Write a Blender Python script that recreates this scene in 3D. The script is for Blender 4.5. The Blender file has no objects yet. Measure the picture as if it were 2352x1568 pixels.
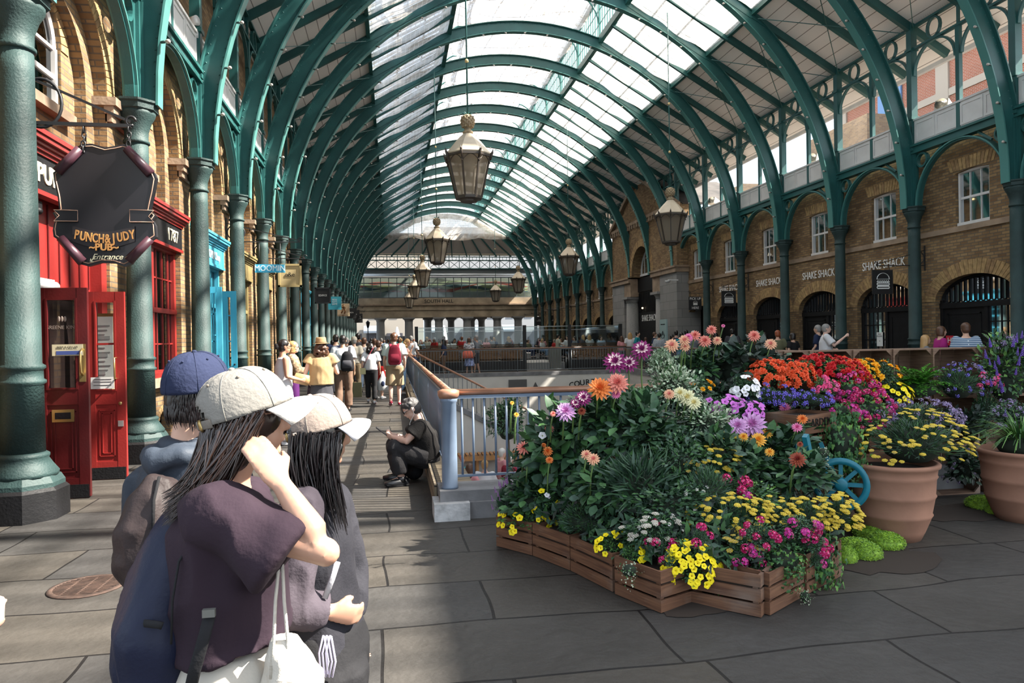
import bpy, math, random
from math import sin, cos, pi, radians, sqrt, atan2, exp
from mathutils import Vector, Matrix, noise
C = bpy.context.scene.collection
D = bpy.data
S = bpy.context.scene
rnd = random.Random(7)

# ---------------------------------------------------------------- camera model
FPX, PSI, HOR, ROLL, CAMH = 1613.1, .1684, 777.75, -.0168, 1.62
def at(px, py, X=None, Y=None, Z=None):
    a, b = px-1176, py-784
    c, s = cos(ROLL), sin(ROLL)
    u, v = (c*a+s*b)/FPX, (-s*a+c*b+784-HOR)/FPX
    r = (u*cos(PSI)+sin(PSI), -u*sin(PSI)+cos(PSI), -v)
    t = X/r[0] if X is not None else (Y/r[1] if Y is not None else (Z-CAMH)/r[2])
    return Vector((r[0]*t, r[1]*t, r[2]*t+CAMH))

# ---------------------------------------------------------------- materials
MATS = {}
def _n(nt, t, **kw):
    n = nt.nodes.new(t)
    for k, v in kw.items(): setattr(n, k, v)
    return n
def mat(name, col, rough=.6, metal=0., var=.0, vscale=3., bump=0., bscale=40., spec=.5, emit=None, sss=0, coat=0, transm=0, alpha=None):
    """plain surface with an optional soft noise variation and bump"""
    if name in MATS: return MATS[name]
    m = D.materials.new(name); m.use_nodes = True; nt = m.node_tree
    b = nt.nodes['Principled BSDF']
    b.inputs['Base Color'].default_value = (*col, 1); b.inputs['Roughness'].default_value = rough
    b.inputs['Metallic'].default_value = metal; b.inputs['Specular IOR Level'].default_value = spec
    if coat: b.inputs['Coat Weight'].default_value = coat
    if sss:
        b.inputs['Subsurface Weight'].default_value = sss; b.inputs['Subsurface Radius'].default_value = (.02, .008, .004); b.inputs['Subsurface Scale'].default_value = .5
    if emit: b.inputs['Emission Color'].default_value = (*col, 1); b.inputs['Emission Strength'].default_value = emit
    if transm: b.inputs['Transmission Weight'].default_value = transm
    if var or bump:
        tc = _n(nt, 'ShaderNodeTexCoord')
        if var:
            nz = _n(nt, 'ShaderNodeTexNoise'); nz.inputs['Scale'].default_value = vscale; nz.inputs['Detail'].default_value = 4
            nt.links.new(tc.outputs['Object'], nz.inputs['Vector'])
            cr = _n(nt, 'ShaderNodeValToRGB'); e = cr.color_ramp.elements
            e[0].position, e[1].position = .32, .68
            e[0].color = (*[max(0, c*(1-var)) for c in col], 1); e[1].color = (*[min(1, c*(1+var)) for c in col], 1)
            nt.links.new(nz.outputs['Fac'], cr.inputs['Fac']); nt.links.new(cr.outputs['Color'], b.inputs['Base Color'])
        if bump:
            n2 = _n(nt, 'ShaderNodeTexNoise'); n2.inputs['Scale'].default_value = bscale; n2.inputs['Detail'].default_value = 3
            nt.links.new(tc.outputs['Object'], n2.inputs['Vector'])
            bp = _n(nt, 'ShaderNodeBump'); bp.inputs['Strength'].default_value = bump; bp.inputs['Distance'].default_value = .02
            nt.links.new(n2.outputs['Fac'], bp.inputs['Height']); nt.links.new(bp.outputs['Normal'], b.inputs['Normal'])
    MATS[name] = m
    return m
def mat_brick(name, c1, c2, cm, bw=.225, rh=.075, mortar=.01, rough=.9, stain=.45, off=.5, sq=1, bump=.5, warp=0, swap=False, stainc=(.35, .3, .26), patch=.5):
    if name in MATS: return MATS[name]
    m = D.materials.new(name); m.use_nodes = True; nt = m.node_tree; b = nt.nodes['Principled BSDF']
    tc = _n(nt, 'ShaderNodeTexCoord'); L = nt.links.new
    src = tc.outputs['UV']
    if swap:
        mp = _n(nt, 'ShaderNodeMapping'); mp.inputs['Rotation'].default_value = (0, 0, swap); L(src, mp.inputs['Vector']); src = mp.outputs['Vector']
    if warp:
        nz = _n(nt, 'ShaderNodeTexNoise'); nz.inputs['Scale'].default_value = .9; nz.inputs['Detail'].default_value = 1.5; L(src, nz.inputs['Vector'])
        vm = _n(nt, 'ShaderNodeVectorMath', operation='SCALE'); vm.inputs['Scale'].default_value = warp; L(nz.outputs['Color'], vm.inputs[0])
        va = _n(nt, 'ShaderNodeVectorMath', operation='ADD'); L(src, va.inputs[0]); L(vm.outputs[0], va.inputs[1]); src = va.outputs[0]
    br = _n(nt, 'ShaderNodeTexBrick', offset=off, squash=sq, squash_frequency=2)
    for k, v in (('Color1', (*c1, 1)), ('Color2', (*c2, 1)), ('Mortar', (*cm, 1)), ('Scale', 1.), ('Mortar Size', mortar), ('Mortar Smooth', .2), ('Bias', -.1), ('Brick Width', bw), ('Row Height', rh)):
        br.inputs[k].default_value = v
    L(src, br.inputs['Vector'])
    nz = _n(nt, 'ShaderNodeTexNoise'); nz.inputs['Scale'].default_value = patch; nz.inputs['Detail'].default_value = 6; nz.inputs['Roughness'].default_value = .65; L(tc.outputs['UV'], nz.inputs['Vector'])
    cr = _n(nt, 'ShaderNodeValToRGB'); e = cr.color_ramp.elements; e[0].position, e[1].position = .35, .7; e[0].color = (*[1-stain*(1-c) for c in stainc], 1); e[1].color = (1, 1, 1, 1)
    L(nz.outputs['Fac'], cr.inputs['Fac'])
    mx = _n(nt, 'ShaderNodeMix', data_type='RGBA', blend_type='MULTIPLY'); mx.inputs[0].default_value = 1
    L(br.outputs['Color'], mx.inputs[6]); L(cr.outputs['Color'], mx.inputs[7]); L(mx.outputs[2], b.inputs['Base Color'])
    b.inputs['Roughness'].default_value = rough; b.inputs['Specular IOR Level'].default_value = .3
    if bump:
        n2 = _n(nt, 'ShaderNodeTexNoise'); n2.inputs['Scale'].default_value = 14; n2.inputs['Detail'].default_value = 5; L(tc.outputs['UV'], n2.inputs['Vector'])
        ma = _n(nt, 'ShaderNodeMath', operation='MULTIPLY_ADD'); ma.inputs[1].default_value = -1.; L(br.outputs['Fac'], ma.inputs[0]); L(n2.outputs['Fac'], ma.inputs[2])
        bp = _n(nt, 'ShaderNodeBump'); bp.inputs['Strength'].default_value = bump; bp.inputs['Distance'].default_value = .012
        L(ma.outputs[0], bp.inputs['Height']); L(bp.outputs['Normal'], b.inputs['Normal'])
    MATS[name] = m
    return m
def mat_wood(name, c1, c2, scale=(2, 30, 2), rough=.75, weather=(0.36, .33, .3)):
    if name in MATS: return MATS[name]
    m = D.materials.new(name); m.use_nodes = True; nt = m.node_tree; b = nt.nodes['Principled BSDF']; L = nt.links.new
    tc = _n(nt, 'ShaderNodeTexCoord'); mp = _n(nt, 'ShaderNodeMapping'); mp.inputs['Scale'].default_value = scale; L(tc.outputs['UV'], mp.inputs['Vector'])
    nz = _n(nt, 'ShaderNodeTexNoise'); nz.inputs['Scale'].default_value = 2; nz.inputs['Detail'].default_value = 8; nz.inputs['Distortion'].default_value = .6; L(mp.outputs[0], nz.inputs['Vector'])
    cr = _n(nt, 'ShaderNodeValToRGB'); e = cr.color_ramp.elements; e[0].position, e[1].position = .3, .7; e[0].color = (*c1, 1); e[1].color = (*c2, 1); L(nz.outputs['Fac'], cr.inputs['Fac'])
    n3 = _n(nt, 'ShaderNodeTexNoise'); n3.inputs['Scale'].default_value = 3; n3.inputs['Detail'].default_value = 5; L(tc.outputs['Object'], n3.inputs['Vector'])
    c3 = _n(nt, 'ShaderNodeValToRGB'); e = c3.color_ramp.elements; e[0].position, e[1].position = .55, .75; e[0].color = (0, 0, 0, 1); e[1].color = (.7, .7, .7, 1); L(n3.outputs['Fac'], c3.inputs['Fac'])
    mx = _n(nt, 'ShaderNodeMix', data_type='RGBA'); L(c3.outputs['Color'], mx.inputs[0]); L(cr.outputs['Color'], mx.inputs[6]); mx.inputs[7].default_value = (*weather, 1); L(mx.outputs[2], b.inputs['Base Color'])
    bp = _n(nt, 'ShaderNodeBump'); bp.inputs['Strength'].default_value = .4; bp.inputs['Distance'].default_value = .004; L(nz.outputs['Fac'], bp.inputs['Height']); L(bp.outputs['Normal'], b.inputs['Normal'])
    b.inputs['Roughness'].default_value = rough
    MATS[name] = m
    return m
def mat_sheet(name, col, trans=.5, pattern=0, rough=.6, dirt=0.):
    """thin cloth / net / glass: part see-through, part translucent"""
    if name in MATS: return MATS[name]
    m = D.materials.new(name); m.use_nodes = True; nt = m.node_tree; L = nt.links.new
    nt.nodes.remove(nt.nodes['Principled BSDF']); out = nt.nodes['Material Output']
    tr = _n(nt, 'ShaderNodeBsdfTransparent'); tl = _n(nt, 'ShaderNodeBsdfTranslucent'); df = _n(nt, 'ShaderNodeBsdfDiffuse')
    tl.inputs[0].default_value = (*col, 1); df.inputs[0].default_value = (*col, 1)
    m1 = _n(nt, 'ShaderNodeMixShader'); m1.inputs[0].default_value = .2; L(tl.outputs[0], m1.inputs[1]); L(df.outputs[0], m1.inputs[2])
    m2 = _n(nt, 'ShaderNodeMixShader'); m2.inputs[0].default_value = 1-trans; L(tr.outputs[0], m2.inputs[1]); L(m1.outputs[0], m2.inputs[2]); L(m2.outputs[0], out.inputs['Surface'])
    tc = _n(nt, 'ShaderNodeTexCoord')
    if pattern:
        br = _n(nt, 'ShaderNodeTexBrick', offset=0); br.inputs['Scale'].default_value = 1; br.inputs['Brick Width'].default_value = .16; br.inputs['Row Height'].default_value = .16; br.inputs['Mortar Size'].default_value = .011; L(tc.outputs['UV'], br.inputs['Vector'])
    if dirt:
        nz = _n(nt, 'ShaderNodeTexNoise'); nz.inputs['Scale'].default_value = 1.3; nz.inputs['Detail'].default_value = 5; nz.inputs['Distortion'].default_value = 1.5; L(tc.outputs['Object'], nz.inputs['Vector'])
        cr = _n(nt, 'ShaderNodeValToRGB'); e = cr.color_ramp.elements; e[0].position, e[1].position = .35, .65; e[0].color = (*[c*(1-dirt*k) for c, k in zip(col, (.7, 1, 1.3))], 1); e[1].color = (*col, 1)
        L(nz.outputs['Fac'], cr.inputs[0]); L(cr.outputs[0], tl.inputs[0]); L(cr.outputs[0], df.inputs[0])
        mr = _n(nt, 'ShaderNodeMapRange'); mr.inputs[3].default_value = 1-trans-.18; mr.inputs[4].default_value = 1-trans+.18; mr.inputs[1].default_value = .3; mr.inputs[2].default_value = .7
        L(nz.outputs['Fac'], mr.inputs[0])
        if pattern:
            ad = _n(nt, 'ShaderNodeMath', operation='MULTIPLY_ADD'); ad.inputs[1].default_value = .35; L(br.outputs['Fac'], ad.inputs[0]); L(mr.outputs[0], ad.inputs[2]); L(ad.outputs[0], m2.inputs[0])
        else: L(mr.outputs[0], m2.inputs[0])
    MATS[name] = m
    return m
def mat_glass(name, tint=(.8, .86, .88), gloss=.12, dark=0.):
    """window glass: mostly see-through with a mirror coat; dark adds a smoky film"""
    if name in MATS: return MATS[name]
    m = D.materials.new(name); m.use_nodes = True; nt = m.node_tree; L = nt.links.new
    nt.nodes.remove(nt.nodes['Principled BSDF']); out = nt.nodes['Material Output']
    tr = _n(nt, 'ShaderNodeBsdfTransparent'); tr.inputs[0].default_value = (*[t*(1-dark) for t in tint], 1)
    gl = _n(nt, 'ShaderNodeBsdfGlossy'); gl.inputs['Roughness'].default_value = .03; gl.inputs[0].default_value = (.9, .95, 1, 1)
    fr = _n(nt, 'ShaderNodeFresnel'); fr.inputs[0].default_value = 1.5
    mm = _n(nt, 'ShaderNodeMath', operation='ADD'); mm.inputs[1].default_value = gloss-.04; L(fr.outputs[0], mm.inputs[0])
    mx = _n(nt, 'ShaderNodeMixShader'); L(mm.outputs[0], mx.inputs[0]); L(tr.outputs[0], mx.inputs[1]); L(gl.outputs[0], mx.inputs[2]); L(mx.outputs[0], out.inputs['Surface'])
    MATS[name] = m
    return m

# ---------------------------------------------------------------- mesh builder
class MB:
    def __init__(s): s.v = []; s.f = []; s.m = []; s.sm = []; s.mats = []
    def mi(s, m):
        if m not in s.mats: s.mats.append(m)
        return s.mats.index(m)
    def add(s, vs, fs, m, smooth=False):
        b = len(s.v); s.v.extend([tuple(v) for v in vs]); k = s.mi(m)
        for f in fs: s.f.append(tuple(b+i for i in f)); s.m.append(k); s.sm.append(smooth)
        return s
    def box(s, x0, y0, z0, x1, y1, z1, m, M=None):
        vs = [Vector((x, y, z)) for z in (z0, z1) for y in (y0, y1) for x in (x0, x1)]
        if M is not None: vs = [M @ v for v in vs]
        return s.add(vs, [(0, 2, 3, 1), (4, 5, 7, 6), (0, 1, 5, 4), (2, 6, 7, 3), (0, 4, 6, 2), (1, 3, 7, 5)], m)
    def bar(s, a, b, w, h, m, up=(0, 0, 1)):
        a, b = Vector(a), Vector(b); d = (b-a).normalized(); up = Vector(up)
        if abs(d.dot(up)) > .98: up = Vector((0, 1, 0))
        r = d.cross(up).normalized(); u = r.cross(d)
        vs = [p + r*sx*w/2 + u*sz*h/2 for p in (a, b) for sz in (-1, 1) for sx in (-1, 1)]
        return s.add(vs, [(0, 1, 3, 2), (4, 6, 7, 5), (0, 4, 5, 1), (2, 3, 7, 6), (0, 2, 6, 4), (1, 5, 7, 3)], m)
    def tube(s, pts, rad, m, n=8, ref=None, caps=True, smooth=True, closed=False):
        """swept tube; rad: number, (a,b), or a list of those; ref keeps axis a aligned with a direction"""
        pts = [Vector(p) for p in pts]; N = len(pts)
        if not isinstance(rad, list): rad = [rad]*N
        vs = []; fs = []; prev = None
        for i, p in enumerate(pts):
            if closed: d = pts[(i+1) % N]-pts[i-1]
            else: d = pts[min(i+1, N-1)]-pts[max(i-1, 0)]
            d = d.normalized() if d.length > 1e-9 else Vector((0, 0, 1))
            if ref is not None: r0 = Vector(ref)
            else: r0 = prev if prev is not None else (Vector((1, 0, 0)) if abs(d.x) < .8 else Vector((0, 1, 0)))
            r = r0 - d*r0.dot(d)
            if r.length < 1e-6: r = Vector((0, 1, 0)) - d*d.y
            r.normalize(); prev = r; u = d.cross(r)
            a, b = rad[i] if isinstance(rad[i], (tuple, list)) else (rad[i], rad[i])
            for k in range(n):
                t = 2*pi*k/n; vs.append(p + r*cos(t)*a + u*sin(t)*b)
        for i in range(N if closed else N-1):
            j = (i+1) % N
            for k in range(n): fs.append((i*n+k, i*n+(k+1) % n, j*n+(k+1) % n, j*n+k))
        if caps and not closed: fs += [tuple(range(n-1, -1, -1)), tuple((N-1)*n+k for k in range(n))]
        return s.add(vs, fs, m, smooth)
    def lathe(s, prof, m, c=(0, 0, 0), n=24, smooth=True, rot=0., sx=1., sy=1., caps=True):
        """prof: list of (radius, z)"""
        vs = []; fs = []
        for r, z in prof:
            for k in range(n):
                t = 2*pi*k/n+rot; vs.append((c[0]+r*cos(t)*sx, c[1]+r*sin(t)*sy, c[2]+z))
        for i in range(len(prof)-1):
            for k in range(n): fs.append((i*n+k, i*n+(k+1) % n, (i+1)*n+(k+1) % n, (i+1)*n+k))
        if caps: fs += [tuple(range(n-1, -1, -1)), tuple((len(prof)-1)*n+k for k in range(n))]
        return s.add(vs, fs, m, smooth)
    def ell(s, c, r, m, n=12, M=None, k=8):
        prof = [(sin(pi*(i+.02)/(k+.04)), -cos(pi*(i+.02)/(k+.04))) for i in range(k+1)]
        vs = []; c = Vector(c)
        for a, z in prof:
            for j in range(n):
                t = 2*pi*j/n; v = Vector((a*cos(t)*r[0], a*sin(t)*r[1], z*r[2])); vs.append((M @ v if M is not None else v)+c)
        fs = [(i*n+j, i*n+(j+1) % n, (i+1)*n+(j+1) % n, (i+1)*n+j) for i in range(k) for j in range(n)]
        fs += [tuple(range(n-1, -1, -1)), tuple(k*n+j for j in range(n))]
        return s.add(vs, fs, m, True)
    def prism(s, poly, f0, f1, m, smooth=False):
        """poly: 2D points; f0/f1 map (a,b)->3D for both faces"""
        n = len(poly); vs = [f0(*p) for p in poly]+[f1(*p) for p in poly]
        return s.add(vs, [tuple(range(n-1, -1, -1)), tuple(range(n, 2*n))]+[(i, (i+1) % n, n+(i+1) % n, n+i) for i in range(n)], m, smooth)
    def mesh(s, name):
        me = D.meshes.new(name); me.from_pydata(s.v, [], s.f)
        for m in s.mats: me.materials.append(m)
        me.polygons.foreach_set('material_index', s.m); me.polygons.foreach_set('use_smooth', s.sm)
        uv = me.uv_layers.new(name='UVMap'); data = [0.]*(2*len(me.loops)); V = s.v
        for p in me.polygons:
            nx, ny, nz = p.normal; ax, ay, az = abs(nx), abs(ny), abs(nz)
            for li in p.loop_indices:
                x, y, z = V[me.loops[li].vertex_index]
                if az >= ax and az >= ay: a, b = x, y
                elif ax >= ay: a, b = y, z
                else: a, b = x, z
                data[2*li] = a; data[2*li+1] = b
        uv.data.foreach_set('uv', data); me.update()
        return me
    def build(s, name, parent=None, M=None, **kw):
        return link(name, s.mesh(name), parent, M, **kw)
def tag(o, label=None, cat=None, group=None, kind=None):
    if label: o['label'] = label
    if cat: o['category'] = cat
    if group: o['group'] = group
    if kind: o['kind'] = kind
    return o
def link(name, data, parent=None, M=None, label=None, cat=None, group=None, kind=None):
    o = D.objects.new(name, data); C.objects.link(o)
    if parent is not None: o.parent = parent
    if M is not None: o.matrix_local = M
    return tag(o, label, cat, group, kind)
def thing(name, label, cat, loc=(0, 0, 0), rz=0., group=None, sc=1.):
    o = D.objects.new(name, None); C.objects.link(o); o.location = loc; o.rotation_euler = (0, 0, rz); o.scale = (sc, sc, sc)
    o.empty_display_size = .1
    return tag(o, label, cat, group)
def copy_tree(o, parent=None):
    c = o.copy(); C.objects.link(c)
    c.parent = parent
    if parent is not None: c.matrix_parent_inverse = Matrix()
    for ch in KIDS.get(o.name, []) or list(o.children): copy_tree(ch, c)
    return c
KIDS = {}
def T(x, y, z, rz=0., s=1.): return Matrix.Translation((x, y, z)) @ Matrix.Rotation(rz, 4, 'Z') @ Matrix.Scale(s, 4)
def text(name, body, size, m, parent=None, M=None, ext=.004, align='CENTER', label=None, sx=1., shear=0, space=1., kind=None, bold=0.):
    cu = D.curves.new(name, 'FONT'); cu.body = body; cu.size = size; cu.extrude = ext; cu.align_x = align; cu.align_y = 'CENTER'
    cu.space_character = space; cu.shear = shear; cu.offset = bold; cu.resolution_u = 3
    cu.materials.append(m)
    tmp = D.objects.new(name, cu); C.objects.link(tmp)
    me = D.meshes.new_from_object(tmp); D.objects.remove(tmp); D.curves.remove(cu)
    if not me.materials: me.materials.append(m)
    o = D.objects.new(name, me); C.objects.link(o)
    if parent is not None: o.parent = parent
    if M is not None: o.matrix_local = M @ Matrix.Diagonal((sx, 1, 1, 1))
    if label: o['label'] = label
    return o
# a text matrix: facing the camera side (-Y), facing -X (on the right wall), facing +X (left wall)
def TF(x, y, z): return Matrix.Translation((x, y, z)) @ Matrix.Rotation(pi/2, 4, 'X')
def TR(x, y, z): return Matrix.Translation((x, y, z)) @ Matrix.Rotation(-pi/2, 4, 'Z') @ Matrix.Rotation(pi/2, 4, 'X')
def TL(x, y, z): return Matrix.Translation((x, y, z)) @ Matrix.Rotation(pi/2, 4, 'Z') @ Matrix.Rotation(pi/2, 4, 'X')
ORD = 'nearest second third fourth fifth sixth seventh eighth ninth tenth eleventh twelfth thirteenth fourteenth fifteenth sixteenth seventeenth eighteenth nineteenth twentieth twenty-first twenty-second twenty-third'.split()

# ---------------------------------------------------------------- palette
green = mat('painted_iron', (.018, .095, .092), .42, var=.18, vscale=1.5, bump=.12, bscale=60)
green_d = mat('painted_iron_rail', (.02, .1, .095), .45)
green_lit = mat('painted_iron_lit', (.06, .2, .185), .4)  # lighter copy of the iron paint, light on the flanges put into the colour
colgreen = mat('column_paint', (.02, .043, .042), .62, var=.3, vscale=2, bump=.3, bscale=45, spec=.35)
black = mat('black_paint', (.006, .006, .007), .6, var=.3, vscale=4, bump=.2, spec=.25)
iron = mat('wrought_iron', (.012, .012, .014), .5)
white = mat('white_paint', (.62, .61, .6), .5, var=.06)
board = mat('roof_boards', (.6, .54, .5), .8)
stone = mat('sandstone', (.27, .195, .135), .85, var=.25, vscale=2.5, bump=.25, bscale=20)
granite = mat('granite', (.24, .235, .23), .8, var=.2, vscale=30, bump=.15)
brick = mat_brick('stock_brick', (.36, .235, .115), (.17, .10, .05), (.15, .125, .095), stain=.6)
brickarch = mat_brick('rubbed_brick', (.40, .25, .10), (.30, .18, .075), (.2, .15, .1), bw=.08, rh=.23, mortar=.006, off=0, stain=.35)
red = mat('red_paint', (.22, .018, .016), .38, var=.12, vscale=2, bump=.06)
redd = mat('red_paint_door', (.075, .007, .008), .35, var=.15, vscale=3, bump=.06)
blue = mat('turquoise_paint', (.06, .36, .50), .42)
olive = mat('olive_paint', (.20, .155, .065), .5)
gold = mat('gilt', (.62, .45, .2), .5)
cream = mat('cream_letter', (.72, .66, .45), .6)
whitel = mat('white_letter', (.8, .8, .78), .5)
glass = mat_glass('window_glass', dark=.45, gloss=.10)
glass_d = mat_glass('dark_glass', dark=.75, gloss=.06)
glass_c = mat_glass('clear_glass', (.86, .92, .91), gloss=.03)
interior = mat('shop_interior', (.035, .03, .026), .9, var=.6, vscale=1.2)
railblue = mat('railing_paint', (.135, .18, .25), .4, var=.12, vscale=6)
railgrey = mat('railing_paint_far', (.13, .15, .16), .5)
copper = mat('handrail_bronze', (.38, .2, .13), .32, metal=.35, var=.2, vscale=5)
plaster = mat('courtyard_plaster', (.56, .54, .50), .8, var=.05, vscale=2)
# ================================================================ HALL
XL, XR, XC, ZC = -3.48, 14.0, 5.26, 4.95
RI, RO = 8.42, 8.84
def YK(k): return 7.363+3.2*k
KMIN, KMAX = -7, 19  # roof runs on unseen behind the camera, extended to block the sun
YF = 70.2                                   # face of the cross building at the far end
CR, SR = cos(ROLL), sin(ROLL)
def proj(p):
    U = p[0]*cos(PSI)-p[1]*sin(PSI); W = p[1]*cos(PSI)+p[0]*sin(PSI)
    if W < .2: return None
    u = FPX*U/W; v = -(784-HOR)-FPX*(p[2]-CAMH)/W
    return 1176+CR*u-SR*v, 784+SR*u+CR*v
def inview(p, m=40):
    q = proj(p)
    return q is not None and -m < q[0] < 2352+m and -m < q[1] < 1568+m

# ---- floor -----------------------------------------------------
flag = mat_brick('york_flagstones', (.068, .061, .052), (.044, .044, .045), (.009, .008, .008), bw=1.5, rh=.68, mortar=.009, rough=.58, stain=.6, off=.37, sq=.66, bump=.8, warp=.16, patch=1.4, stainc=(.42, .4, .38))
WX0, WX1, WY0, WY1 = .72, 10.25, 6.72, 30.1   # courtyard well
f = MB()
def slabtop(x0, y0, x1, y1, z=0):
    f.add([(x0, y0, z), (x1, y0, z), (x1, y1, z), (x0, y1, z)], [(0, 1, 2, 3)], flag)
slabtop(-6, -6, 30, WY0); slabtop(-6, WY0, WX0, WY1); slabtop(WX1, WY0, 30, WY1); slabtop(-6, WY1, 30, 130)
f.build('floor', kind='structure')
pave = mat('courtyard_paving', (.2, .18, .16), .8, var=.2, vscale=3)
b = MB(); b.box(WX0-.3, WY0-.3, -2.75, WX1+.3, WY1+.3, -2.65, pave); b.build('floor_courtyard', kind='structure')
b = MB()
b.box(WX0-.25, WY0, -2.7, WX0, WY1, .0, plaster); b.box(WX1, WY0, -2.7, WX1+.25, WY1, .0, plaster)
b.box(WX0-.25, WY0-.25, -2.7, WX1+.25, WY0, .0, plaster)
b.build('wall_courtyard_sides', kind='structure')

def arch_wall(b, x, y0, y1, z0, z1, yc, r, zb, zs, rise, m, back=.3, mrev=None, n=16, ring=0, zring=.0):
    """wall sheet at X=x with an arched hole; back = signed depth of the reveal"""
    P = lambda y, z: (x, y, z); Q = lambda y, z: (x+back, y, z); mrev = mrev or m
    for a, c in ((y0, yc-r), (yc+r, y1)):
        if c-a > 1e-4: b.add([P(a, z0), P(c, z0), P(c, z1), P(a, z1)], [(0, 1, 2, 3)], m)
    if zb > z0: b.add([P(yc-r, z0), P(yc+r, z0), P(yc+r, zb), P(yc-r, zb)], [(0, 1, 2, 3)], m); b.add([P(yc-r, zb), P(yc+r, zb), Q(yc+r, zb), Q(yc-r, zb)], [(0, 1, 2, 3)], mrev)
    cv = [(yc-r*cos(pi*i/n), zs+rise*sin(pi*i/n)) for i in range(n+1)]
    for (a, za), (c, zc) in zip(cv, cv[1:]):
        b.add([P(a, za), P(c, zc), P(c, z1), P(a, z1)], [(0, 1, 2, 3)], m); b.add([P(a, za), P(c, zc), Q(c, zc), Q(a, za)], [(0, 1, 2, 3)], mrev)
    for y in (yc-r, yc+r): b.add([P(y, zb), P(y, zs), Q(y, zs), Q(y, zb)], [(0, 1, 2, 3)], mrev)
    if ring:
        s = -1 if back > 0 else 1; nn = max(10, int((pi*(r+rise)/2)/.085))
        for i in range(nn):
            t0, t1 = pi*(i+.06)/nn, pi*(i+.94)/nn
            pts = [(yc-(r+e)*cos(t), zs+(rise+e)*sin(t)) for e, t in ((0, t0), (0, t1), (ring, t1), (ring, t0))]
            b.prism(pts, lambda a, z: (x+s*.012, a, z), lambda a, z: (x, a, z), (arcm if rnd.random() < .6 else arcm2))
arcm = mat('voussoir_a', (.33, .215, .095), .9, var=.3, vscale=9, bump=.3); arcm2 = mat('voussoir_b', (.26, .16, .075), .9, var=.3, vscale=9, bump=.3)

# ---- right facade ----------------------------------------------
XW = 14.32; shop_z = 2.5
b = MB()
RB = [k for k in range(-1, 19) if k not in (8, 9, 10)]
for k in RB:
    y0, y1 = YK(k), YK(k+1); yc = (y0+y1)/2
    arch_wall(b, XW, y0, y1, 0, 4.2, yc, 1.25, 0, 2.42, .64, brick, .28, ring=.36)
    # upper storey with a square window
    arch_wall(b, XW, y0, y1, 4.2, 6.62, yc, .52, 4.3, 5.66, .05, brick, .14, n=2)
    for i in range(13):
        t = (i-6)/6; a = .62*t; b.prism([(yc+a-.042, 5.72), (yc+a+.042, 5.72), (yc+a*1.18+.05, 6.02), (yc+a*1.18-.05, 6.02)], lambda p, z: (XW-.012, p, z), lambda p, z: (XW, p, z), rnd.choice((arcm, arcm2)))
    b.box(XW-.05, y0, 4.16, XW+.02, y1, 4.3, stone)
b.box(XW, YK(-1), 6.62, XW+.5, YK(8), 6.7, stone); b.box(XW, YK(11), 6.62, XW+.5, YK(19), 6.7, stone)
b.build('wall_right', kind='structure')
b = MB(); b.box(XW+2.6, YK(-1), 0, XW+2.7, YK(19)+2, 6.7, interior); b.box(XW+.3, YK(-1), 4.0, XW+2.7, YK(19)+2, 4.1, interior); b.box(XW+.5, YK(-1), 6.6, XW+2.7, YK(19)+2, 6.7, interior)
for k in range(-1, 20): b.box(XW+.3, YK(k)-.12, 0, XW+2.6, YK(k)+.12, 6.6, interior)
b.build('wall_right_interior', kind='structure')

# ---- left facade -----------------------------------------------
XP, XB = -3.72, -4.02
b = MB()
for k in range(-1, 19):
    y0, y1 = YK(k), YK(k+1); yc = (y0+y1)/2
    arch_wall(b, XP, y0, y1, 0, 6.75, yc, 1.22, 0, 4.95, 1.22, brick, -.16, ring=.26)
    arch_wall(b, XP-.16, yc-1.22, yc+1.22, 3.85, 6.3, yc, .98, 3.85, 4.95, .98, brick, -.14, ring=.0)
    arch_wall(b, XB, yc-1.0, yc+1.0, 3.85, 6.0, yc, .62, 4.5, 5.3, .62, brick, -.1, ring=.2)
    for y in (y0,):   # pier imposts
        b.box(XP-.02, y-.42, 4.72, XP+.1, y+.42, 4.82, stone); b.box(XP-.02, y-.38, 4.62, XP+.06, y+.38, 4.72, stone); b.box(XP-.3, y-.45, 4.82, XP+.14, y+.45, 4.93, stone)
b.box(XP-.2, YK(-1), 6.75, XP-.12, YK(19), 12, brick)
b.build('wall_left', kind='structure')
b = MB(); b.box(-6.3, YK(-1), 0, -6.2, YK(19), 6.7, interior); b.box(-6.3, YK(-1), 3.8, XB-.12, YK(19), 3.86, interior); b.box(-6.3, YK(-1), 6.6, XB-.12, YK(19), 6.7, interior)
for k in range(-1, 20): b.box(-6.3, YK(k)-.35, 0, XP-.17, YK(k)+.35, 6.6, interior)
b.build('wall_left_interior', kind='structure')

# ---- far cross building ----------------------------------------
dstone = mat('weathered_stone', (.33, .26, .18), .85, var=.3, vscale=1.2, bump=.2)
zf = lambda py, px=1000: at(px, py, Y=YF)[2]
b = MB()
b.box(XL-1.5, YF, zf(728), XR+1, YF+3.5, zf(712), dstone); b.box(XL-1.5, YF-.1, zf(712), XR+1, YF+3.4, zf(701), dstone)
b.box(XL-1.5, YF-.3, zf(701), XR+1, YF+3.4, zf(698), stone); b.box(XL-1.5, YF-.05, zf(698), XR+1, YF+3.4, zf(684), dstone)
b.build('wall_far', kind='structure')
text('wall_far_lettering', 'SOUTH HALL', .48, black, None, TF(at(1008, 691, Y=YF)[0], YF-.07, zf(692)), bold=.004).__setitem__('kind', 'structure')
dk = mat('slate_frame', (.07, .085, .09), .6)
b = MB()
z0, z1, zm = zf(683), zf(637), zf(650)
b.box(XL-1, YF+.9, z0, XR+.2, YF+1, z1, mat('mural_backing', (.2, .2, .17), .8))
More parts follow.
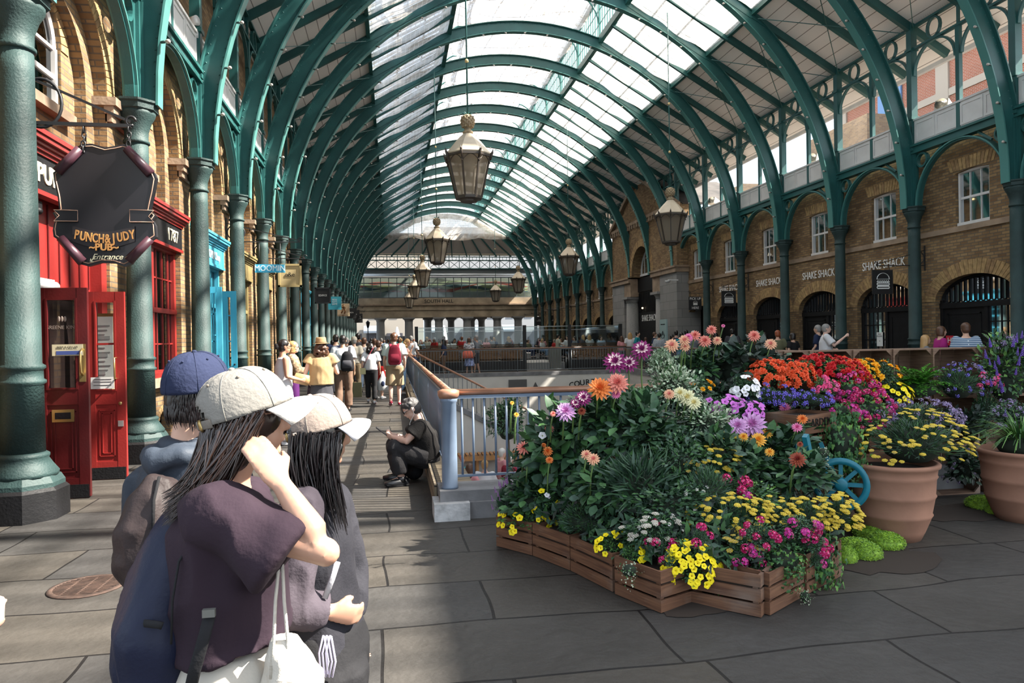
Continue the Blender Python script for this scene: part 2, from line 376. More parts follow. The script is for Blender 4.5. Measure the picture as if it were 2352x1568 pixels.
for i, c in enumerate(((.3, .05, .04), (.5, .5, .25), (.08, .13, .14), (.5, .48, .38), (.35, .08, .06), (.38, .42, .25))):     # painted waves on the backing
    poly = []
    for j in range(31):
        x = XL+17.3*j/30; poly.append((x, z0+.35+.8*(.5+.5*sin(x*.55+i*2.1))+.12*i))
    poly += [(p[0], max(z0+.1, p[1]-.22-.12*sin(p[0]*.8+i))) for p in reversed(poly)]
    n = len(poly)//2; mm = mat('mural_%d' % i, c, .8)
    for j in range(n-1): b.add([(poly[j][0], YF+.86-.005*i, poly[j][1]), (poly[j+1][0], YF+.86-.005*i, poly[j+1][1]), (poly[2*n-2-j][0], YF+.86-.005*i, poly[2*n-2-j][1]), (poly[2*n-1-j][0], YF+.86-.005*i, poly[2*n-1-j][1])], [(0, 1, 2, 3)], mm)
b.build('wall_far_mural', kind='structure')
b = MB()
for j in range(23):
    x = XL+j*.8; b.box(x-.035, YF+.1, z0, x+.035, YF+.2, z1, dk)
for z in (z0, zm, z1): b.box(XL-.3, YF+.08, z-.05, XR, YF+.2, z+.05, dk)
w = b.build('window_1', kind='structure')
g = MB(); g.box(XL, YF+.14, z0, XR, YF+.15, z1, glass_c); g.box(XL, YF+.2, z0, XR, YF+.22, z0+.55, mat_sheet('frosted', (.45, .5, .5), .3)); g.build('pane', w)
b = MB(); b.tube([(XL-.5, YF-.05, zf(631)), (XR+.3, YF-.05, zf(631))], .17, mat('white_gutter', (.62, .66, .7), .3, metal=.3), n=12)
b.build('gutter_pipe', label='long pale rounded gutter above the mural windows at the hall end', cat='gutter')
b = MB()
zt0, zt1 = zf(617), zf(598)
b.box(XL-.5, YF+.1, zf(634), XR+.5, YF+.5, zf(616), dk)
for z, h in ((zt0, .1), (zt1, .1), (zf(590), .08), (zf(585), .05)): b.box(XL-.5, YF-.06, z-h/2, XR+.5, YF+.06, z+h/2, green_d)
n = 17
for i in range(n):
    x = XL+1.02*i; b.bar((x, YF, zt0), (x, YF, zf(585)), .07, .07, green_d)
    b.bar((x, YF, zt0), (x+1.02, YF, zt1), .05, .05, green_d); b.bar((x+1.02, YF, zt0), (x, YF, zt1), .05, .05, green_d)
    b.tube([(x+.51+.22*cos(t*pi/6), YF, (zt1+zf(590))/2+.02+.2*sin(t*pi/6)) for t in range(12)], .025, green_d, n=5, closed=True)
b.build('lattice_truss', label='green lattice truss spanning the far end of the hall', cat='truss')
# hipped boarded slope and its glazing bars at the far end
b = MB(); zh0, zh1 = zf(583), zf(545); yh = YF-2.6
b.add([(XL-2, YF+.3, zh0-.15), (XR+2, YF+.3, zh0-.15), (XR-2.8, yh, zh1), (XL+2.8, yh, zh1)], [(0, 1, 2, 3)], board)
for i in range(14):
    t = i/13; b.bar((XL-1+(XR-XL+2)*t, YF+.1, zh0-.22), (XL+3+(XR-XL-6)*t, yh+.05, zh1-.08), .1, .12, green_d)
b.build('ceiling_far_hip', kind='structure')

# columns under the cross building and its rear row
def stone_column(x, y, h, r, lab):
    t = thing('stone_column', lab, 'column', (x, y, 0)); t['group'] = 'stone columns under the cross building'; t['kind'] = 'thing'
    b = MB(); b.lathe([(r*1.25, 0), (r*1.25, .2), (r*1.1, .25), (r*1.1, .32), (r, .36), (r*.85, h-.45), (r*.85, h-.4)], granite, n=20); b.build('shaft', t)
    b = MB(); b.lathe([(r*.86, h-.4), (r*.95, h-.36), (r*.9, h-.3), (r*1.2, h-.16), (r*1.2, h-.14)], granite, n=20); b.box(-r*1.3, -r*1.3, h-.15, r*1.3, r*1.3, h, granite); b.build('capital', t)
for i, px in enumerate((874, 939, 1008, 1073, 1142, 1190)):
    stone_column(at(px, 740, Y=YF+.6)[0], YF+.6, zf(728), .46, 'grey stone column under the SOUTH HALL beam, %s from the left' % ('first second third fourth fifth sixth'.split()[i]))
for i, px in enumerate((1005, 1058, 1105, 1128)):
    stone_column(at(px-22, 740, Y=YF+3)[0], YF+3, zf(728), .4, 'darker stone column in the rear row of the cross building, %s from the left' % ('first second third fourth'.split()[i]))

# ---- roof: boards, glass, lantern ------------------------------
def side(x): return 2*XC-x          # mirror a right-hand X to the left
def roofz(x): return 9.95+.572*(14-x)
boardlines = mat_brick('roof_boarding', (.88, .83, .8), (.84, .79, .76), (.3, .27, .25), bw=60, rh=.33, mortar=.012, rough=.8, stain=.18, off=0, bump=0, swap=pi/2, stainc=(.8, .8, .8))
for nm, sx in (('ceiling_right', False), ('ceiling_left', True)):
    b = MB(); q = side if sx else (lambda x: x)
    for (xa, xb) in ((15.25, 11.13),):
        za, zb = roofz(xa), roofz(xb)
        b.add([(q(xa), YK(KMIN), za), (q(xb), YK(KMIN), zb), (q(xb), YF, zb), (q(xa), YF, za)], [(0, 1, 2, 3)], boardlines)
        b.add([(q(xa), YK(KMIN), za+.08), (q(xb), YK(KMIN), zb+.08), (q(xb), YF, zb+.08), (q(xa), YF, za+.08)], [(0, 1, 2, 3)], boardlines)
    b.box(min(q(15.25), q(15.35)), YK(KMIN), roofz(15.25)-.12, max(q(15.25), q(15.35)), YF, roofz(15.25)+.12, white)
    b.build(nm, kind='structure')
roofglass = mat_sheet('roof_glass', (.85, .88, .9), .84)
for n_, (q) in enumerate((lambda x: x, side)):
    b = MB(); xa, xb = 11.1, 8.22
    y = YK(KMIN)
    while y < YF:
        b.bar((q(xa), y, roofz(xa)+.12), (q(xb), y, roofz(xb)+.12), .04, .07, white); y += .4
    for t in (.33, .66): xm = xa+(xb-xa)*t; b.bar((q(xm), YK(KMIN), roofz(xm)+.14), (q(xm), YF, roofz(xm)+.14), .05, .05, dk)
    w = b.build('window_%d' % (2+n_), kind='structure')
    g = MB(); g.add([(q(xa), YK(KMIN), roofz(xa)+.16), (q(xb), YK(KMIN), roofz(xb)+.16), (q(xb), YF, roofz(xb)+.16), (q(xa), YF, roofz(xa)+.16)], [(0, 1, 2, 3)], roofglass); g.build('pane', w)
ZLT = 15.05
for n_, q in enumerate((lambda x: x, side)):      # clerestory lights of the lantern
    b = MB(); x = q(8.22); y = YK(KMIN)
    while y < YF-2.6:
        b.bar((x, y, 13.35), (x, y, ZLT), .035, .035, green_lit); y += .32
    for z in (13.9, 14.45): b.bar((x, YK(KMIN), z), (x, YF-2.6, z), .03, .03, green_lit)
    w = b.build('window_%d' % (4+n_), kind='structure')
    g = MB(); g.add([(x+.02, YK(KMIN), 13.35), (x+.02, YF-2.6, 13.35), (x+.02, YF-2.6, ZLT), (x+.02, YK(KMIN), ZLT)], [(0, 1, 2, 3)], roofglass); g.build('pane', w)
    # lantern roof slope
    b = MB(); y = YK(KMIN)
    while y < YF-2.6:
        b.bar((q(8.5), y, ZLT+.02), (XC, y, 16.9), .045, .07, white); y += .8
    for t in (.25, .5, .75): xm = 8.5+(XC-8.5)*t; zm_ = ZLT+.02+(16.88-ZLT)*t; b.bar((q(xm), YK(KMIN), zm_+.04), (q(xm), YF-2.6, zm_+.04), .03, .03, dk)
    w = b.build('window_%d' % (6+n_), kind='structure')
    g = MB(); g.add([(q(8.5), YK(KMIN), ZLT+.09), (XC, YK(KMIN), 16.97), (XC, YF-2.6, 16.97), (q(8.5), YF-2.6, ZLT+.09)], [(0, 1, 2, 3)], roofglass); g.build('pane', w)
g = MB(); g.add([(side(8.22), YF-2.6, 13), (8.22, YF-2.6, 13), (8.22, YF-2.6, ZLT), (XC, YF-2.6, 16.9), (side(8.22), YF-2.6, ZLT)], [(0, 1, 2, 3, 4)], roofglass); g.build('window_8', kind='structure')
# purlins
for nm, lab, X, z, w_, h_ in (('purlin', 'green purlin along the lower edge of the right roof glazing', 11.13, roofz(11.13)-.02, .12, .22), ('purlin', 'green purlin below the right lantern windows', 8.22, 13.25, .16, .26),
        ('purlin', 'green purlin along the lower edge of the left roof glazing', side(11.13), roofz(11.13)-.02, .12, .22), ('purlin', 'green purlin below the left lantern windows', side(8.22), 13.25, .16, .26),
        ('eaves_beam', 'green eaves beam above the right lantern windows', 8.22, ZLT-.02, .14, .2), ('eaves_beam', 'green eaves beam above the left lantern windows', side(8.22), ZLT-.02, .14, .2), ('ridge_beam', 'pale ridge beam at the top of the lantern roof', XC, 16.85, .1, .2)):
    b = MB(); b.box(X-w_/2, YK(KMIN), z-h_/2, X+w_/2, YF-(2.5 if 'ridge' in nm else .3), z+h_/2, green_d if nm != 'ridge_beam' else white)
    b.build(nm, label=lab, cat='beam')

tr_me = []
for q in (lambda x: x, side):
    for A, B in (((q(13.9), .12, 9.75), (q(11.2), 3.0, 11.3)), ((q(13.9), 3.0, 9.72), (q(11.2), .12, 11.27))): tr = MB(); tr.bar(A, B, .02, .02, green_d); tr_me.append(tr.mesh('tie_rod'))
# ---- ribs -------------------------------------------------------
def arc_pts(R, n, a0=0, a1=pi, dz=0): return [(XC+R*cos(a0+(a1-a0)*i/n), ZC+R*sin(a0+(a1-a0)*i/n)) for i in range(n+1)]
def band(b, R0, R1, hy, m, n=56, a0=0, a1=pi):
    p0, p1 = arc_pts(R0, n, a0, a1), arc_pts(R1, n, a0, a1)
    vs = []
    for (x0, z0), (x1, z1) in zip(p0, p1): vs += [(x0, -hy, z0), (x0, hy, z0), (x1, hy, z1), (x1, -hy, z1)]
    fs = []
    for i in range(n):
        for j in range(4): fs.append((4*i+j, 4*i+(j+1) % 4, 4*i+4+(j+1) % 4, 4*i+4+j))
    b.add(vs, fs+[(3, 2, 1, 0), (4*n, 4*n+1, 4*n+2, 4*n+3)], m)
rb = MB()
band(rb, RI+.02, RO-.02, .035, green); band(rb, RI, RI+.03, .11, green_lit); band(rb, RO-.03, RO, .12, green_d)
for s in (-1, 1):
    for R, st in ((RI+.075, 1.15), (RO-.075, 1.15)):
        a = 1.
        while a < 179:
            t = radians(a); a += st
            c = Vector((XC+R*cos(t), s*.035, ZC+R*sin(t))); e = .014
            rb.add([c+Vector((-e, 0, -e)), c+Vector((e, 0, -e)), c+Vector((e, 0, e)), c+Vector((-e, 0, e)), c+Vector((0, s*.014, 0))], [(0, 1, 4), (1, 2, 4), (2, 3, 4), (3, 0, 4)], green)
rib_me = rb.mesh('arch')
rf_me = []
for q in (lambda x: x, side):
    rf = MB(); rf.bar((q(15.1), 0, roofz(15.1)-.12), (q(11.13), 0, roofz(11.13)-.12), .12, .2, green); rf.bar((q(11.13), 0, roofz(11.13)-.14), (q(8.22), 0, roofz(8.22)-.08), .1, .2, green)
    rf_me.append(rf.mesh('rafter'))
lt = MB()      # posts and small brackets carrying the lantern
for q, s in ((lambda x: x, 1), (side, -1)):
    lt.bar((q(8.22), 0, 13.3), (q(8.22), 0, ZLT), .1, .12, green_lit)
    lt.tube([(q(8.22)-s*.9*(1-cos(t*pi/16)), .0, 13.5+1.45*sin(t*pi/16)) for t in range(9)], .035, green_lit, n=6)
lt.bar((side(8.22), 0, ZLT), (8.22, 0, ZLT), .04, .05, white)
lt_me = lt.mesh('lantern_frame')
bulbglass = mat('bulb_glass', (.42, .37, .33), .12, spec=.8, coat=.5); socket = mat('bulb_socket', (.02, .07, .065), .5)
def bulb_mesh():
    b = MB(); b.lathe([(.012, 0), (.02, .01), (.022, .06), (.018, .07)], socket, n=8); b.lathe([(.012, .065), (.024, .085), (.033, .11), (.028, .135), (.012, .146)], bulbglass, n=10)
    return b.mesh('light_bulb')
bulb_me = bulb_mesh()
for k in range(-1, KMAX+1):
    t = thing('arch_rib', 'green riveted iron roof arch with bulbs, %s visible from the camera' % ORD[k+1], 'roof arch', (0, YK(k), 0), group='green iron arches of the barrel roof')
    link('arch', rib_me, t); link('lantern_frame', lt_me, t)
    for dy in (0, 1.6):
        for me in rf_me: link('rafter', me, t, Matrix.Translation((0, dy, 0)))
    if 0 < k < 18:
        for me in tr_me: link('tie_rod', me, t)
    for i in range(29):
        a = radians(6+6*i)
        p = Vector((XC+(RI-.0)*cos(a), -.09, ZC+RI*sin(a)))
        if not inview((p.x, p.y+YK(k), p.z), 0): continue
        inward = Vector((-cos(a), 0, -sin(a)))*.55+Vector((.5 if p.x < XC else -.5, -.35, .1))
        link('light_bulb', bulb_me, t, Matrix.Translation(p) @ Vector((0, 0, 1)).rotation_difference(inward.normalized()).to_matrix().to_4x4())

# ---- columns ---------------------------------------------------
def oct_(b, pr, m, rot=pi/8): b.lathe(pr, m, n=8, smooth=False, rot=rot)
cb = MB(); oct_(cb, [(.37, 0), (.37, .27), (.34, .30)], black); pl_me = cb.mesh('plinth')
cb = MB(); oct_(cb, [(.335, .28), (.335, .34), (.30, .40)], colgreen); cb.lathe([(.285, .39), (.29, .43), (.24, .50), (.205, .56), (.215, .575), (.215, .60), (.185, .62)], colgreen, n=28); ba_me = cb.mesh('base')
cb = MB(); cb.lathe([(.183, .6), (.176, 1.26), (.198, 1.275), (.198, 1.30), (.176, 1.315), (.174, 1.40), (.195, 1.415), (.195, 1.44), (.165, 1.46), (.150, 4.2), (.148, 4.44)], colgreen, n=28); sh_me = cb.mesh('shaft')
cb = MB(); cb.lathe([(.148, 4.42), (.17, 4.43), (.17, 4.46), (.15, 4.48), (.155, 4.6), (.2, 4.74), (.245, 4.82), (.25, 4.86), (.22, 4.87)], colgreen, n=28); oct_(cb, [(.25, 4.85), (.285, 4.88), (.285, 4.95), (.31, 4.97), (.31, 5.0), (.2, 5.0)], colgreen); ca_me = cb.mesh('capital')
cb = MB(); cb.box(-.09, -.09, 4.99, .09, .09, 9.95, green)
for z in (6.5, 7.35, 9.2): cb.box(-.12, -.12, z, .12, .12, z+.08, green_d)
cb.box(-.13, -.05, 5, .13, .05, 6.4, green_d); po_me = cb.mesh('post')
def column(x, k, lab, gr):
    t = thing('iron_column', lab, 'column', (x, YK(k), 0), group=gr); t['kind'] = 'thing'
    for nm, me in (('plinth', pl_me), ('base', ba_me), ('shaft', sh_me), ('capital', ca_me), ('post', po_me)): link(nm, me, t)
for k in range(-1, KMAX+1):
    if k >= 0: column(XL, k, 'green cast iron column beside the left shopfronts, %s from the camera' % ORD[k], 'iron columns along the left shopfronts')
    if k not in (9, 10) and k > 0: column(XR, k, 'green cast iron column along the right brick facade, %s in its row' % ORD[k-1], 'iron columns along the right facade')
# ---- spandrels, white panelling, upper frames -------------------
sb = MB(); H = 1.6
def yz_arc(b, yc, zc, ry, rz, w, hx, m, a0=0, a1=pi, n=24):
    vs = []
    for i in range(n+1):
        t = a0+(a1-a0)*i/n
        for e, x in ((0, -hx), (0, hx), (w, hx), (w, -hx)): vs.append((x, yc+(ry+e)*cos(t), zc+(rz+e)*sin(t)))
    b.add(vs, [(4*i+j, 4*i+(j+1) % 4, 4*i+4+(j+1) % 4, 4*i+4+j) for i in range(n) for j in range(4)]+[(3, 2, 1, 0), (4*n, 4*n+1, 4*n+2, 4*n+3)], m)
yz_arc(sb, 0, 5.0, 1.36, 1.36, .07, .06, green); yz_arc(sb, 0, 5.0, 1.40, 1.40, .03, .10, green_lit)
sb.box(-.08, -1.6, 6.46, .08, 1.6, 6.62, green); sb.box(-.13, -1.6, 6.6, .13, 1.6, 6.66, green_d); sb.box(-.11, -1.6, 6.42, .11, 1.6, 6.47, green_d)
for s in (-1, 1): sb.bar((0, s*1.48, 5.05), (0, s*1.48, 6.45), .06, .08, green, up=(1, 0, 0)); sb.bar((0, s*.95, 6.13), (0, s*.55, 6.42), .05, .05, green)
sp_me = sb.mesh('spandrel')
sb = MB(); yz_arc(sb, 0, 0, .155, .155, .045, .05, green, 0, 2*pi, 20); ro_me = sb.mesh('roundel')
wb = MB(); wb.box(-.03, -1.5, 6.66, .03, 1.5, 7.32, white)
for s in (-1.12, -.4, .4, 1.12):
    for x in (-.045, .03):
        wb.box(x, s-.3, 6.72, x+.015, s+.3, 6.78, white); wb.box(x, s-.3, 7.2, x+.015, s+.3, 7.26, white); wb.box(x, s-.34, 6.72, x+.015, s-.28, 7.26, white); wb.box(x, s+.28, 6.72, x+.015, s+.34, 7.26, white)
wb.box(-.06, -1.52, 7.3, .06, 1.52, 7.35, white); wp_me = wb.mesh('panelling')
ub = MB(); ub.box(-.05, -.06, 6.66, .05, .06, 9.24, green)
for z in (9.24, 9.84): ub.box(-.06, -1.6, z-.03, .06, 1.6, z+.03, green)
for s in (-.8, .8):
    yz_arc(ub, s, 8.52, .68, .68, .05, .04, green, n=16); yz_arc(ub, s, 9.54, .2, .24, .04, .04, green, 0, 2*pi, 16)
    ub.box(-.03, s*2-.02, 9.24, .03, s*2+.02, 9.84, green)
ub.box(-.03, -.03, 9.24, .03, .03, 9.84, green)
for i in range(44):       # bird spikes on the rails
    y = -1.55+i*.072
    for z in (9.27, 9.87):
        for dx in (-.035, .035): ub.add([(-.003, y, z), (.003, y, z), (dx, y+.006, z+.13)], [(0, 1, 2)], iron)
up_me = ub.mesh('upper_frame')
for k in range(0, 19):
    for x, sd in ((XL, 'left'), (XR, 'right')):
        if sd == 'right' and k in (8, 9, 10): 
            if k != 99:
                t = thing('upper_arcade', 'green iron frame above the stone portico, %s of three' % ('first second third'.split()[k-8]), 'iron frame', (x, YK(k)+1.6, 0)); link('upper_frame', up_me, t); continue
        if k == 0 and sd == 'right': continue
        o = ORD[k]
        t = thing('iron_spandrel', 'green iron arch bracket with roundels over the %s bay of the %s side' % (o, sd), 'arch bracket', (x, YK(k)+1.6, 0), group='iron arch brackets between the columns'); link('spandrel', sp_me, t)
        for s in (-1, 1): link('roundel', ro_me, t, Matrix.Translation((0, s*1.24, 6.2)))
        t = thing('panelled_parapet', 'white panelled parapet over the %s bay of the %s side' % (o, sd), 'parapet', (x, YK(k)+1.6, 0), group='white panelled parapets above the columns'); link('panelling', wp_me, t)
        t = thing('upper_arcade', 'green iron upper arcade frame over the %s bay of the %s side' % (o, sd), 'iron frame', (x, YK(k)+1.6, 0), group='iron arcade frames under the eaves'); link('upper_frame', up_me, t)

# ---- nets below the glazing ------------------------------------
net = mat_sheet('roof_netting', (.60, .585, .56), .36, pattern=1, dirt=.3)
def net_mesh(name, seed, p0, p1, sag, wav, nu=14, nv=10, L=3.0):
    """cloth between two eaves lines p0->p1 (XZ), hanging slack along Y"""
    b = MB(); r = random.Random(seed); ph = [r.uniform(0, 6) for _ in range(6)]
    vs = []
    for j in range(nv+1):
        v = j/nv
        for i in range(nu+1):
            u = i/nu; x = p0[0]+(p1[0]-p0[0])*u; z = p0[1]+(p1[1]-p0[1])*u
            s = sag*(sin(pi*v)*.35+.65*abs(sin(pi*(v+.03*sin(6*u+ph[0])))))*(.35+.65*sin(pi*u))
            w = wav*(sin(9*u+ph[1]+3*v)*.5+sin(17*u+ph[2])*.25+sin(7*v+5*u+ph[3])*.4)
            edge = .06*sin(13*u+ph[4]) if j in (0, nv) else 0
            vs.append((x+.03*sin(8*v+ph[5]), -L/2+L*v+edge, z-s+w))
    fs = [(j*(nu+1)+i, j*(nu+1)+i+1, (j+1)*(nu+1)+i+1, (j+1)*(nu+1)+i) for j in range(nv) for i in range(nu)]
    b.add(vs, fs, net, True); return b.mesh(name)
net2 = mat_sheet('lantern_netting', (.40, .385, .37), .26, pattern=1, dirt=.35)
nets = {}
for s in range(3):
    nets['r', s] = net_mesh('net', s, (11.08, roofz(11.08)-.03), (8.3, roofz(8.3)-.03), .16, .045)
    nets['l', s] = net_mesh('net', s+10, (side(11.08), roofz(11.08)-.03), (side(8.3), roofz(8.3)-.03), .22, .06)
    nets['t', s] = net_mesh('net', s+20, (8.1, 14.9), (side(8.1), 14.9), .45, .1, nu=26)
    nets['t', s].materials[0] = net2
for k in range(0, 19):
    for sd, nm in (('r', 'right slope'), ('l', 'left slope'), ('t', 'lantern')):
        if not any(inview((x, YK(k)+dy, z), 60) for x, z in (((11, 11.5), (8.3, 13)) if sd == 'r' else (((-.5, 11.5), (2.3, 13)) if sd == 'l' else ((2.5, 14.8), (5.2, 14.6), (8, 14.8)))) for dy in (0, 1.6, 3.2)): continue
        t = link('roof_net', nets[sd, k % 3], None, Matrix.Translation((0, YK(k)+1.6, 0)), 'white debris net slung under the %s glazing, %s bay' % (nm, ORD[k]), 'net', 'white nets under the roof glass')
# the torn net at the far end
b = MB(); vs = []; nu, nv = 24, 8
for j in range(nv+1):
    for i in range(nu+1):
        u, v = i/nu, j/nv; w = 1-.28*v
        x = XC+(u-.5)*12.4*w; z = 11.35+v*2.3-.18*abs(sin(u*4*pi))*(1-v)+.08*sin(9*u+5*v); vs.append((x, yh-.1-1.5*v+.25*sin(7*u+3*v), z))
b.add(vs, [(j*(nu+1)+i, j*(nu+1)+i+1, (j+1)*(nu+1)+i+1, (j+1)*(nu+1)+i) for j in range(nv) for i in range(nu)], net, True)
b.build('roof_net', label='sagging stained net across the far end of the roof', cat='net')

# ================================================================ FACADES
# ---- sash windows (each a window of its own) -------------------
WN = [9]
def sash(x, yc, z0, z1, hw, m, nx=3, arched=0, split=.5, face=-1, depth=.05, mx=None):
    """window in a wall of normal X; face = direction it looks"""
    b = MB(); mm = mx or m
    b.box(x-depth, yc-hw, z0, x+depth, yc-hw+.06, z1, m); b.box(x-depth, yc+hw-.06, z0, x+depth, yc+hw, z1, m)
    b.box(x-depth-.03, yc-hw-.02, z0-.02, x+depth+.03, yc+hw+.02, z0+.07, m)
    if not arched: b.box(x-depth+.004, yc-hw+.05, z1-.06, x+depth-.004, yc+hw-.05, z1-.001, m)
    zm = z0+(z1-z0)*split; b.box(x-.03, yc-hw, zm-.03, x+.03, yc+hw, zm+.03, m)
    for i in range(1, nx): y = yc-hw+2*hw*i/nx; b.box(x-.02, y-.012, z0, x+.02, y+.012, z1+(arched*sqrt(max(0, 1-((y-yc)/hw)**2)) if arched else 0), m)
    if arched:
        for e in (0, .05): 
            pts = [(yc-(hw-.03)*cos(pi*i/16), z1+(arched-.03)*sin(pi*i/16)) for i in range(17)]
        b.tube([(x, p[0], p[1]) for p in pts], (.05, .035), m, n=6, smooth=False)
        b.box(x-.03, yc-hw, z1-.02, x+.03, yc+hw, z1+.02, m)
    w = b.build('window_%d' % WN[0], kind='structure'); WN[0] += 1
    g = MB(); xx = x+face*.0
    if arched:
        P = [(xx, yc-hw+.03, z0), (xx, yc+hw-.03, z0)]+[(xx, yc+(hw-.03)*cos(pi*i/16), z1+(arched-.03)*sin(pi*i/16)) for i in range(17)]
        g.add(P, [tuple(range(len(P)))], glass)
    else: g.add([(xx, yc-hw+.03, z0), (xx, yc+hw-.03, z0), (xx, yc+hw-.03, z1), (xx, yc-hw+.03, z1)], [(0, 1, 2, 3)], glass)
    g.build('pane', w)
    return w
blind = mat('window_blind', (.33, .34, .33), .8); curtain = mat('net_curtain', (.28, .28, .27), .9)
for k in RB:
    if k < 1: continue
    yc = YK(k)+1.6
    w = sash(XW+.12, yc, 4.32, 5.7, .5, white, 3)
    g = MB(); g.box(XW+.2, yc-.46, 4.36 if k % 3 else 5.0, XW+.22, yc+.46, 5.66, blind if k % 3 else curtain); g.build('blind', w)
for k in range(0, 12):
    yc = YK(k)+1.6
    w = sash(XB-.08, yc, 4.52, 5.3, .6, white, 2, arched=.6, split=.55)
    b = MB(); b.box(XB-.02, yc-.75, 4.40, XB+.12, yc+.75, 4.52, stone); b.build('sill', w)

# ---- right hand shopfronts -------------------------------------
def shopfront(k, style):
    yc = YK(k)+1.6; x = XW+.2
    n = ORD[k-1]
    t = thing('shopfront', 'black arched shopfront with barred fanlight in the right facade, %s' % (style[0]), 'shopfront', (0, 0, 0), group='arched shopfronts of the right facade')
    b = MB(); zt = 2.3
    pts = [(x, yc-1.2*cos(pi*i/20), 2.42+.6*sin(pi*i/20)) for i in range(21)]
    b.tube(pts, (.06, .05), black, n=4, smooth=False, ref=(1, 0, 0))
    for y in (yc-1.2, yc+1.2, yc-.12+style[2]): b.box(x-.06, y-.05, 0, x+.06, y+.05, zt if abs(y-yc) < 1 else 2.45, black)
    b.box(x-.08, yc-1.25, zt-.07, x+.08, yc+1.25, zt+.07, black); b.build('frame', t)
    b = MB()
    for i in range(14):
        y = yc-1.1+2.2*(i+.5)/14; h = 2.42+.58*sqrt(max(0, 1-((y-yc)/1.22)**2))
        if h-zt < .15: continue
        b.box(x-.03, y-.09, zt+.1, x+.03, y-.065, h, black); b.box(x-.03, y+.065, zt+.1, x+.03, y+.09, h, black)
        b.tube([(x, y-.078*cos(pi*j/6), zt+.16-.078*sin(pi*j/6)) for j in range(7)], .014, black, n=4)
    b.build('fanlight', t)
    d0, d1 = (yc-.07+style[2], yc+1.15) if style[1] else (yc-1.15, yc-.17+style[2])
    g0, g1 = (yc-1.15, yc-.17+style[2]) if style[1] else (yc-.07+style[2], yc+1.15)
    b = MB(); b.box(x-.02, d0, 0, x+.03, d1, zt-.07, black)
    for z0, z1 in ((.15, .95), (1.1, 2.1)):
        b.box(x-.035, d0+.12, z0, x-.02, d1-.12, z0+.04, black); b.box(x-.035, d0+.12, z1-.04, x-.02, d1-.12, z1, black)
        for y in (d0+.12, d1-.16): b.box(x-.035, y, z0, x-.02, y+.04, z1, black)
    b.build('door', t)
    b = MB(); nx = 5
    for i in range(nx+1): y = g0+(g1-g0)*i/nx; b.box(x-.02, y-.012, 0, x+.02, y+.012, zt-.05, black)
    for z in (.05, .5, .95, 1.4, 1.85): b.box(x-.025, g0, z-.015, x+.025, g1, z+.015, black)
    b.box(x-.03, g0, 0, x+.03, g1, .15, black); b.build('glazing_bars', t)
    g = MB(); g.add([(x, g0, 0), (x, g1, 0), (x, g1, zt), (x, g0, zt)], [(0, 1, 2, 3)], glass); g.build('pane', t)
    g = MB(); g.add([(x+.01, g0, .15), (x+.01, g1, .15), (x+.01, g1, .95), (x+.01, g0, .95)], [(0, 1, 2, 3)], mat_sheet('frost_film', (.35, .36, .37), .25)); g.build('frosted_film', t)
    P = [(x+.01, yc+1.15*cos(pi*i/20), 2.42+.55*sin(pi*i/20)) for i in range(21)]+[(x+.01, yc-1.15, zt), (x+.01, yc+1.15, zt)]
    g = MB(); g.add(P, [tuple(range(len(P)))], glass_d); g.build('fanlight_pane', t)
    return t
# style: description, door on far side, mullion shift
SF = {2: ('with red curtains inside', True, -.1), 3: ('with a notice on its window', False, .25), 4: ('third from the front', True, -.1), 5: ('fourth from the front', True, -.1), 6: ('beside the PICK UP HERE passage', True, -.2)}
for k in RB:
    if k < 2: continue
    if k == 7: continue
    st = SF.get(k, ('beyond the stone portico, %s bay' % ORD[k-1], k % 2 == 0, -.1))
    t = shopfront(k, st)
lampm = mat('warm_lamp', (1, .72, .42), emit=6.); 
# interiors: back panels, shelves, hanging lamps
def inside(nm, lab, cat, x0, y0, z0, x1, y1, z1, m):
    b = MB(); b.box(x0, y0, z0, x1, y1, z1, m); return b.build(nm, label=lab, cat=cat)
yc = YK(2)+1.6
rc = mat('red_curtain', (.35, .02, .02), .8)
t = thing('stage_curtain', 'red curtain with yellow fringe inside the nearest right shopfront', 'curtain', (XW+1.0, yc-.6, 0))
b = MB()
for s in range(2):
    pts = [((.05*sin(j*1.9)), s*1.05-.12+.28*j/11, 0) for j in range(12)]
    for (xa, ya, _), (xb, yb, _) in zip(pts, pts[1:]): b.add([(xa, ya, .1), (xb, yb, .1), (xb, yb, 2.2), (xa, ya, 2.2)], [(0, 1, 2, 3)], rc, True)
b.build('drape', t)
b = MB(); n = 14; vs = []
for i in range(n+1): y = -.15+1.35*i/n; vs += [(-.05, y, 2.25), (-.05, y, 2.2-.55*sin(pi*i/n))]
b.add(vs, [(2*i, 2*i+2, 2*i+3, 2*i+1) for i in range(n)], rc); b.build('swag', t)
b = MB(); b.tube([(-.06, -.15+1.35*i/n, 2.2-.57*sin(pi*i/n)) for i in range(n+1)], .03, gold, n=6); b.build('fringe', t, label='gold fringe')
for i in range(3):
    b = MB(); b.ell((0, 0, 0), (.05, .05, .03), lampm, 10)
    b.build('spotlight', None, Matrix.Translation((XW+1.4, yc-.75+.4*i, 2.2)), label='small ceiling spotlight behind the red curtains, %s of three' % ORD[i].replace('nearest', 'first'), cat='light')
yc = YK(3)+1.6
for i, (dy, z) in enumerate(((.75, 1.78), (.95, 1.55), (.5, 1.25), (.62, 1.5))):
    t = thing('pendant_lamp', 'small warm pendant lamp inside the shop window with a notice, %s' % ('highest lower lowest middle'.split()[i]), 'lamp', (XW+1.2, yc+dy-.1, z)); b = MB(); b.ell((0, 0, 0), (.045, .045, .045), lampm, 10); b.build('bulb', t); b = MB(); b.tube([(0, 0, .04), (0, 0, 3.98-z)], .005, black, n=4); b.build('cord', t)
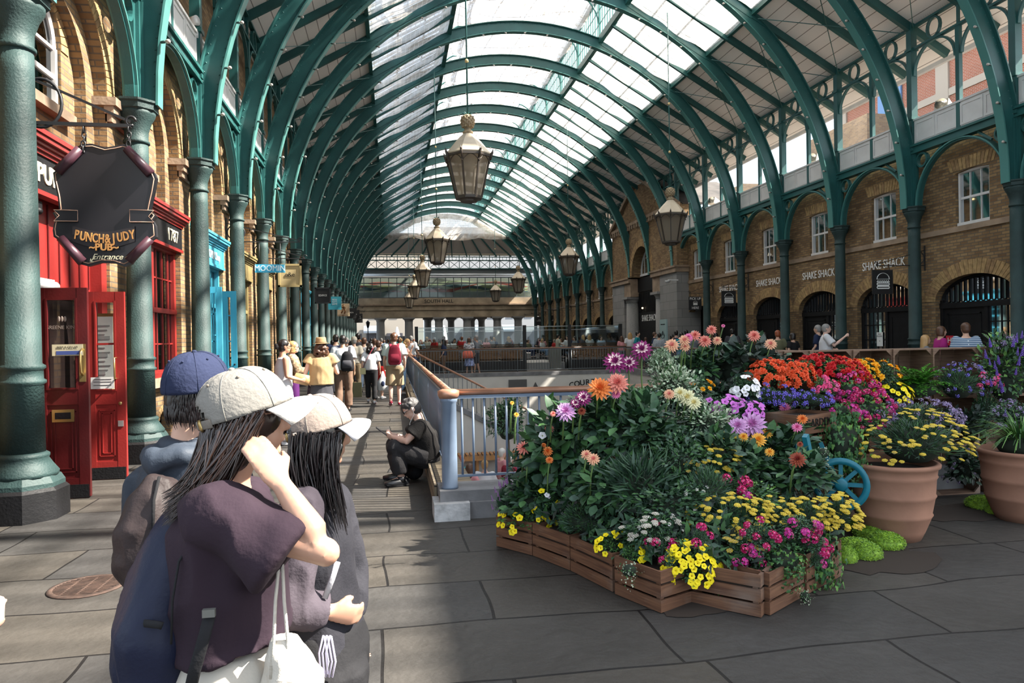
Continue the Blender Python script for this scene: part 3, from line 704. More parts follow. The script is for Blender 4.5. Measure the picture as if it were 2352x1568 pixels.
inside('counter_panel', 'pale tiled counter wall inside the shop window with a notice', 'wall panel', XW+1.9, yc-.9, 0, XW+1.95, yc+1.2, 2.2, mat('tile_wall', (.3, .3, .3), .6))
inside('menu_board', 'red poster inside the shop window with a notice', 'poster', XW+.9, yc-.0, 1.35, XW+.92, yc+.35, 1.85, mat('poster_red', (.5, .05, .04), .6))
for k in (4, 5, 6):
    yc = YK(k)+1.6
    inside('counter_panel', 'yellow-lit kitchen wall inside the %s arched shop of the right facade' % ORD[k-1], 'wall panel', XW+2.2, yc-1.1, .4, XW+2.25, yc+.9, 2.6, mat('kitchen_wall', (.34, .33, .2), .6, var=.4, vscale=2))
    b = MB(); b.box(-.03, -.2, -.02, .03, .2, .02, lampm); b.build('strip_light', None, Matrix.Translation((XW+1.6, yc-.3, 2.75)), label='glowing strip light inside the %s arched shop' % ORD[k-1], cat='light')
for k in (3, 5): 
    a = D.lights.new('shop_light', 'POINT'); a.energy = 25; a.color = (1, .85, .6); a.shadow_soft_size = .2; o = D.objects.new('shop_light', a); C.objects.link(o); o.location = (XW+1.3, YK(k)+1.6, 2.9)
# notices
def notice(nm, lab, x, y, z, w, h, lines, base=whitel, ink=black, cat='notice'):
    t = thing(nm, lab, cat, (x, y, z)); b = MB(); b.box(-.008, -w/2, -h/2, 0, w/2, h/2, base); b.build('sheet', t)
    for s, dz, body, m in lines: text('lettering', body, s, m or ink, t, TR(-.012, 0, dz), ext=.001)
    return t
redink = mat('red_ink', (.5, .02, .04), .6)
yc = YK(3)+1.6
notice('paper_notice', 'white paper notice with an arrow on the second right shop window', XW+.17, yc+.36+.1, 1.42, .26, .42, [(.06, .12, 'STAY\nPULLING', None), (.09, -.06, '<', None)])
yc = YK(2)+1.6
t = notice('fire_sign', 'red fire point sign on the black boards of the nearest right shop', XW+.16, yc+.95, 1.38, .26, .26, [(.2, 0, 'H', whitel)], base=redink, cat='sign')
t = thing('door_lettering', 'small white lettering on the black shop boards', 'lettering', (XW+.16, yc+.45, .95)); text('lettering', 'THE SHAKE SHACK, No. 9', .06, whitel, t, TR(0, 0, 0))
# SHAKE SHACK wall letters
for k, zz, sz in ((3, 3.62, .36), (4, 3.62, .36), (5, 3.62, .36), (6, 3.62, .36)):
    yc = YK(k)+1.6
    t = thing('wall_lettering', 'white SHAKE SHACK lettering on the brickwork over the %s shop arch' % ORD[k-2], 'lettering', (XW-.05, yc, zz), group='lettering above the shop arches'); text('letters', 'SHAKE SHACK', sz, whitel, t, TR(0, 0, 0), ext=.004, sx=.78)
# ---- hanging signs ---------------------------------------------
def bracket(t, xw, xt, z, rr=.19, up=.42):
    """wrought iron bracket in the transverse plane, from wall xw to tip xt"""
    s = 1 if xt > xw else -1; b = MB()
    b.bar((xw, 0, z-.14), (xw, 0, z+up+.12), .04, .04, iron); b.bar((xw, 0, z), (xt, 0, z), .022, .022, iron); b.bar((xw, 0, z+up), (xt, 0, z+.03), .018, .018, iron)
    b.tube([(xw+s*(rr+.03)+rr*cos(i*pi/10), 0, z+rr+.02+rr*sin(i*pi/10)*.95) for i in range(20)], .014, iron, n=6, closed=True)
    b.tube([(xt+s*.05*cos(i*pi/6)*1, 0, z+.05+.05*sin(i*pi/6)) for i in range(10)], .012, iron, n=6)
    return b.build('bracket', t)
def burger(t, x0, z0, w, h, m, y=-.03, R=None):
    """line drawing of a burger: bun, lettuce, patties"""
    b = MB(); lw = .0125*w/.5
    def line(pts, closed=False): b.tube([(x0+p[0]*w, y, z0+p[1]*h) for p in pts], (lw, .006), m, n=6, closed=closed, ref=None, smooth=False)
    line([(-.3, .1)]+[(-.3*cos(pi*i/12), .1+.22*sin(pi*i/12)) for i in range(1, 12)]+[(.3, .1)], True)
    line([(-.3+.6*i/12, .02+(.025 if i % 2 else -.025)) for i in range(13)])
    for zz in (-.08, -.2): line([(-.3, zz), (-.28, zz+.04), (.28, zz+.04), (.3, zz), (.28, zz-.035), (-.28, zz-.035)], True)
    return b.build('burger_drawing', t, label='white line drawing of a burger')
def hang(nm, lab, rect, Y, xw, xt, base, deco=None, frame=None, hook=.1, th=.03, cat='hanging sign', name='hanging_sign'):
    x0, y0, x1, y1 = rect; p, q = at(x0, (y0+y1)/2, Y=Y), at(x1, (y0+y1)/2, Y=Y); zt, zb = at((x0+x1)/2, y0, Y=Y)[2], at((x0+x1)/2, y1, Y=Y)[2]
    cx, w, h = (p[0]+q[0])/2, q[0]-p[0], zt-zb; cz = (zt+zb)/2
    t = thing(name, lab, cat, (cx, Y, cz))
    b = MB(); b.box(-w/2, -th/2, -h/2, w/2, th/2, h/2, base); b.build('board', t)
    if frame:
        b = MB(); e = .05*w/.6
        b.box(-w/2, -th/2-.02, h/2-e, w/2, th/2+.02, h/2, frame); b.box(-w/2, -th/2-.02, -h/2, w/2, th/2+.02, -h/2+e, frame); b.box(-w/2, -th/2-.02, -h/2, -w/2+e, th/2+.02, h/2, frame); b.box(w/2-e, -th/2-.02, -h/2, w/2, th/2+.02, h/2, frame); b.build('frame', t)
    zb_ = h/2+hook
    if xw is not None: bracket(t, xw-cx, xt-cx, zb_)
    b = MB()
    for s in (-1, 1): b.tube([(s*w*.35, 0, h/2), (s*w*.35, 0, zb_)], .008, iron, n=5)
    b.build('hanger', t)
    if deco: deco(t, w, h, th)
    return t
def lines(*ls):
    def f(t, w, h, th):
        for (body, size, dz, m, *r) in ls: text('lettering', body, size, m, t, TF(0, -th/2-.01, dz), ext=.002, sx=r[0] if r else 1)
    return f
blackb = mat('sign_black', (.008, .008, .009), .6)
hang('a', 'dark sign with white burger drawing hanging nearest on the right', (2003, 620, 2050, 675), YK(3), XW, at(2012, 610, Y=YK(3))[0], blackb, lambda t, w, h, th: burger(t, 0, -.0, w, h*1.15, whitel), hook=.12)
hang('a', 'dark sign with white burger drawing beside the PICK UP HERE sign', (1657, 668, 1690, 703), YK(6), XW, at(1659, 661, Y=YK(6))[0], blackb, lambda t, w, h, th: burger(t, 0, 0, w, h*1.15, whitel), hook=.15)
def pk(t, w, h, th):
    lines(('PICK UP', .155, h*.34, whitel, .95), ('HERE', .155, -h*.34, whitel, .95))(t, w, h, th); burger(t, 0, .0, w*.55, h*.5, whitel)
hang('a', 'dark PICK UP HERE sign with a small burger drawing', (1582, 681, 1611, 712), YK(7), XW, at(1583, 674, Y=YK(7))[0], blackb, pk, hook=.15)
for i, (rect, k) in enumerate((((1377, 709, 1402, 735), 13), ((1319, 716, 1345, 742), 15), ((1261, 724, 1283, 748), 17), ((1230, 727, 1248, 747), 18))):
    hang('a', 'dark hanging sign beyond the stone portico, %s from the portico' % ('first second third fourth'.split()[i]), rect, YK(k), XW, 12.3, blackb, lines(('CAFE\nCONCERTO', .1, .05, whitel)), hook=.15)
olv = mat('e_and_e_board', (.42, .33, .17), .6)
hang('a', 'sand coloured square sign reading e&e in a raised frame', (639, 606, 693, 659), YK(4), XP, -2.35, olv, lines(('e&e', .17, .02, black)), frame=mat('sand_frame', (.36, .28, .13), .5), hook=.15)
hang('a', 'black framed square sign on the left colonnade with tiny white lettering', (723, 660, 760, 697), YK(7), XP, -2.3, blackb, lines(('EDIFICE', .11, .0, whitel, .9)), frame=mat('black_frame', (.02, .02, .022), .4), hook=.15)
hang('a', 'turquoise square sign with pale lettering', (754, 681, 784, 711), YK(9), XP, -2.3, mat('teal_board', (.05, .34, .42), .6), lines(('BOU\nKETS\nSAME', .11, .06, whitel)), hook=.15)
def fig(t, w, h, th):
    b = MB(); m = mat('brown_figure', (.25, .12, .04), .7)
    for pts in (((-.05, .28), (.06, .33)), ((.0, .3), (.02, .05)), ((.02, .06), (-.12, -.22)), ((.02, .06), (.1, -.08), (.06, -.25)), ((.0, .2), (.14, .12), (.1, .02)), ((0, .2), (-.1, .1))): b.tube([(p[0], -th/2-.008, p[1]+.02) for p in pts], (.035, .006), m, n=6)
    b.build('running_figure', t, label='brown running figure'); text('lettering', 'TOM TOBACCONIST', .085, black, t, TF(0, -th/2-.01, -h*.42), ext=.002, sx=.8)
hang('a', 'cream sign with a small brown running figure', (775, 697, 803, 726), YK(11), XP, -2.2, mat('cream_board', (.55, .44, .28), .6), fig, hook=.15)
for i, (rect, k, tx) in enumerate((((797, 708, 818, 731), 13, 'MCN'), ((811, 712, 826, 734), 15, '&'), ((814, 720, 833, 741), 16, 'KURT\nGEIGER'))):
    hang('a', 'small black hanging sign far down the left colonnade, %s after the cream sign' % ('first second third'.split()[i]), rect, YK(k), XP, -2.2, blackb, lines((tx, .13, .05, whitel)), hook=.15)
# MOOMIN name board (its cut-out figure is left out)
hang('a', 'turquoise name board reading MOOMIN under a ring bracket', (586, 607, 655, 626), YK(3), XP, at(690, 548, Y=YK(3))[0], mat('moomin_board', (.05, .35, .52), .5), lines(('MOOMIN', .19, 0, whitel, .86)), hook=.52)

# ---- PUNCH & JUDY pub sign -------------------------------------
YP = 7.62
def pp(px, py): v = at(px, py, Y=YP); return (v[0], v[2])
t = thing('pub_sign', 'large dark scroll-edged PUNCH & JUDY PUB sign hanging on iron chains', 'hanging sign', (0, YP, 0))
outline = [(192, 333), (215, 332), (245, 341), (270, 337), (288, 333), (300, 336), (312, 352), (335, 380), (357, 398), (362, 410), (357, 440), (350, 470), (347, 485), (362, 497), (354, 508), (360, 520), (362, 545), (345, 556), (318, 585), (305, 606), (290, 613), (265, 605), (235, 604), (205, 612), (190, 608), (175, 590), (150, 560), (127, 545), (125, 530), (128, 515), (133, 505), (125, 490), (140, 482), (136, 450), (128, 415), (126, 398), (150, 382), (165, 360), (180, 340)]
poly = [pp(*p) for p in outline]
pubd = mat('sign_face_dark', (.012, .011, .014), .35); pubp = mat('sign_scroll_plum', (.055, .02, .03), .35); pinkl = mat('sign_pink_line', (.42, .25, .18), .5); orng = mat('sign_orange', (.42, .2, .06), .5)
b = MB(); b.prism(poly, lambda a, z: (a, -.03, z), lambda a, z: (a, .03, z), pubd); b.build('board', t)
b = MB(); cx_, cz_ = pp(243, 470)
b.tube([((a-cx_)*.955+cx_, -.034, (z-cz_)*.955+cz_) for a, z in poly], (.006, .006), pinkl, n=4, closed=True); b.build('outline', t, label='thin pink border line')
for i, (p, q) in enumerate((((190, 345), (138, 398)), ((296, 345), (350, 402)), ((145, 548), (195, 603)), ((350, 550), (300, 600)))):
    b = MB(); (a, z), (a2, z2) = pp(*p), pp(*q); b.tube([(a, -.05, z), (a2, -.05, z2)], [.042, .05], pubp, n=12); b.build('scroll', t, label='plum rolled corner scroll')
b = MB()
for s, X0 in ((-1, (130, 484, 185, 510)), (1, (303, 484, 358, 512))):
    x0, y0, x1, y1 = X0; P = [pp(x0, y0), pp(x1, y0+2), pp(x1, y1), pp(x0, y1)]
    mid = ((P[0][0]+P[3][0])/2+.05, (P[0][1]+P[3][1])/2) if s < 0 else ((P[1][0]+P[2][0])/2-.05, (P[1][1]+P[2][1])/2)
    P = P[:]; P.insert(4 if s < 0 else 2, mid); b.prism(P, lambda a, z: (a, -.055, z), lambda a, z: (a, -.03, z), pubd)
    b.tube([(a, -.058, z) for a, z in P], .004, pinkl, n=4, closed=True)
n = 16; rib_ = [(pp(172+142*i/n, 520+14*sin(pi*i/n))) for i in range(n+1)]; rib2 = [(pp(172+142*i/n, 556+16*sin(pi*i/n))) for i in range(n+1)]
b.add([(a, -.05, z) for a, z in rib_]+[(a, -.05, z) for a, z in rib2], [(i, i+1, n+2+i, n+1+i) for i in range(n)], mat('sign_ribbon', (.02, .016, .018), .4)); b.build('ribbon', t)
s_ = 'PUNCH&JUDY'
for i, ch in enumerate(s_):
    u = (i+.5)/len(s_); px = 176+140*u; py = 540+11*sin(pi*u); a, z = pp(px, py); ang = -(-cos(pi*u))*.12
    text('lettering', ch, .125, orng, t, TF(a, -.062, z) @ Matrix.Rotation((u-.5)*.35, 4, 'Z'), ext=.004, bold=.003, sx=.62)
a, z = pp(245, 570); text('lettering', '~PUB~', .095, orng, t, TF(a, -.066, z-.0), ext=.004, bold=.003, sx=.95)
a, z = pp(250, 590); text('lettering', 'Entrance', .08, cream, t, TF(a, -.04, z-.005), ext=.002, shear=.4)
b = MB(); b.bar((*[pp(222, 592)[0]], -.04, pp(222, 592)[1]), (pp(212, 602)[0], -.04, pp(212, 602)[1]), .008, .008, cream); b.bar((pp(212, 602)[0], -.04, pp(212, 602)[1]), (pp(213, 595)[0], -.04, pp(213, 595)[1]), .008, .008, cream); b.bar((pp(212, 602)[0], -.04, pp(212, 602)[1]), (pp(219, 602)[0], -.04, pp(219, 602)[1]), .008, .008, cream); b.build('arrow', t, label='small cream arrow')
(xt_, zb_) = pp(302, 290); (x1, z1) = pp(66, 160)
b = MB(); b.bar((XP, 0, zb_), (xt_, 0, zb_), .034, .034, iron); b.bar((XP+.1, 0, z1-.02), (xt_, 0, zb_+.04), .024, .024, iron); b.bar((XP+.02, 0, zb_-.1), (XP+.02, 0, z1+.1), .05, .05, iron)
b.tube([(pp(95, 237)[0]+.19*cos(i*pi/12), 0, pp(95, 237)[1]+.24*sin(i*pi/12)) for i in range(24)], .017, iron, n=6, closed=True)
b.tube([(xt_+.045*cos(i*pi/6), 0, zb_+.05+.045*sin(i*pi/6)) for i in range(11)], .014, iron, n=6)
b.build('bracket', t)
for px in (193, 296):
    b = MB(); (a, z), (a2, z2) = pp(px, 292), pp(px+5, 352)
    for j in range(5):
        u = (j+.5)/5; c = Vector((a+(a2-a)*u, 0 if u < .6 else -.045, z+(z2-z)*u)); L_ = (z-z2)/5*.66
        b.tube([c+Vector((.02*cos(q*pi/4) if j % 2 else 0, 0 if j % 2 else .02*cos(q*pi/4), L_*sin(q*pi/4))) for q in range(8)], .007, iron, n=5, closed=True)
    b.build('chain', t)

# ---- left shopfronts -------------------------------------------
def fascia(t, k, m, m2, z0=3.3, z1=3.68, xf=-3.70):
    y0, y1 = YK(k)+.37, YK(k+1)-.37
    b = MB(); b.box(xf-.1, y0-.05, z0, xf, y1+.05, z1, m2); b.build('name_board', t)
    b = MB()
    for dz, dx in ((0, .02), (.04, .05), (.08, .08), (.12, .12), (.17, .14)): b.box(xf-.15, y0-.06-dx*.3, z1+dz, xf+dx, y1+.06+dx*.3, z1+dz+.05, m)
    b.box(xf-.1, y0-.05, z0-.05, xf+.02, y1+.05, z0, m); b.build('cornice', t); return y0, y1
def letters(t, body, x, y, z, size, m, **k): return text('lettering', body, size, m, t, TL(x, y, z), ext=.006, **k)
# pub entrance (bay 0)
t = thing('pub_entrance', 'red panelled pub entrance with black name board under a red cornice', 'shopfront', (0, 0, 0))
y0, y1 = fascia(t, 0, red, black)
letters(t, 'PUNCH', -3.694, y0+.95, 3.48, .28, cream, bold=.008)
letters(t, '& JUDY', -3.694, y0+1.85, 3.48, .3, cream, bold=.008)
b = MB(); x = -3.92
b.box(x-.04, y0, 0, x+.02, y1, 3.3, red)
for i in range(9): y = y0+.05+i*.27; b.box(x+.02, y, 2.35, x+.035, y+.02, 3.25, redd)
b.box(x+.02, y0, 2.2, x+.06, y1, 2.3, red); b.box(x+.0, y1-.18, 0, x+.16, y1, 3.3, red); b.build('boarding', t)
b = MB(); b.box(x+.021, y0+.35, .02, x+.03, y0+1.9, 2.18, mat('dark_doorway', (.03, .012, .01), .8)); b.build('doorway', t)
def leaf(nm, lab, X0, X1, Y, H, m, mp, glassm, rail=1.05, vert=(), horiz=(), kick=True, th=.045, mid=None):
    """door leaf in the transverse plane"""
    t = thing(nm, lab, 'door', (X0, Y, .02)); w = X1-X0; b = MB(); st = .1
    b.box(0, -th/2, 0, st, th/2, H, m); b.box(w-st, -th/2, 0, w, th/2, H, m); b.box(st, -th/2+.002, H-.11, w-st, th/2-.002, H, m); b.box(st, -th/2+.002, rail-.16, w-st, th/2-.002, rail, m); b.box(st, -th/2+.002, 0, w-st, th/2-.002, .2, m)
    b.box(st, -th/4, .2, w-st, th/4, rail-.16, m)
    for e in (.0, .035): b.box(st+.03+e, -th/4-.008, .26+e, w-st-.03-e, -th/4, .27+e, m); b.box(st+.03+e, -th/4-.008, rail-.24-e, w-st-.03-e, -th/4, rail-.23-e, m); b.box(st+.03+e, -th/4-.008, .26+e, st+.04+e, -th/4, rail-.23-e, m); b.box(w-st-.04-e, -th/4-.008, .26+e, w-st-.03-e, -th/4, rail-.23-e, m)
    for a, c, d, e in ((st, st+.02, rail, H-.11), (w-st-.02, w-st, rail, H-.11)): b.box(a, -th/2-.006, d, c, th/2+.006, e, m)
    for z in (rail, H-.13): b.box(st+.001, -th/2-.004, z, w-st-.001, th/2+.004, z+.02, m)
    for v in vert: b.box(v*w-.012, -.015, rail, v*w+.012, .015, H-.1, m)
    for z in horiz: b.box(st, -.015, z-.012, w-st, .015, z+.012, m)
    b.build('leaf', t)
    if kick: b = MB(); b.box(.01, -th/2-.006, -.01, w-.01, th/2+.006, .13, black); b.build('kick_plate', t)
    g = MB(); g.add([(st, 0, rail), (w-st, 0, rail), (w-st, 0, H-.11), (st, 0, H-.11)], [(0, 1, 2, 3)], glassm); g.build('pane', t)
    return t, w
brass = mat('brass', (.45, .32, .13), .3, metal=.8); steel = mat('steel_plate', (.45, .45, .44), .35, metal=.7)
XD0 = at(85, 900, Y=8.15)[0]
t1, w = leaf('pub_door', 'dark red glazed pub door standing open, nearer leaf with a brass letter plate', XD0, -3.2, 8.15, 2.22, redd, redd, glass_d, rail=1.14)
b = MB(); b.box(w*.3, -.034, .8, w*.72, -.022, .93, brass); b.box(w*.36, -.038, .83, w*.66, -.034, .9, black); b.build('letter_plate', t1, label='brass letter plate')
b = MB(); b.box(w-.085, -.03, 1.22, w-.02, -.024, 1.62, brass); b.tube([(w-.05, -.03, 1.29), (w-.05, -.075, 1.33), (w-.05, -.085, 1.43), (w-.05, -.075, 1.53), (w-.05, -.03, 1.57)], .012, brass, n=8); b.build('pull_handle', t1, label='brass pull handle')
text('lettering', 'GREENE KING', .052, mat('etched', (.25, .2, .17), .6), t1, TF(w*.5, -.004, 1.80), ext=.001); b = MB()
for i in range(3): b.ell((w*.5+.03*(i-1), -.004, 1.89), (.014, .003, .03), MATS['etched'], 8)
b.build('etched_crown', t1)
t = thing('door_sticker', 'small cream and blue sticker on the nearer pub door glass', 'sticker', (XD0+w*.62, 8.12, 1.58)); b = MB(); b.box(-.15, -.003, -.06, .15, 0, .06, mat('sticker', (.5, .45, .3), .5)); b.box(-.11, -.005, -.05, .14, -.003, -.01, mat('sticker_blue', (.05, .08, .25), .5)); b.build('sheet', t); text('lettering', 'BEER & CELLAR', .03, black, t, TF(0, -.006, .03), ext=.0005)
XD2 = at(200, 900, Y=9.2)[0]
t2, w = leaf('pub_door', 'red glazed pub door standing open, farther leaf with a notice', XD2, -3.2, 9.2, 2.25, red, red, glass_c, rail=1.05, horiz=(1.62,))
b = MB(); b.tube([(w-.1, -.03, 1.2), (w-.1, -.08, 1.2), (w-.1, -.08, 1.45), (w-.1, -.03, 1.45)], .011, brass, n=8); b.build('pull_handle', t2, label='brass pull handle')
b = MB(); b.box(w-.09, -.03, .62, w-.03, -.022, .69, steel); b.ell((w-.06, -.03, .9), (.022, .012, .022), brass, 10); b.build('lock', t2)
t = thing('paper_notice', 'pale paper notice taped inside the farther pub door', 'notice', (XD2+w*.42, 9.17, 1.17)); b = MB(); b.box(-.13, -.003, -.07, .13, 0, .07, mat('paper', (.6, .6, .58), .7)); b.build('sheet', t); b = MB()
for z in (.04, .01, -.03): b.box(-.1, -.005, z, .1, -.003, z+.006, black)
b.build('print', t)
t = thing('menu_case', 'framed white menu case behind the pub doors', 'menu case', (XD2+.1, 9.45, 1.6)); b = MB(); b.box(-.15, 0, -.42, .15, .03, .42, brass); b.build('frame', t); b = MB(); b.box(-.11, -.008, -.38, .11, 0, .38, MATS['paper'])
b.build('sheet', t); b = MB()
for i in range(12): b.box(-.09, -.012, -.34+i*.055, .02+.06*(i % 3)/2, -.008, -.33+i*.055+(.03 if i % 4 == 0 else 0), mat('print_grey', (.3, .3, .3), .8))
b.build('print', t)
p = at(125, 656, X=-3.75)
t = thing('bulkhead_light', 'white bulkhead lamp on the red boards over the pub doors', 'lamp', (-3.86, p[1], p[2])); b = MB(); b.box(-.02, -.2, -.08, .03, .2, .08, white); b.build('back_plate', t); b = MB(); b.tube([(.04, -.17, 0), (.04, .17, 0)], (.06, .06), mat('lamp_diffuser', (.7, .72, .72), .3), n=12); b.build('diffuser', t)
t = thing('cctv_camera', 'small black camera under the pub name board', 'camera', (-3.8, YK(0)+1.02, 3.14)); b = MB(); b.box(-.05, -.05, -.02, .05, .05, .06, black); b.tube([(0, .0, -.02), (.06, -.02, -.06)], .035, black, n=10); b.build('housing', t)
# red sash shopfront (bay 1)
t = thing('pub_window', 'red framed pub window with small panes over a brick stall riser', 'window', (0, 0, 0))
y0, y1 = fascia(t, 1, red, black); letters(t, '1787', -3.694, y1-.5, 3.48, .3, cream)
b = MB(); x = -3.86
for y in (y0+.02, (y0+y1)/2-.05, y1-.12): b.box(x-.06, y, 1.12, x+.06, y+.1, 3.3, red)
for z in (1.12, 2.15, 3.2): b.box(x-.05, y0, z, x+.07, y1, z+.08, red)
b.box(x-.06, y0-.02, 1.08, x+.12, y1+.02, 1.16, red)
for z in (1.62, 2.72): b.box(x-.02, y0, z, x+.02, y1, z+.025, red)
for i in range(1, 8): y = y0+(y1-y0)*i/8; b.box(x-.02, y-.012, 1.15, x+.02, y+.012, 3.25, red)
b.build('frame', t); g = MB(); g.add([(x, y0, 1.1), (x, y1, 1.1), (x, y1, 3.3), (x, y0, 3.3)], [(0, 1, 2, 3)], glass); g.build('pane', t)
b = MB(); b.box(x-.12, y0-.02, .93, x+.16, y1+.02, 1.08, stone); b.build('sill', t)
b = MB(); arch_wall(b, x, y0, y1, 0, .93, y0+1.9, .3, .1, .35, .16, brick, -.15, ring=.1); b.build('stall_riser', t, label='brick stall riser')
b = MB(); b.box(-4.5, y0, 1.1, -4.48, y1, 3.3, mat('grey_curtain', (.3, .29, .27), .9, var=.5, vscale=6)); b.build('curtains', label='grey curtains hanging behind the red pub window', cat='curtain')
# other bays
shops = {2: ('turquoise', blue, blue, 'MOOMIN Shop'), 3: ('olive', olive, olive, ''), 4: ('olive', olive, olive, ''), 5: ('brown', mat('brown_paint', (.12, .08, .045), .5), None, ''), 6: ('dark green', mat('dark_green', (.03, .06, .05), .5), None, ''), 7: ('turquoise', blue, blue, ''),
         8: ('turquoise', blue, blue, ''), 9: ('pink', mat('pink_paint', (.5, .25, .24), .5), None, ''), 10: ('red', red, None, ''), 11: ('grey', mat('grey_paint', (.2, .2, .2), .5), None, '')}
for k in range(2, 19):
    nm, m, _, body = shops.get(k, ('dark', black, None, ''))
    t = thing('shopfront', '%s painted shopfront in the left arcade, %s bay from the front' % (nm, ORD[k]), 'shopfront', (0, 0, 0), group='shopfronts of the left arcade')
    y0, y1 = fascia(t, k, m, m)
    if body: letters(t, body, -3.69, y1-1.0, 3.48, .24, whitel, sx=.8)
    b = MB(); x = -3.88
    for y in (y0, y0+.75, y1-.85, y1-.1): b.box(x-.05, y, .0, x+.08, y+.1, 3.3, m)
    for z in (.55, 2.4, 3.2): b.box(x-.04, y0, z, x+.07, y1, z+.09, m)
    b.box(x-.05, y0, .1, x+.0, y1, .6, m); b.box(x-.05, y0-.02, .5, x+.14, y1+.02, .6, stone if k > 2 else m)
    for i in range(1, 6): y = y0+(y1-y0)*i/6; b.box(x-.02, y-.012, .6, x+.02, y+.012, 3.25, m)
    for z in (1.2, 1.8, 2.8): b.box(x-.02, y0, z, x+.02, y1, z+.022, m)
    b.build('frame', t); g = MB(); g.add([(x, y0, .5), (x, y1, .5), (x, y1, 3.3), (x, y0, 3.3)], [(0, 1, 2, 3)], glass); g.build('pane', t)
for i, (pa, pb, Y, H) in enumerate(((472, 511, 15.0, 2.75), (511, 544, 15.85, 2.72))):
    X0, X1 = at(pa, 750, Y=Y)[0], at(pb, 750, Y=Y)[0]
    t, w = leaf('shop_door', 'turquoise glazed shop door standing open, %s leaf' % ('nearer', 'farther')[i], X0, X1, Y, H, blue, blue, glass_c, rail=.55, vert=(.5,) if not i else (), horiz=(1.1, 1.65, 2.2), kick=False)
    b = MB(); b.ell((w-.05, -.03, 1.15), (.02, .02, .02), black, 8); b.build('door_knob', t)

# ---- portico on the right --------------------------------------
PX = 13.72; py0, py1 = 32.4, 42.5; pc = (py0+py1)/2
b = MB()
gran = mat_brick('granite_ashlar', (.27, .265, .26), (.22, .215, .21), (.12, .12, .12), bw=.9, rh=.42, mortar=.008, stain=.3, bump=.2, stainc=(.6, .6, .6))
arch_wall(b, PX, py0, py1, 5.05, 8.1, pc, 1.5, 5.05, 5.15, 1.5, brick, .7, ring=.4)
b.add([(PX, py0, 8.1), (PX, py1, 8.1), (PX, pc, 10.35)], [(0, 1, 2)], brick)
b.add([(PX, py0, 5.05), (XW+.6, py0, 5.05), (XW+.6, py0, 8.1), (PX, py0, 8.1)], [(0, 1, 2, 3)], brick); b.add([(PX, py1, 5.05), (XW+.6, py1, 5.05), (XW+.6, py1, 8.1), (PX, py1, 8.1)], [(0, 1, 2, 3)], brick)
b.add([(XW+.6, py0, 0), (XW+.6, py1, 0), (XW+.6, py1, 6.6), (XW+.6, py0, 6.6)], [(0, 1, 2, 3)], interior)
for y in (py0, py1-2.2): b.box(PX-.02, y, 0, XW+.6, y+2.2, 4.75, gran)
b.box(PX-.12, py0-.1, 4.75, XW+.6, py0+3.3, 5.05, stone); b.box(PX-.12, py1-3.3, 4.75, XW+.6, py1+.1, 5.05, stone); b.box(PX-.18, py0-.15, 4.98, XW+.6, py0+3.3, 5.07, stone); b.box(PX-.18, py1-3.3, 4.98, XW+.6, py1+.15, 5.07, stone)
for y in (py0+2.2, py1-3.3): b.box(PX, y, 3.95, XW+.3, y+1.1, 4.75, stone)
b.box(PX+.45, py0+2.2, 4.2, PX+.6, py1-2.2, 5.0, black)
for a, c in (((py0-.25, 8.0), (pc, 10.55)), ((py1+.25, 8.0), (pc, 10.55))): b.bar((PX-.05, a[0], a[1]), (PX-.05, c[0], c[1]), .3, .22, stone)
b.box(PX-.15, py0-.2, 8.0, PX+.1, py1+.2, 8.16, stone)
for i in range(26): y = py0+.15+i*(py1-py0-.4)/25; b.box(PX-.14, y, 7.78, PX, y+.14, 8.0, stone)
b.build('wall_portico', kind='structure')
b = MB(); b.bar((PX+.3, py0, 8.1), (PX+3, py0, 8.1), .1, .1, interior); b.add([(PX, py0, 8.1), (PX, pc, 10.35), (XW+4, pc, 10.35), (XW+4, py0, 8.1)], [(0, 1, 2, 3)], interior); b.add([(PX, py1, 8.1), (PX, pc, 10.35), (XW+4, pc, 10.35), (XW+4, py1, 8.1)], [(0, 1, 2, 3)], interior); b.build('ceiling_portico_roof', kind='structure')
for i, y in enumerate((py0+2.7, py1-2.7)):
    t = thing('granite_column', 'round granite column of the right portico, %s one' % ('nearer', 'farther')[i], 'column', (PX+.32, y, 0)); t['kind'] = 'thing'
    b = MB(); b.lathe([(.46, 0), (.46, .15), (.42, .2), (.41, .3), (.35, 3.6)], granite, n=24); b.build('shaft', t); b = MB(); b.lathe([(.36, 3.6), (.39, 3.64), (.36, 3.68), (.46, 3.8), (.46, 3.83)], granite, n=24); b.box(-.5, -.5, 3.82, .5, .5, 3.95, granite); b.build('capital', t)
w = sash(PX+.55, pc, 5.1, 5.2, 1.4, white, 5, arched=1.4)
t = thing('portico_doors', 'black gated doorway between the portico columns', 'doorway', (PX+.5, pc, 0)); b = MB(); b.box(0, -1.7, 0, .05, 1.7, 4.2, black); b.build('door_panel', t); b = MB()
for i in range(18): y = -1.6+3.2*i/17; b.box(-.05, y-.02, 3.0, -.02, y+.02, 4.1, black)
b.build('grille', t); text('lettering', 'SHAKE SHACK', .5, whitel, t, TR(-.06, 0, 2.65), sx=.7); b = MB(); b.ell((-.1, .9, 3.25), (.05, .05, .05), lampm, 8); b.build('lamp', t)
p = at(1525, 790, X=PX-.5)
t = thing('map_board', 'tall pale green map board standing by the portico', 'sign', (PX-.5, p[1], 0)); b = MB(); b.box(-.04, -.42, 0, .04, .42, 2.45, mat('map_face', (.3, .42, .42), .5)); b.build('board', t); b = MB()
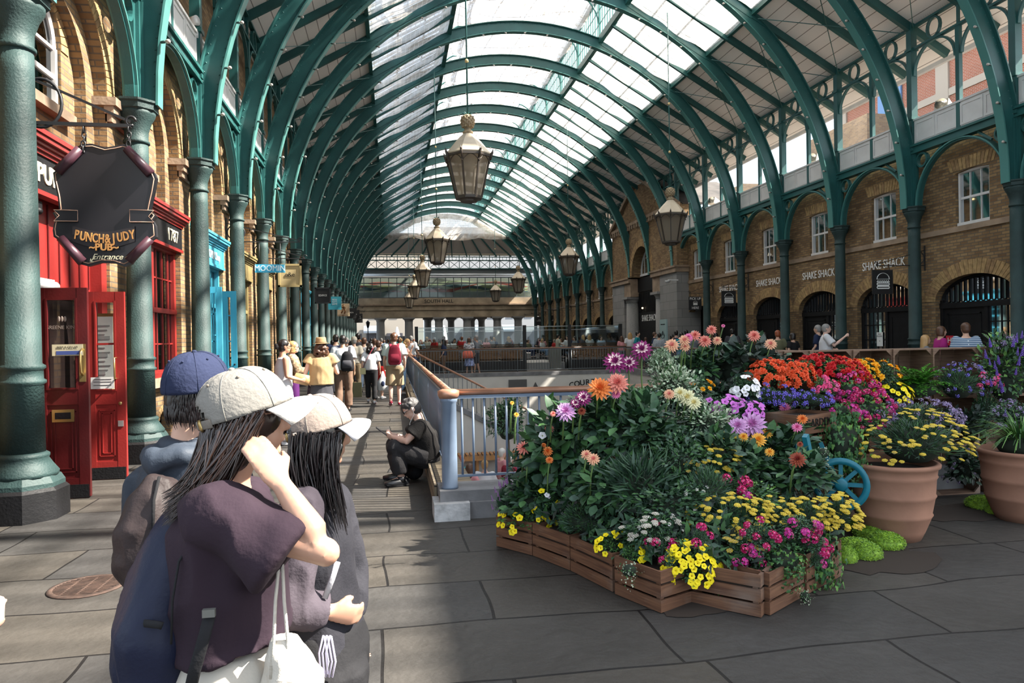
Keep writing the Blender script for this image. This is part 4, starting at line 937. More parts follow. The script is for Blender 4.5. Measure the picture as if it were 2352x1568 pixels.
for (y, z, s) in ((0, 1.65, .22), (0, 1.05, .2)):
    q = [(-.045, y-s, z), (-.045, y, z+s), (-.045, y+s, z), (-.045, y, z-s)]; b.tube(q, .02, black, n=4, closed=True); b.tube([(-.045, y-s*.5, z), (-.045, y, z+s*.5), (-.045, y+s*.5, z)], .015, black, n=4)
b.build('plan_drawing', t); text('lettering', 'GARDEN MARKET', .07, black, t, TR(-.045, 0, 2.2))
p = at(1548, 641, X=PX-.4)
t = thing('security_camera', 'white security camera on the corner of the portico', 'camera', (PX-.2, py0-.1, p[2])); b = MB(); b.box(-.3, -.05, -.03, .2, .05, .03, white); b.lathe([(.14, 0), (.12, -.06), (.07, -.12)], white, c=(-.32, 0, -.02), n=12); b.build('housing', t)
# pick-up passage (bay 7): plain brick arch, dark within
# ---- floodlights -----------------------------------------------
for i, (px, py, k, dy) in enumerate(((2168, 250, 2, 2.2), (1872, 370, 4, 2.3), (1640, 465, 6, 2.3))):
    p = at(px, py, X=14.4); t = thing('floodlight', 'grey weatherproof floodlight on the white parapet, %s of the right side' % ('first second third'.split()[i]), 'floodlight', (14.4, p[1], p[2])); M_ = Matrix.Rotation(.5, 4, 'Z') @ Matrix.Rotation(.35, 4, 'Y')
    b = MB(); b.box(-.22, -.16, -.14, .2, .16, .14, mat('flood_grey', (.42, .4, .36), .5), M_); b.build('housing', t); b = MB(); b.tube([M_ @ Vector((-.26, 0, 0)), M_ @ Vector((-.2, 0, 0))], [.15, .1], mat('flood_lens', (.16, .15, .12), .3), n=14); b.ell(M_ @ Vector((-.26, 0, 0)), (.07, .07, .07), MATS['flood_lens'], 10); b.build('lens', t); b = MB(); b.bar((0, 0, -.32), (0, 0, -.12), .05, .2, iron); b.build('bracket', t)
p = at(440, 60, X=XL-.05)
for i in range(2):
    t = thing('floodlight', 'round twin floodlight on the left parapet, %s lamp' % ('upper', 'lower')[i], 'floodlight', (XL+.05, p[1]+.1*i, p[2]+.08-.2*i)); b = MB(); b.tube([(-.1, 0, 0), (.02, -.05, 0)], [.07, .09], white, n=14); b.build('lamp', t)

# ---- hanging lanterns ------------------------------------------
lm = mat('lantern_bronze', (.04, .03, .022), .5); lroof = mat('lantern_roof', (.50, .42, .31), .5, var=.1); pine = mat('pineapple_stone', (.30, .23, .14), .7, var=.3, vscale=20); lglass = mat_sheet('lantern_glass', (.46, .41, .34), .2)
def lathe8(b, pr, m, n=8): b.lathe(pr, m, n=n, smooth=False, rot=pi/8)
L_ = {}
b = MB(); lathe8(b, [(.50, 0), (.52, .03), (.30, .30), (.10, .50), (.08, .52)], lroof); L_['roof'] = b.mesh('lamp_roof')
b = MB()
for i in range(8):
    t = 2*pi*i/8+pi/8; c, s = cos(t), sin(t)
    b.bar((.50*c, .50*s, 0), (.29*c, .29*s, -.9), .035, .035, lm); b.tube([(.5*c, .5*s, -.12), (.53*c, .53*s, 0), (.565*c, .565*s, .12), (.545*c, .545*s, .04), (.5*c, .5*s, .02)], [.015, .03, .006, .03, .02], lm, n=5)
    t2 = 2*pi*(i+1)/8+pi/8; A, B = Vector((.5*c, .5*s, -.02)), Vector((.5*cos(t2), .5*sin(t2), -.02)); A2, B2 = Vector((.29*c, .29*s, -.9)), Vector((.29*cos(t2), .29*sin(t2), -.9))
    b.bar(A, B, .03, .05, lm); b.bar(A2, B2, .03, .04, lm)
    b.tube([A.lerp(B, j/8)+Vector((-c*.012, -s*.012, -.17+.15*sin(pi*j/8))) for j in range(9)], .011, lm, n=4)
L_['frame'] = b.mesh('frame')
b = MB(); b.lathe([(.485, -.03), (.275, -.88)], lglass, n=8, smooth=False, rot=pi/8, caps=False); L_['glass_shade'] = b.mesh('glass')
b = MB(); b.lathe([(.02, -.05), (.14, -.08), (.16, -.2), (.1, -.3)], mat('lamp_reflector', (.6, .58, .5), .4), n=12); b.lathe([(.05, -.3), (.06, -.42), (.03, -.46)], bulbglass, n=10); L_['lamp_bulb'] = b.mesh('bulb')
b = MB(); lathe8(b, [(.3, -.9), (.3, -.94), (.2, -.96), (.19, -1.0)], lm); L_['base_ring'] = b.mesh('base_ring')
b = MB(); b.lathe([(.11, .50), (.12, .54), (.07, .58), (.075, .62)], pine, n=14)
pr = [(.075, .62), (.13, .68), (.145, .76), (.13, .84), (.08, .91), (.03, .93)]; b.lathe(pr, pine, n=14)
for j in range(6):
    for i in range(9):
        t = 2*pi*(i+.5*(j % 2))/9; z = .65+.043*j; r = .085+.06*sin(pi*(z-.6)/.33); c = Vector((r*cos(t), r*sin(t), z)); b.ell(c, (.028, .028, .022), pine, 6, k=3)
for i in range(8): t = 2*pi*i/8; b.tube([(.03*cos(t), .03*sin(t), .9), (.09*cos(t), .09*sin(t), .95), (.13*cos(t), .13*sin(t), .94)], [.015, .012, .003], green_d, n=4)
L_['finial'] = b.mesh('pineapple')
def lantern(lab, X, Y, ztop, scale=1.):
    zr = ztop-.93*scale; t = thing('hanging_lantern', lab, 'lantern', (X, Y, zr), group='octagonal lanterns down the hall', sc=scale)
    for n, me in L_.items(): link({'roof': 'lantern_roof', 'lamp_bulb': 'bulb'}.get(n, n), me, t)
    xt = min(X, side(X)); H = ZC+sqrt(RI**2-(X-XC)**2)-zr; H /= scale
    b = MB(); b.tube([(0, 0, .9), (0, 0, H)], .018, green_d, n=6)
    for z in (2.1, H*.55): b.ell((0, 0, z), (.045, .045, .05), gold, 8, k=4)
    b.build('rod', t, label='long green hanging rod')
lx = 1.78
for i, (px, py, Y) in enumerate(((1074, 263, 15.4), (1003, 500, 28.9), (970, 585, 41.5), (952, 630, 55.0), (940, 661, 67.0))):
    p = at(px, py, Y=Y); lantern('octagonal bronze lantern with pineapple finial in the left row, %s' % ORD[i], p[0], Y, p[2])
for i, (px, py, Y) in enumerate(((1539, 430, 22.2), (1306, 548, 35.2), (1190, 610, 48.2), (1138, 643, 61.0))):
    p = at(px, py, Y=Y); lantern('octagonal bronze lantern with pineapple finial in the right row, %s' % ORD[i], p[0], Y, p[2])
# ================================================================ COURTYARD, RAILINGS
setts = mat_brick('kerb_setts', (.27, .22, .15), (.2, .17, .13), (.05, .045, .04), bw=.4, rh=.11, mortar=.008, stain=.4, off=0, bump=.4)
kerbs = mat('kerb_stone', (.17, .17, .175), .85, var=.3, vscale=3, bump=.3, bscale=15)
t = thing('stone_kerb', 'worn stone kerb with sett top around the sunken courtyard', 'kerb', (0, 0, 0))
b = MB(); b.box(.37, 6.75, 0, WX0+.02, WY1+.4, .24, setts); b.build('left_run', t)
b = MB(); b.box(.42, 6.32, 0, WX1+.4, 6.74, .15, kerbs); b.box(.40, 6.36, .15, WX1+.35, 6.78, .25, kerbs); b.build('front_run', t)
b = MB(); b.box(WX1-.02, 6.8, 0, WX1+.33, WY1+.4, .24, kerbs); b.build('right_run', t)
b = MB(); b.box(WX0, WY1-.02, 0, WX1, WY1+.35, .16, kerbs); b.build('far_run', t)
b = MB(); b.box(.34, 6.27, 0, .66, 6.62, .155, mat('painted_kerb_block', (.42, .42, .42), .8, var=.35, vscale=9, bump=.3)); b.build('corner_block', t, label='whitish worn corner block')
def railing(lab, P0, P1, z0, z1, mrail, m, post_every=4., bal=.105, tr=.03, name='railing', r=.0085, nmax=100, near=None, rail_bot=.1):
    P0, P1 = Vector(P0), Vector(P1); L = (P1-P0).length; d = (P1-P0)/L
    t = thing(name, lab, 'railing', (0, 0, 0))
    b = MB(); b.tube([P0+Vector((0, 0, z1-.01)), P1+Vector((0, 0, z1-.01))], [(tr*1.15, tr)]*2, mrail, n=10); b.build('handrail', t, label='bronze brown rounded handrail')
    b = MB(); b.bar(P0+Vector((0, 0, z1-.055)), P1+Vector((0, 0, z1-.055)), .05, .03, m); b.bar(P0+Vector((0, 0, z0+rail_bot)), P1+Vector((0, 0, z0+rail_bot)), .035, .02, m); b.build('rails', t)
    b = MB(); b.tube([(0, 0, z0+rail_bot), (0, 0, z1-.06)], r, m, n=6); me = b.mesh('baluster')
    n = int(L/bal); rest = MB(); cnt = 0
    for i in range(1, n):
        p = P0+d*(L*i/n)
        if i % int(post_every/bal) == 0: continue
        cnt += 1
        if cnt <= nmax: link('baluster', me, t, Matrix.Translation(p))
        else: rest.tube([p+Vector((0, 0, z0+rail_bot)), p+Vector((0, 0, z1-.06))], r, m, n=5)
    if rest.v: o = rest.build('balusters', t); o['kind'] = 'stuff'
    k = int(post_every/bal)
    for i in range(k, n, k):
        p = P0+d*(L*i/n); b = MB(); b.tube([p+Vector((0, 0, z0)), p+Vector((0, 0, z1-.05))], .02, m, n=8); b.build('stanchion', t)
    return t
t = railing('pale blue front railing with bronze handrail beside the flower display', (.52, 6.55, 0), (WX1+.1, 6.55, 0), .25, 1.14, copper, railblue, post_every=3.2, r=.011)
t = railing('pale blue side railing running down the walkway into the distance', (.52, 6.55, 0), (.52, WY1+.15, 0), .25, 1.14, copper, railblue, r=.011)
railing('grey far railing with brown handrail across the end of the courtyard', (.52, WY1+.15, 0), (WX1+.1, WY1+.15, 0), .16, 1.2, mat('handrail_brown', (.16, .09, .06), .45), railgrey, post_every=2.4, bal=.12)
railing('grey right railing along the far side of the courtyard', (WX1+.1, WY1+.15, 0), (WX1+.1, 6.6, 0), .24, 1.18, MATS['handrail_brown'], railgrey, bal=.12)
t = thing('corner_post', 'thick pale blue round corner post at the turn of the railings', 'post', (.5, 6.5, .25)); b = MB(); b.lathe([(.078, 0), (.078, .02), (.073, .03), (.071, .79), (.08, .8), (.085, .84), (.07, .85)], railblue, n=24); b.build('shaft', t); b = MB(); b.lathe([(.085, .83), (.1, .86), (.1, .9), (.06, .915)], copper, n=20); b.build('cap', t, label='bronze cap')
b = MB(); b.box(WX0-.25, WY1, -2.7, WX1+.25, WY1+.25, .0, plaster); b.build('wall_courtyard_far', kind='structure')
# courtyard: stairs, wall signs, planting, bench
ys = 20.6
t = thing('staircase', 'white stair flank with sloping grey railing descending to the courtyard', 'stairs', (0, 0, 0))
z_ = lambda x: .12-(x-1.0)*.535
b = MB(); b.add([(WX0, ys, z_(WX0)-.1), (5.2, ys, z_(5.2)-.1), (5.2, ys, -2.65), (WX0, ys, -2.65)], [(0, 1, 2, 3)], plaster); b.add([(5.2, ys, z_(5.2)-.1), (5.2, ys+2, z_(5.2)-.1), (5.2, ys+2, -2.65), (5.2, ys, -2.65)], [(0, 1, 2, 3)], plaster); b.build('flank', t)
b = MB(); b.bar((WX0, ys-.03, z_(WX0)-.04), (5.2, ys-.03, z_(5.2)-.04), .05, .14, kerbs); b.build('string', t)
b = MB()
for i in range(14): x = WX0+i*.32; b.box(x, ys+.04, z_(x)-.5, x+.33, ys+1.98, z_(x)-.13, kerbs)
b.build('steps', t)
b = MB(); b.tube([(WX0, ys, z_(WX0)+.95), (4.9, ys, z_(4.9)+.95), (5.15, ys, z_(4.9)+.93), (5.2, ys, z_(4.9)+.7)], .03, copper, n=8); b.build('handrail', t)
b = MB(); b.tube([(0, 0, .05), (0, 0, .93)], .01, railgrey, n=5); me = b.mesh('baluster')
for i in range(32): x = WX0+.07+i*.135; link('baluster', me, t, Matrix.Translation((x, ys, z_(x))))
b = MB(); b.tube([(5.6, ys+1.5, -1.2), (8.5, ys+1.5, -1.05)], .03, copper, n=8)
b.build('wall_handrail', label='short bronze handrail fixed low on the courtyard wall', cat='handrail')
t = thing('stone_steps', 'dark stone steps rising at the right of the courtyard', 'steps', (6.2, 16.2, -2.65))
for i in range(6):
    b = MB(); b.box(0, 0, i*.18, 3.9, 2.2-i*.32, i*.18+.18, kerbs, Matrix.Translation((0, .32*i, 0))); b.build('step', t)
Yw = WY1-.02
p0, p1 = at(1168, 872, Y=Yw), at(1210, 895, Y=Yw)
b = MB(); b.box(p0[0], Yw-.04, p1[2], p1[0], Yw, p0[2], mat('louvre_grey', (.08, .08, .08), .7)); b.build('wall_vent', label='dark grey louvred vent panel on the white courtyard wall', cat='vent')
p = at(1230, 886, Y=Yw); b = MB(); b.prism([(p[0]-.15, p[2]-.13), (p[0]+.15, p[2]-.13), (p[0], p[2]+.17)], lambda a, z: (a, Yw-.03, z), lambda a, z: (a, Yw, z), MATS['louvre_grey']); b.build('triangle_sign', label='small grey triangular plaque on the white courtyard wall', cat='plaque')
p = at(1362, 884, Y=Yw); t = thing('courtyard_sign', 'black COURTYARD lettering curving over the cellar arch', 'lettering', (p[0], Yw-.02, p[2]+.12))
for i, ch in enumerate('COURTYARD'):
    u = (i-4)/4.; text('letters', ch, .34, black, t, TF(u*.98, -.01, .02-.12*u*u) @ Matrix.Rotation(-u*.22, 4, 'Z'), ext=.004, bold=.004)
text('letters', 'WINE CELLARS', .15, black, t, TF(0, -.01, -.24), ext=.004)
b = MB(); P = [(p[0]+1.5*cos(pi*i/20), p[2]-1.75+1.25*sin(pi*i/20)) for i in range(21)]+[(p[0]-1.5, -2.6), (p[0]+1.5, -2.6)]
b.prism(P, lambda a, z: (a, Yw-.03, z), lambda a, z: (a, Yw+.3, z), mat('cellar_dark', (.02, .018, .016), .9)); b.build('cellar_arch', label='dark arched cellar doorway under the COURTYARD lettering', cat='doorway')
# timber shelf/bench against the stair flank
zb = at(1060, 1048, Y=ys-.4)[2]
t = thing('slatted_bench', 'long timber slatted shelf against the white stair wall', 'bench', (WX0+.1, ys-.5, zb)); tim = mat('timber_warm', (.42, .2, .07), .55, var=.25, vscale=4)
b = MB(); b.box(0, 0, -.1, 3.1, .04, .0, tim); b.box(0, 0, -.13, 3.1, .45, -.1, tim)
for i in range(26): b.box(.04+i*.118, 0, 0, .11+i*.118, .45, .05, tim)
b.build('slats', t); b = MB()
for x in (.1, 1.5, 2.9): b.box(x, .1, -2.65-zb, x+.08, .4, -.1, tim)
b.build('leg', t)
b = MB(); b.box(.9, 9.6, -2.0, 1.35, 16., -1.9, kerbs); b.box(.9, 9.6, -2.65, 1.3, 16., -2.0, plaster); b.build('low_wall', label='low stone-topped wall along the left side of the courtyard', cat='wall')

# ================================================================ DECK, SCREENS, FAR STREET
deck = mat('deck_black', (.012, .012, .013), .6); slat = mat('slat_wood', (.16, .085, .035), .6, var=.3, vscale=3)
YD = 35.0
def px_(x, Y=YD): return at(x, 800, Y=Y)[0]
def pz_(y, Y=YD, x=1100): return at(x, y, Y=Y)[2]
for (xa, xb, zt, lab) in ((px_(957), px_(1205), .5, 'left'), (px_(1312), px_(1430), .5, 'right')):
    t = thing('dining_platform', 'black fronted %s dining platform beyond the far railing' % lab, 'platform', (xa, YD, 0)); w = xb-xa
    b = MB(); b.box(0, 0, 0, w, 8, zt, deck); b.build('base', t)
    b = MB()
    for i in range(10): b.box(0, -.02, zt+.12+i*.075, w, .02, zt+.165+i*.075, slat)
    for i in range(9): b.box(w*i/8-.02, .02, zt, w*i/8+.02, .05, zt+.75, slat)
    b.build('slatted_screen', t)
posts = [957, 1205, 1308, 1425]
for i, px in enumerate(posts):
    x = px_(px); b = MB(); b.box(x-.08, YD-.1, 0, x+.08, YD+.06, pz_(748), deck); b.build('screen_post', label='tall black post of the glass screens, %s from the left' % ('first second third fourth'.split()[i]), cat='post')
for i, (a, c) in enumerate(zip(posts, posts[1:])):
    xa, xb = px_(a)+.08, px_(c)-.08; t = thing('glass_screen', 'tall clear glass screen between black posts, %s from the left' % ('first second third'.split()[i]), 'screen', (0, 0, 0)); g = MB(); z0, z1 = pz_(800), pz_(752); g.box(xa, YD-.02, z0, xb, YD, z1, glass_c); g.build('pane', t); b = MB(); b.box(xa, YD-.03, z1, xb, YD+.01, z1+.03, mat('steel_rail', (.4, .42, .42), .3, metal=.6)); b.box(xa, YD-.03, z1-.18, xb, YD+.01, z1-.16, MATS['steel_rail']); b.build('top_rail', t)
b = MB(); b.box(px_(1425)-.02, YD, pz_(800), px_(1425)+.02, YD+9, pz_(752), glass_c); b.build('glass_screen', label='side glass screen returning behind the last black post', cat='screen')
b = MB(); b.box(px_(1212), YD+1, 0, px_(1308), YD+6, .35, mat('pale_step', (.3, .3, .29), .8)); b.build('entrance_step', label='pale entrance step between the two dining platforms', cat='step')
t = thing('host_stand', 'grey planter box by the platform entrance', 'planter', (px_(1285), YD+.8, 0)); b = MB(); b.box(-.3, 0, 0, .3, .5, 1.1, mat('planter_grey', (.2, .2, .18), .8)); b.build('box', t); b = MB(); b.box(-.26, .04, 1.1, .26, .46, 1.12, mat('soil', (.03, .02, .014), .95)); b.build('soil', t)
b = MB(); b.box(.9, 43.4, 0, 12.4, 60, .35, deck); b.build('dining_platform', label='lower rear dining platform behind the glass screens', cat='platform')
# benches behind the glass
for i in range(5):
    xa = px_(965)+i*1.05; t = thing('bench', 'brown slatted bench behind the glass screen, %s from the left' % ('first second third fourth fifth'.split()[i]), 'bench', (xa, YD+.9+(i % 2)*.5, .5)); b = MB()
    for j in range(6): b.box(0, 0, .1+j*.1, .98, .03, .17+j*.1, slat)
    b.build('backrest', t); b = MB(); b.box(0, .03, .0, .98, .45, .45, slat); b.build('seat', t)
# service road side beyond the cross building
street_w = mat('street_render', (.3, .27, .23), .8); streetb = mat_brick('street_brick', (.3, .1, .06), (.25, .08, .045), (.3, .27, .24), stain=.2, bump=0)
for i, (x0, x1, y, h, m, lab) in enumerate(((-14, 4, 92, 15, street_w, 'cream rendered street building seen under the left of the cross beam'), (4.5, 24, 96, 17, mat('street_pale', (.25, .26, .27), .8), 'pale grey street building seen through the far columns'))):
    t = thing('street_building', lab, 'building', (0, 0, 0)); b = MB(); b.box(x0, y, 0, x1, y+6, h, m); b.build('wall', t)
    n = int((x1-x0)/2.6)
    for j in range(n):
        x = x0+1.3+j*2.6
        for z in (4.6, 8.0):
            b = MB(); b.box(x-.5, y-.06, z, x+.5, y+.02, z+1.8, black); w = b.build('window', t)
        b = MB(); b.box(x-1., y-.1, .3, x+1., y, 2.6, mat('shop_dark', (.05, .05, .06), .5)); b.build('shop_window', t)
        if j % 2 == 0: b = MB(); b.bar((x-1.2, y-.1, 3.5), (x-1.2, y-1.3, 2.9), .02, .02, black); b.add([(x-1.3, y-.1, 3.6), (x+1.3, y-.1, 3.6), (x+1.3, y-1.4, 2.9), (x-1.3, y-1.4, 2.9), (x+1.3, y-1.4, 2.65), (x-1.3, y-1.4, 2.65)], [(0, 1, 2, 3), (3, 2, 4, 5)], mat('awning_blue', (.12, .15, .19), .7)); b.build('awning', t, label='slate blue awning')
for i, px in enumerate((912, 1020, 1106)):
    p = at(px, 760, Y=80); t = thing('parasol', 'closed white parasol in the street beyond the columns, %s from the left' % ('first second third'.split()[i]), 'parasol', (p[0], 80, 0)); b = MB(); b.lathe([(.02, 3.2), (.1, 3.1), (.3, 2.2), (.42, 1.4), (.1, 1.35)], white, n=12); b.build('canopy', t); b = MB(); b.tube([(0, 0, 0), (0, 0, 3.2)], .03, black, n=6); b.build('pole', t)
p = at(910, 780, Y=76); t = thing('van', 'black van parked beyond the far columns', 'van', (p[0], 76, 0)); b = MB()
b.prism([(-2.3, .4), (2.3, .4), (2.3, 1.3), (1.3, 1.5), (.9, 2.1), (-2.2, 2.15)], lambda a, z: (a, 0, z), lambda a, z: (a, 1.8, z), mat('van_black', (.01, .01, .012), .25, coat=.5)); b.build('body', t)
for x in (-1.5, 1.5): b = MB(); b.tube([(x, -.05, .36), (x, .15, .36)], .36, black, n=16); b.build('wheel', t)
p = at(846, 800, Y=74); t = thing('street_lamp', 'black street lamp beyond the left end of the far columns', 'street lamp', (p[0], 74, 0)); b = MB(); b.tube([(0, 0, 0), (0, 0, 3.0)], .05, black, n=8); b.build('post', t); b = MB(); b.lathe([(.1, 3.0), (.2, 3.5), (.24, 3.52), (.05, 3.75)], black, n=6); b.build('lantern_head', t)
# neighbours over the right roof
t = thing('brick_apartment_building', 'red brick building with white bands and a blue balcony window above the right parapet', 'building', (0, 0, 0))
XN = 27.
b = MB(); b.box(XN, 20, 0, XN+6, 38.8, 18.5, streetb); b.build('wall', t); b = MB()
for z in (11.6, 13.1): b.box(XN-.08, 20, z, XN, 38.9, z+.35, street_w)
b.box(XN-.25, 19.8, 14.9, XN+6, 39.2, 15.6, street_w)
for y in (38.0, 30.2): b.box(XN-.1, y, 6, XN, y+.8, 15, street_w)
b.build('stone_band', t)
for y, z in ((34.3, 9.9), (27.5, 9.9), (34.3, 13.5)):
    b = MB(); b.box(XN-.12, y-.9, z, XN-.02, y+.9, z+2.2, mat('balcony_window_blue', (.1, .2, .38), .3)); w = b.build('window', t); b = MB(); b.box(XN-.14, y-.05, z, XN-.12, y+.05, z+2.2, mat('frame_grey_blue', (.25, .33, .42), .5)); b.build('mullion', w)
b = MB()
for i in range(14): b.box(XN-.75, 33.2+i*.16, 9.6, XN-.72, 33.24+i*.16, 10.8, black)
b.box(XN-.77, 33.1, 10.8, XN-.7, 35.5, 10.86, black); b.box(XN-.77, 33.1, 9.6, XN-.1, 35.5, 9.66, black); b.build('balcony', t)
for i, (x, y0, y1, z) in enumerate(((21, 28.2, 32.6, 11.4), (25, 47, 49.5, 12.5), (26, 40.5, 42., 11.5))):
    b = MB(); b.box(x, y0, 0, x+2.5, y1, z, mat_brick('chimney_brick', (.3, .22, .14), (.2, .15, .11), (.25, .22, .18), stain=.5)); b.build('brick_chimney_stack', label='weathered brick party wall above the right parapet, %s from the front' % ('first second third'.split()[i]), cat='chimney')
# round iron grating set in the pavement
t = thing('drain_cover', 'round rusty iron drain cover set in the flagstones', 'drain cover', (*at(200, 1348, Z=0)[:2], 0)); rust = mat('rusty_iron', (.05, .028, .02), .8, var=.4, vscale=20)
b = MB(); b.lathe([(.235, 0), (.235, .008), (.2, .012), (.2, .004)], rust, n=32); b.build('ring', t); b = MB(); b.lathe([(.2, 0), (.2, .004)], black, n=24)
for i in range(-7, 8):
    y = i*.026; h = sqrt(max(.001, .2**2-y*y)); b.box(-h, y-.006, .003, h, y+.006, .011, rust)
for x in (-.1, 0, .1): b.box(x-.006, -.17, .003, x+.006, .17, .0105, rust)
b.build('grating', t)
# ================================================================ PLANTS
def lmat(name, c, var=.35, rough=.5): return mat(name, c, rough, var=var, vscale=7, spec=.35)
g_dark = lmat('leaf_dark', (.035, .085, .04)); g_mid = lmat('leaf_mid', (.05, .13, .04)); g_blue = lmat('leaf_bluish', (.05, .095, .065)); g_purple = lmat('leaf_purplish', (.04, .055, .045)); g_light = lmat('leaf_light', (.11, .24, .05))
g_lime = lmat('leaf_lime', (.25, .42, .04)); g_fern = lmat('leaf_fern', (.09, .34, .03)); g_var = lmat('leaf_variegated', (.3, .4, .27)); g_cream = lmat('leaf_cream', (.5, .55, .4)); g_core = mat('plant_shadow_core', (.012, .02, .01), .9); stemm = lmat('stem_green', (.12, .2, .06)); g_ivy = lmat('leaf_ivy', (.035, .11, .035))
def rv(r): 
    while True:
        v = Vector((r.uniform(-1, 1), r.uniform(-1, 1), r.uniform(-1, 1)))
        if .1 < v.length < 1: return v.normalized()
def leafq(b, p, d, n, L, W, m, fold=.25, droop=.2, segs=2):
    """a folded leaf from p along d, its face towards n"""
    d = d.normalized(); s = d.cross(n)
    if s.length < 1e-3: s = d.cross(Vector((.3, .9, .2)))
    s.normalize(); n = s.cross(d)
    if segs == 2: prof = ((0, .12), (.4, 1.), (.75, .75), (1, 0.04))
    else: prof = ((0, .2), (.5, 1.), (1, .06))
    vs = []
    for t, w in prof:
        c = p+d*(L*t)-n*(droop*L*t*t); e = W*.5*w; vs += [c-s*e+n*(fold*e), c, c+s*e+n*(fold*e)]
    fs = []
    for i in range(len(prof)-1): fs += [(3*i, 3*i+1, 3*i+4, 3*i+3), (3*i+1, 3*i+2, 3*i+5, 3*i+4)]
    b.add(vs, fs, m, True)
def lobed(b, p, d, n, L, m):
    d = d.normalized(); s = d.cross(n); s = s.normalized() if s.length > 1e-3 else Vector((1, 0, 0)); n = s.cross(d)
    pts = [(0, 0), (.38, -.12), (.52, .22), (.26, .38), (.3, .62), (0, 1.0), (-.3, .62), (-.26, .38), (-.52, .22), (-.38, -.12)]
    b.add([p+s*(x*L)+d*(y*L)-n*(.15*L*(x*x+y*y)) for x, y in pts]+[p+d*(L*.35)+n*.04*L], [(i, (i+1) % 10, 10) for i in range(10)], m)
def foliage(kind, seed, mats, n=None, cascade=0):
    r = random.Random(seed); b = MB()
    P = {'broad': (380, .34, .19, 2), 'small': (1100, .15, .085, 3), 'ivy': (560, .14, 0, 0), 'strap': (420, .6, .06, 3), 'grass': (260, 1.25, .04, 3), 'moss': (2600, .09, .05, 3), 'fine': (2000, .2, .022, 3), 'fern': (70, .8, 0, 0)}[kind]
    N = n or P[0]
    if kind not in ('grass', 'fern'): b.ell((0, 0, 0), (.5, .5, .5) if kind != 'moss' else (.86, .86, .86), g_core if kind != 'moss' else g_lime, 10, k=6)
    for i in range(N):
        v = rv(r)
        if v.z < -.35 and not cascade: v.z = -v.z
        rad = (r.uniform(.52, 1.05)*(1+.16*sin(5*v.x+seed)+.14*sin(6*v.z+2*seed+4*v.y))) if kind != 'moss' else r.uniform(.95, 1.06); p = v*rad*.88; m = r.choice(mats)
        if cascade and v.y < .2 and r.random() < cascade: p.z -= r.uniform(0, .9)
        out = (v+rv(r)*.55).normalized(); nn = (v+Vector((0, 0, .7))+rv(r)*.4).normalized(); L = P[1]*r.uniform(.7, 1.15)
        if kind in ('broad', 'small', 'moss'):
            d = (out+Vector((0, 0, -.1))).normalized(); leafq(b, p-d*L*.4, d, nn, L, P[2]*r.uniform(.8, 1.15), m, segs=P[3])
        elif kind == 'ivy': lobed(b, p, (Vector((0, 0, -1))+rv(r)*.6).normalized(), (v+rv(r)*.4).normalized(), L, m)
        elif kind in ('strap', 'fine'): leafq(b, p*.7, (v+Vector((0, 0, .5))+rv(r)*.3).normalized(), nn, L, P[2], m, droop=.35, segs=3)
        elif kind == 'grass':
            a = r.uniform(0, 2*pi); sp = r.uniform(.25, 1.); L2 = r.uniform(.7, 1.2); pts = []
            for j in range(6): t = j/5; pts.append(Vector((cos(a)*sp*L2*t*(.4+.6*t), sin(a)*sp*L2*t*(.4+.6*t), L2*(t*.95-.75*sp*t*t*t)-.3)))
            s = Vector((-sin(a), cos(a), 0))*P[2]*.5; vs = []
            for j, q in enumerate(pts): e = s*(1-.85*j/5); vs += [q-e, q+e]
            b.add(vs, [(2*j, 2*j+1, 2*j+3, 2*j+2) for j in range(5)], m, True)
        elif kind == 'fern':
            a = r.uniform(0, 2*pi); el = r.uniform(.15, 1.3); d0 = Vector((cos(a)*cos(el), sin(a)*cos(el), sin(el))); L2 = r.uniform(.75, 1.05)
            for j in range(26):
                t = (j+1)/26; q = d0*(L2*t)+Vector((0, 0, -.45*t*t*L2)); sd = d0.cross(Vector((0, 0, 1))); sd = sd.normalized() if sd.length > .01 else Vector((1, 0, 0))
                for s in (-1, 1): leafq(b, q, (sd*s+d0*.6+rv(r)*.35).normalized(), Vector((0, 0, 1)), .17*(1.15-t), .035, m, segs=3, fold=0)
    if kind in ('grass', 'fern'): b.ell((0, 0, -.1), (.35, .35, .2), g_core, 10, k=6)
    return b.mesh('foliage_'+kind)
FO = {'dahlia': [foliage('broad', s, [g_dark, g_dark, g_blue, g_mid]) for s in (1, 2, 3)], 'purple': [foliage('broad', s, [g_purple, g_blue, g_purple, g_dark]) for s in (4, 5)], 'small': [foliage('small', s, [g_dark, g_mid, g_blue]) for s in (6, 7)], 'green': [foliage('small', s, [g_mid, g_light, g_dark]) for s in (8, 9)],
      'varieg': [foliage('small', s, [g_var, g_cream, g_var, g_mid]) for s in (10, 11)], 'ivy': [foliage('ivy', s, [g_ivy, g_ivy, g_mid, g_light], cascade=.5) for s in (12, 13)], 'varivy': [foliage('ivy', 14, [g_var, g_cream, g_mid], n=120, cascade=.4)], 'strap': [foliage('strap', 15, [g_mid, g_dark, g_light])], 'strapdark': [foliage('strap', 16, [g_dark, g_blue])],
      'grass': [foliage('grass', 17, [g_light, g_mid])], 'moss': [foliage('moss', s, [g_lime, g_lime, g_light]) for s in (18, 19)], 'fern': [foliage('fern', 20, [g_fern, g_fern, g_light])], 'fine': [foliage('fine', s, [g_mid, g_dark, g_blue]) for s in (21, 22)]}
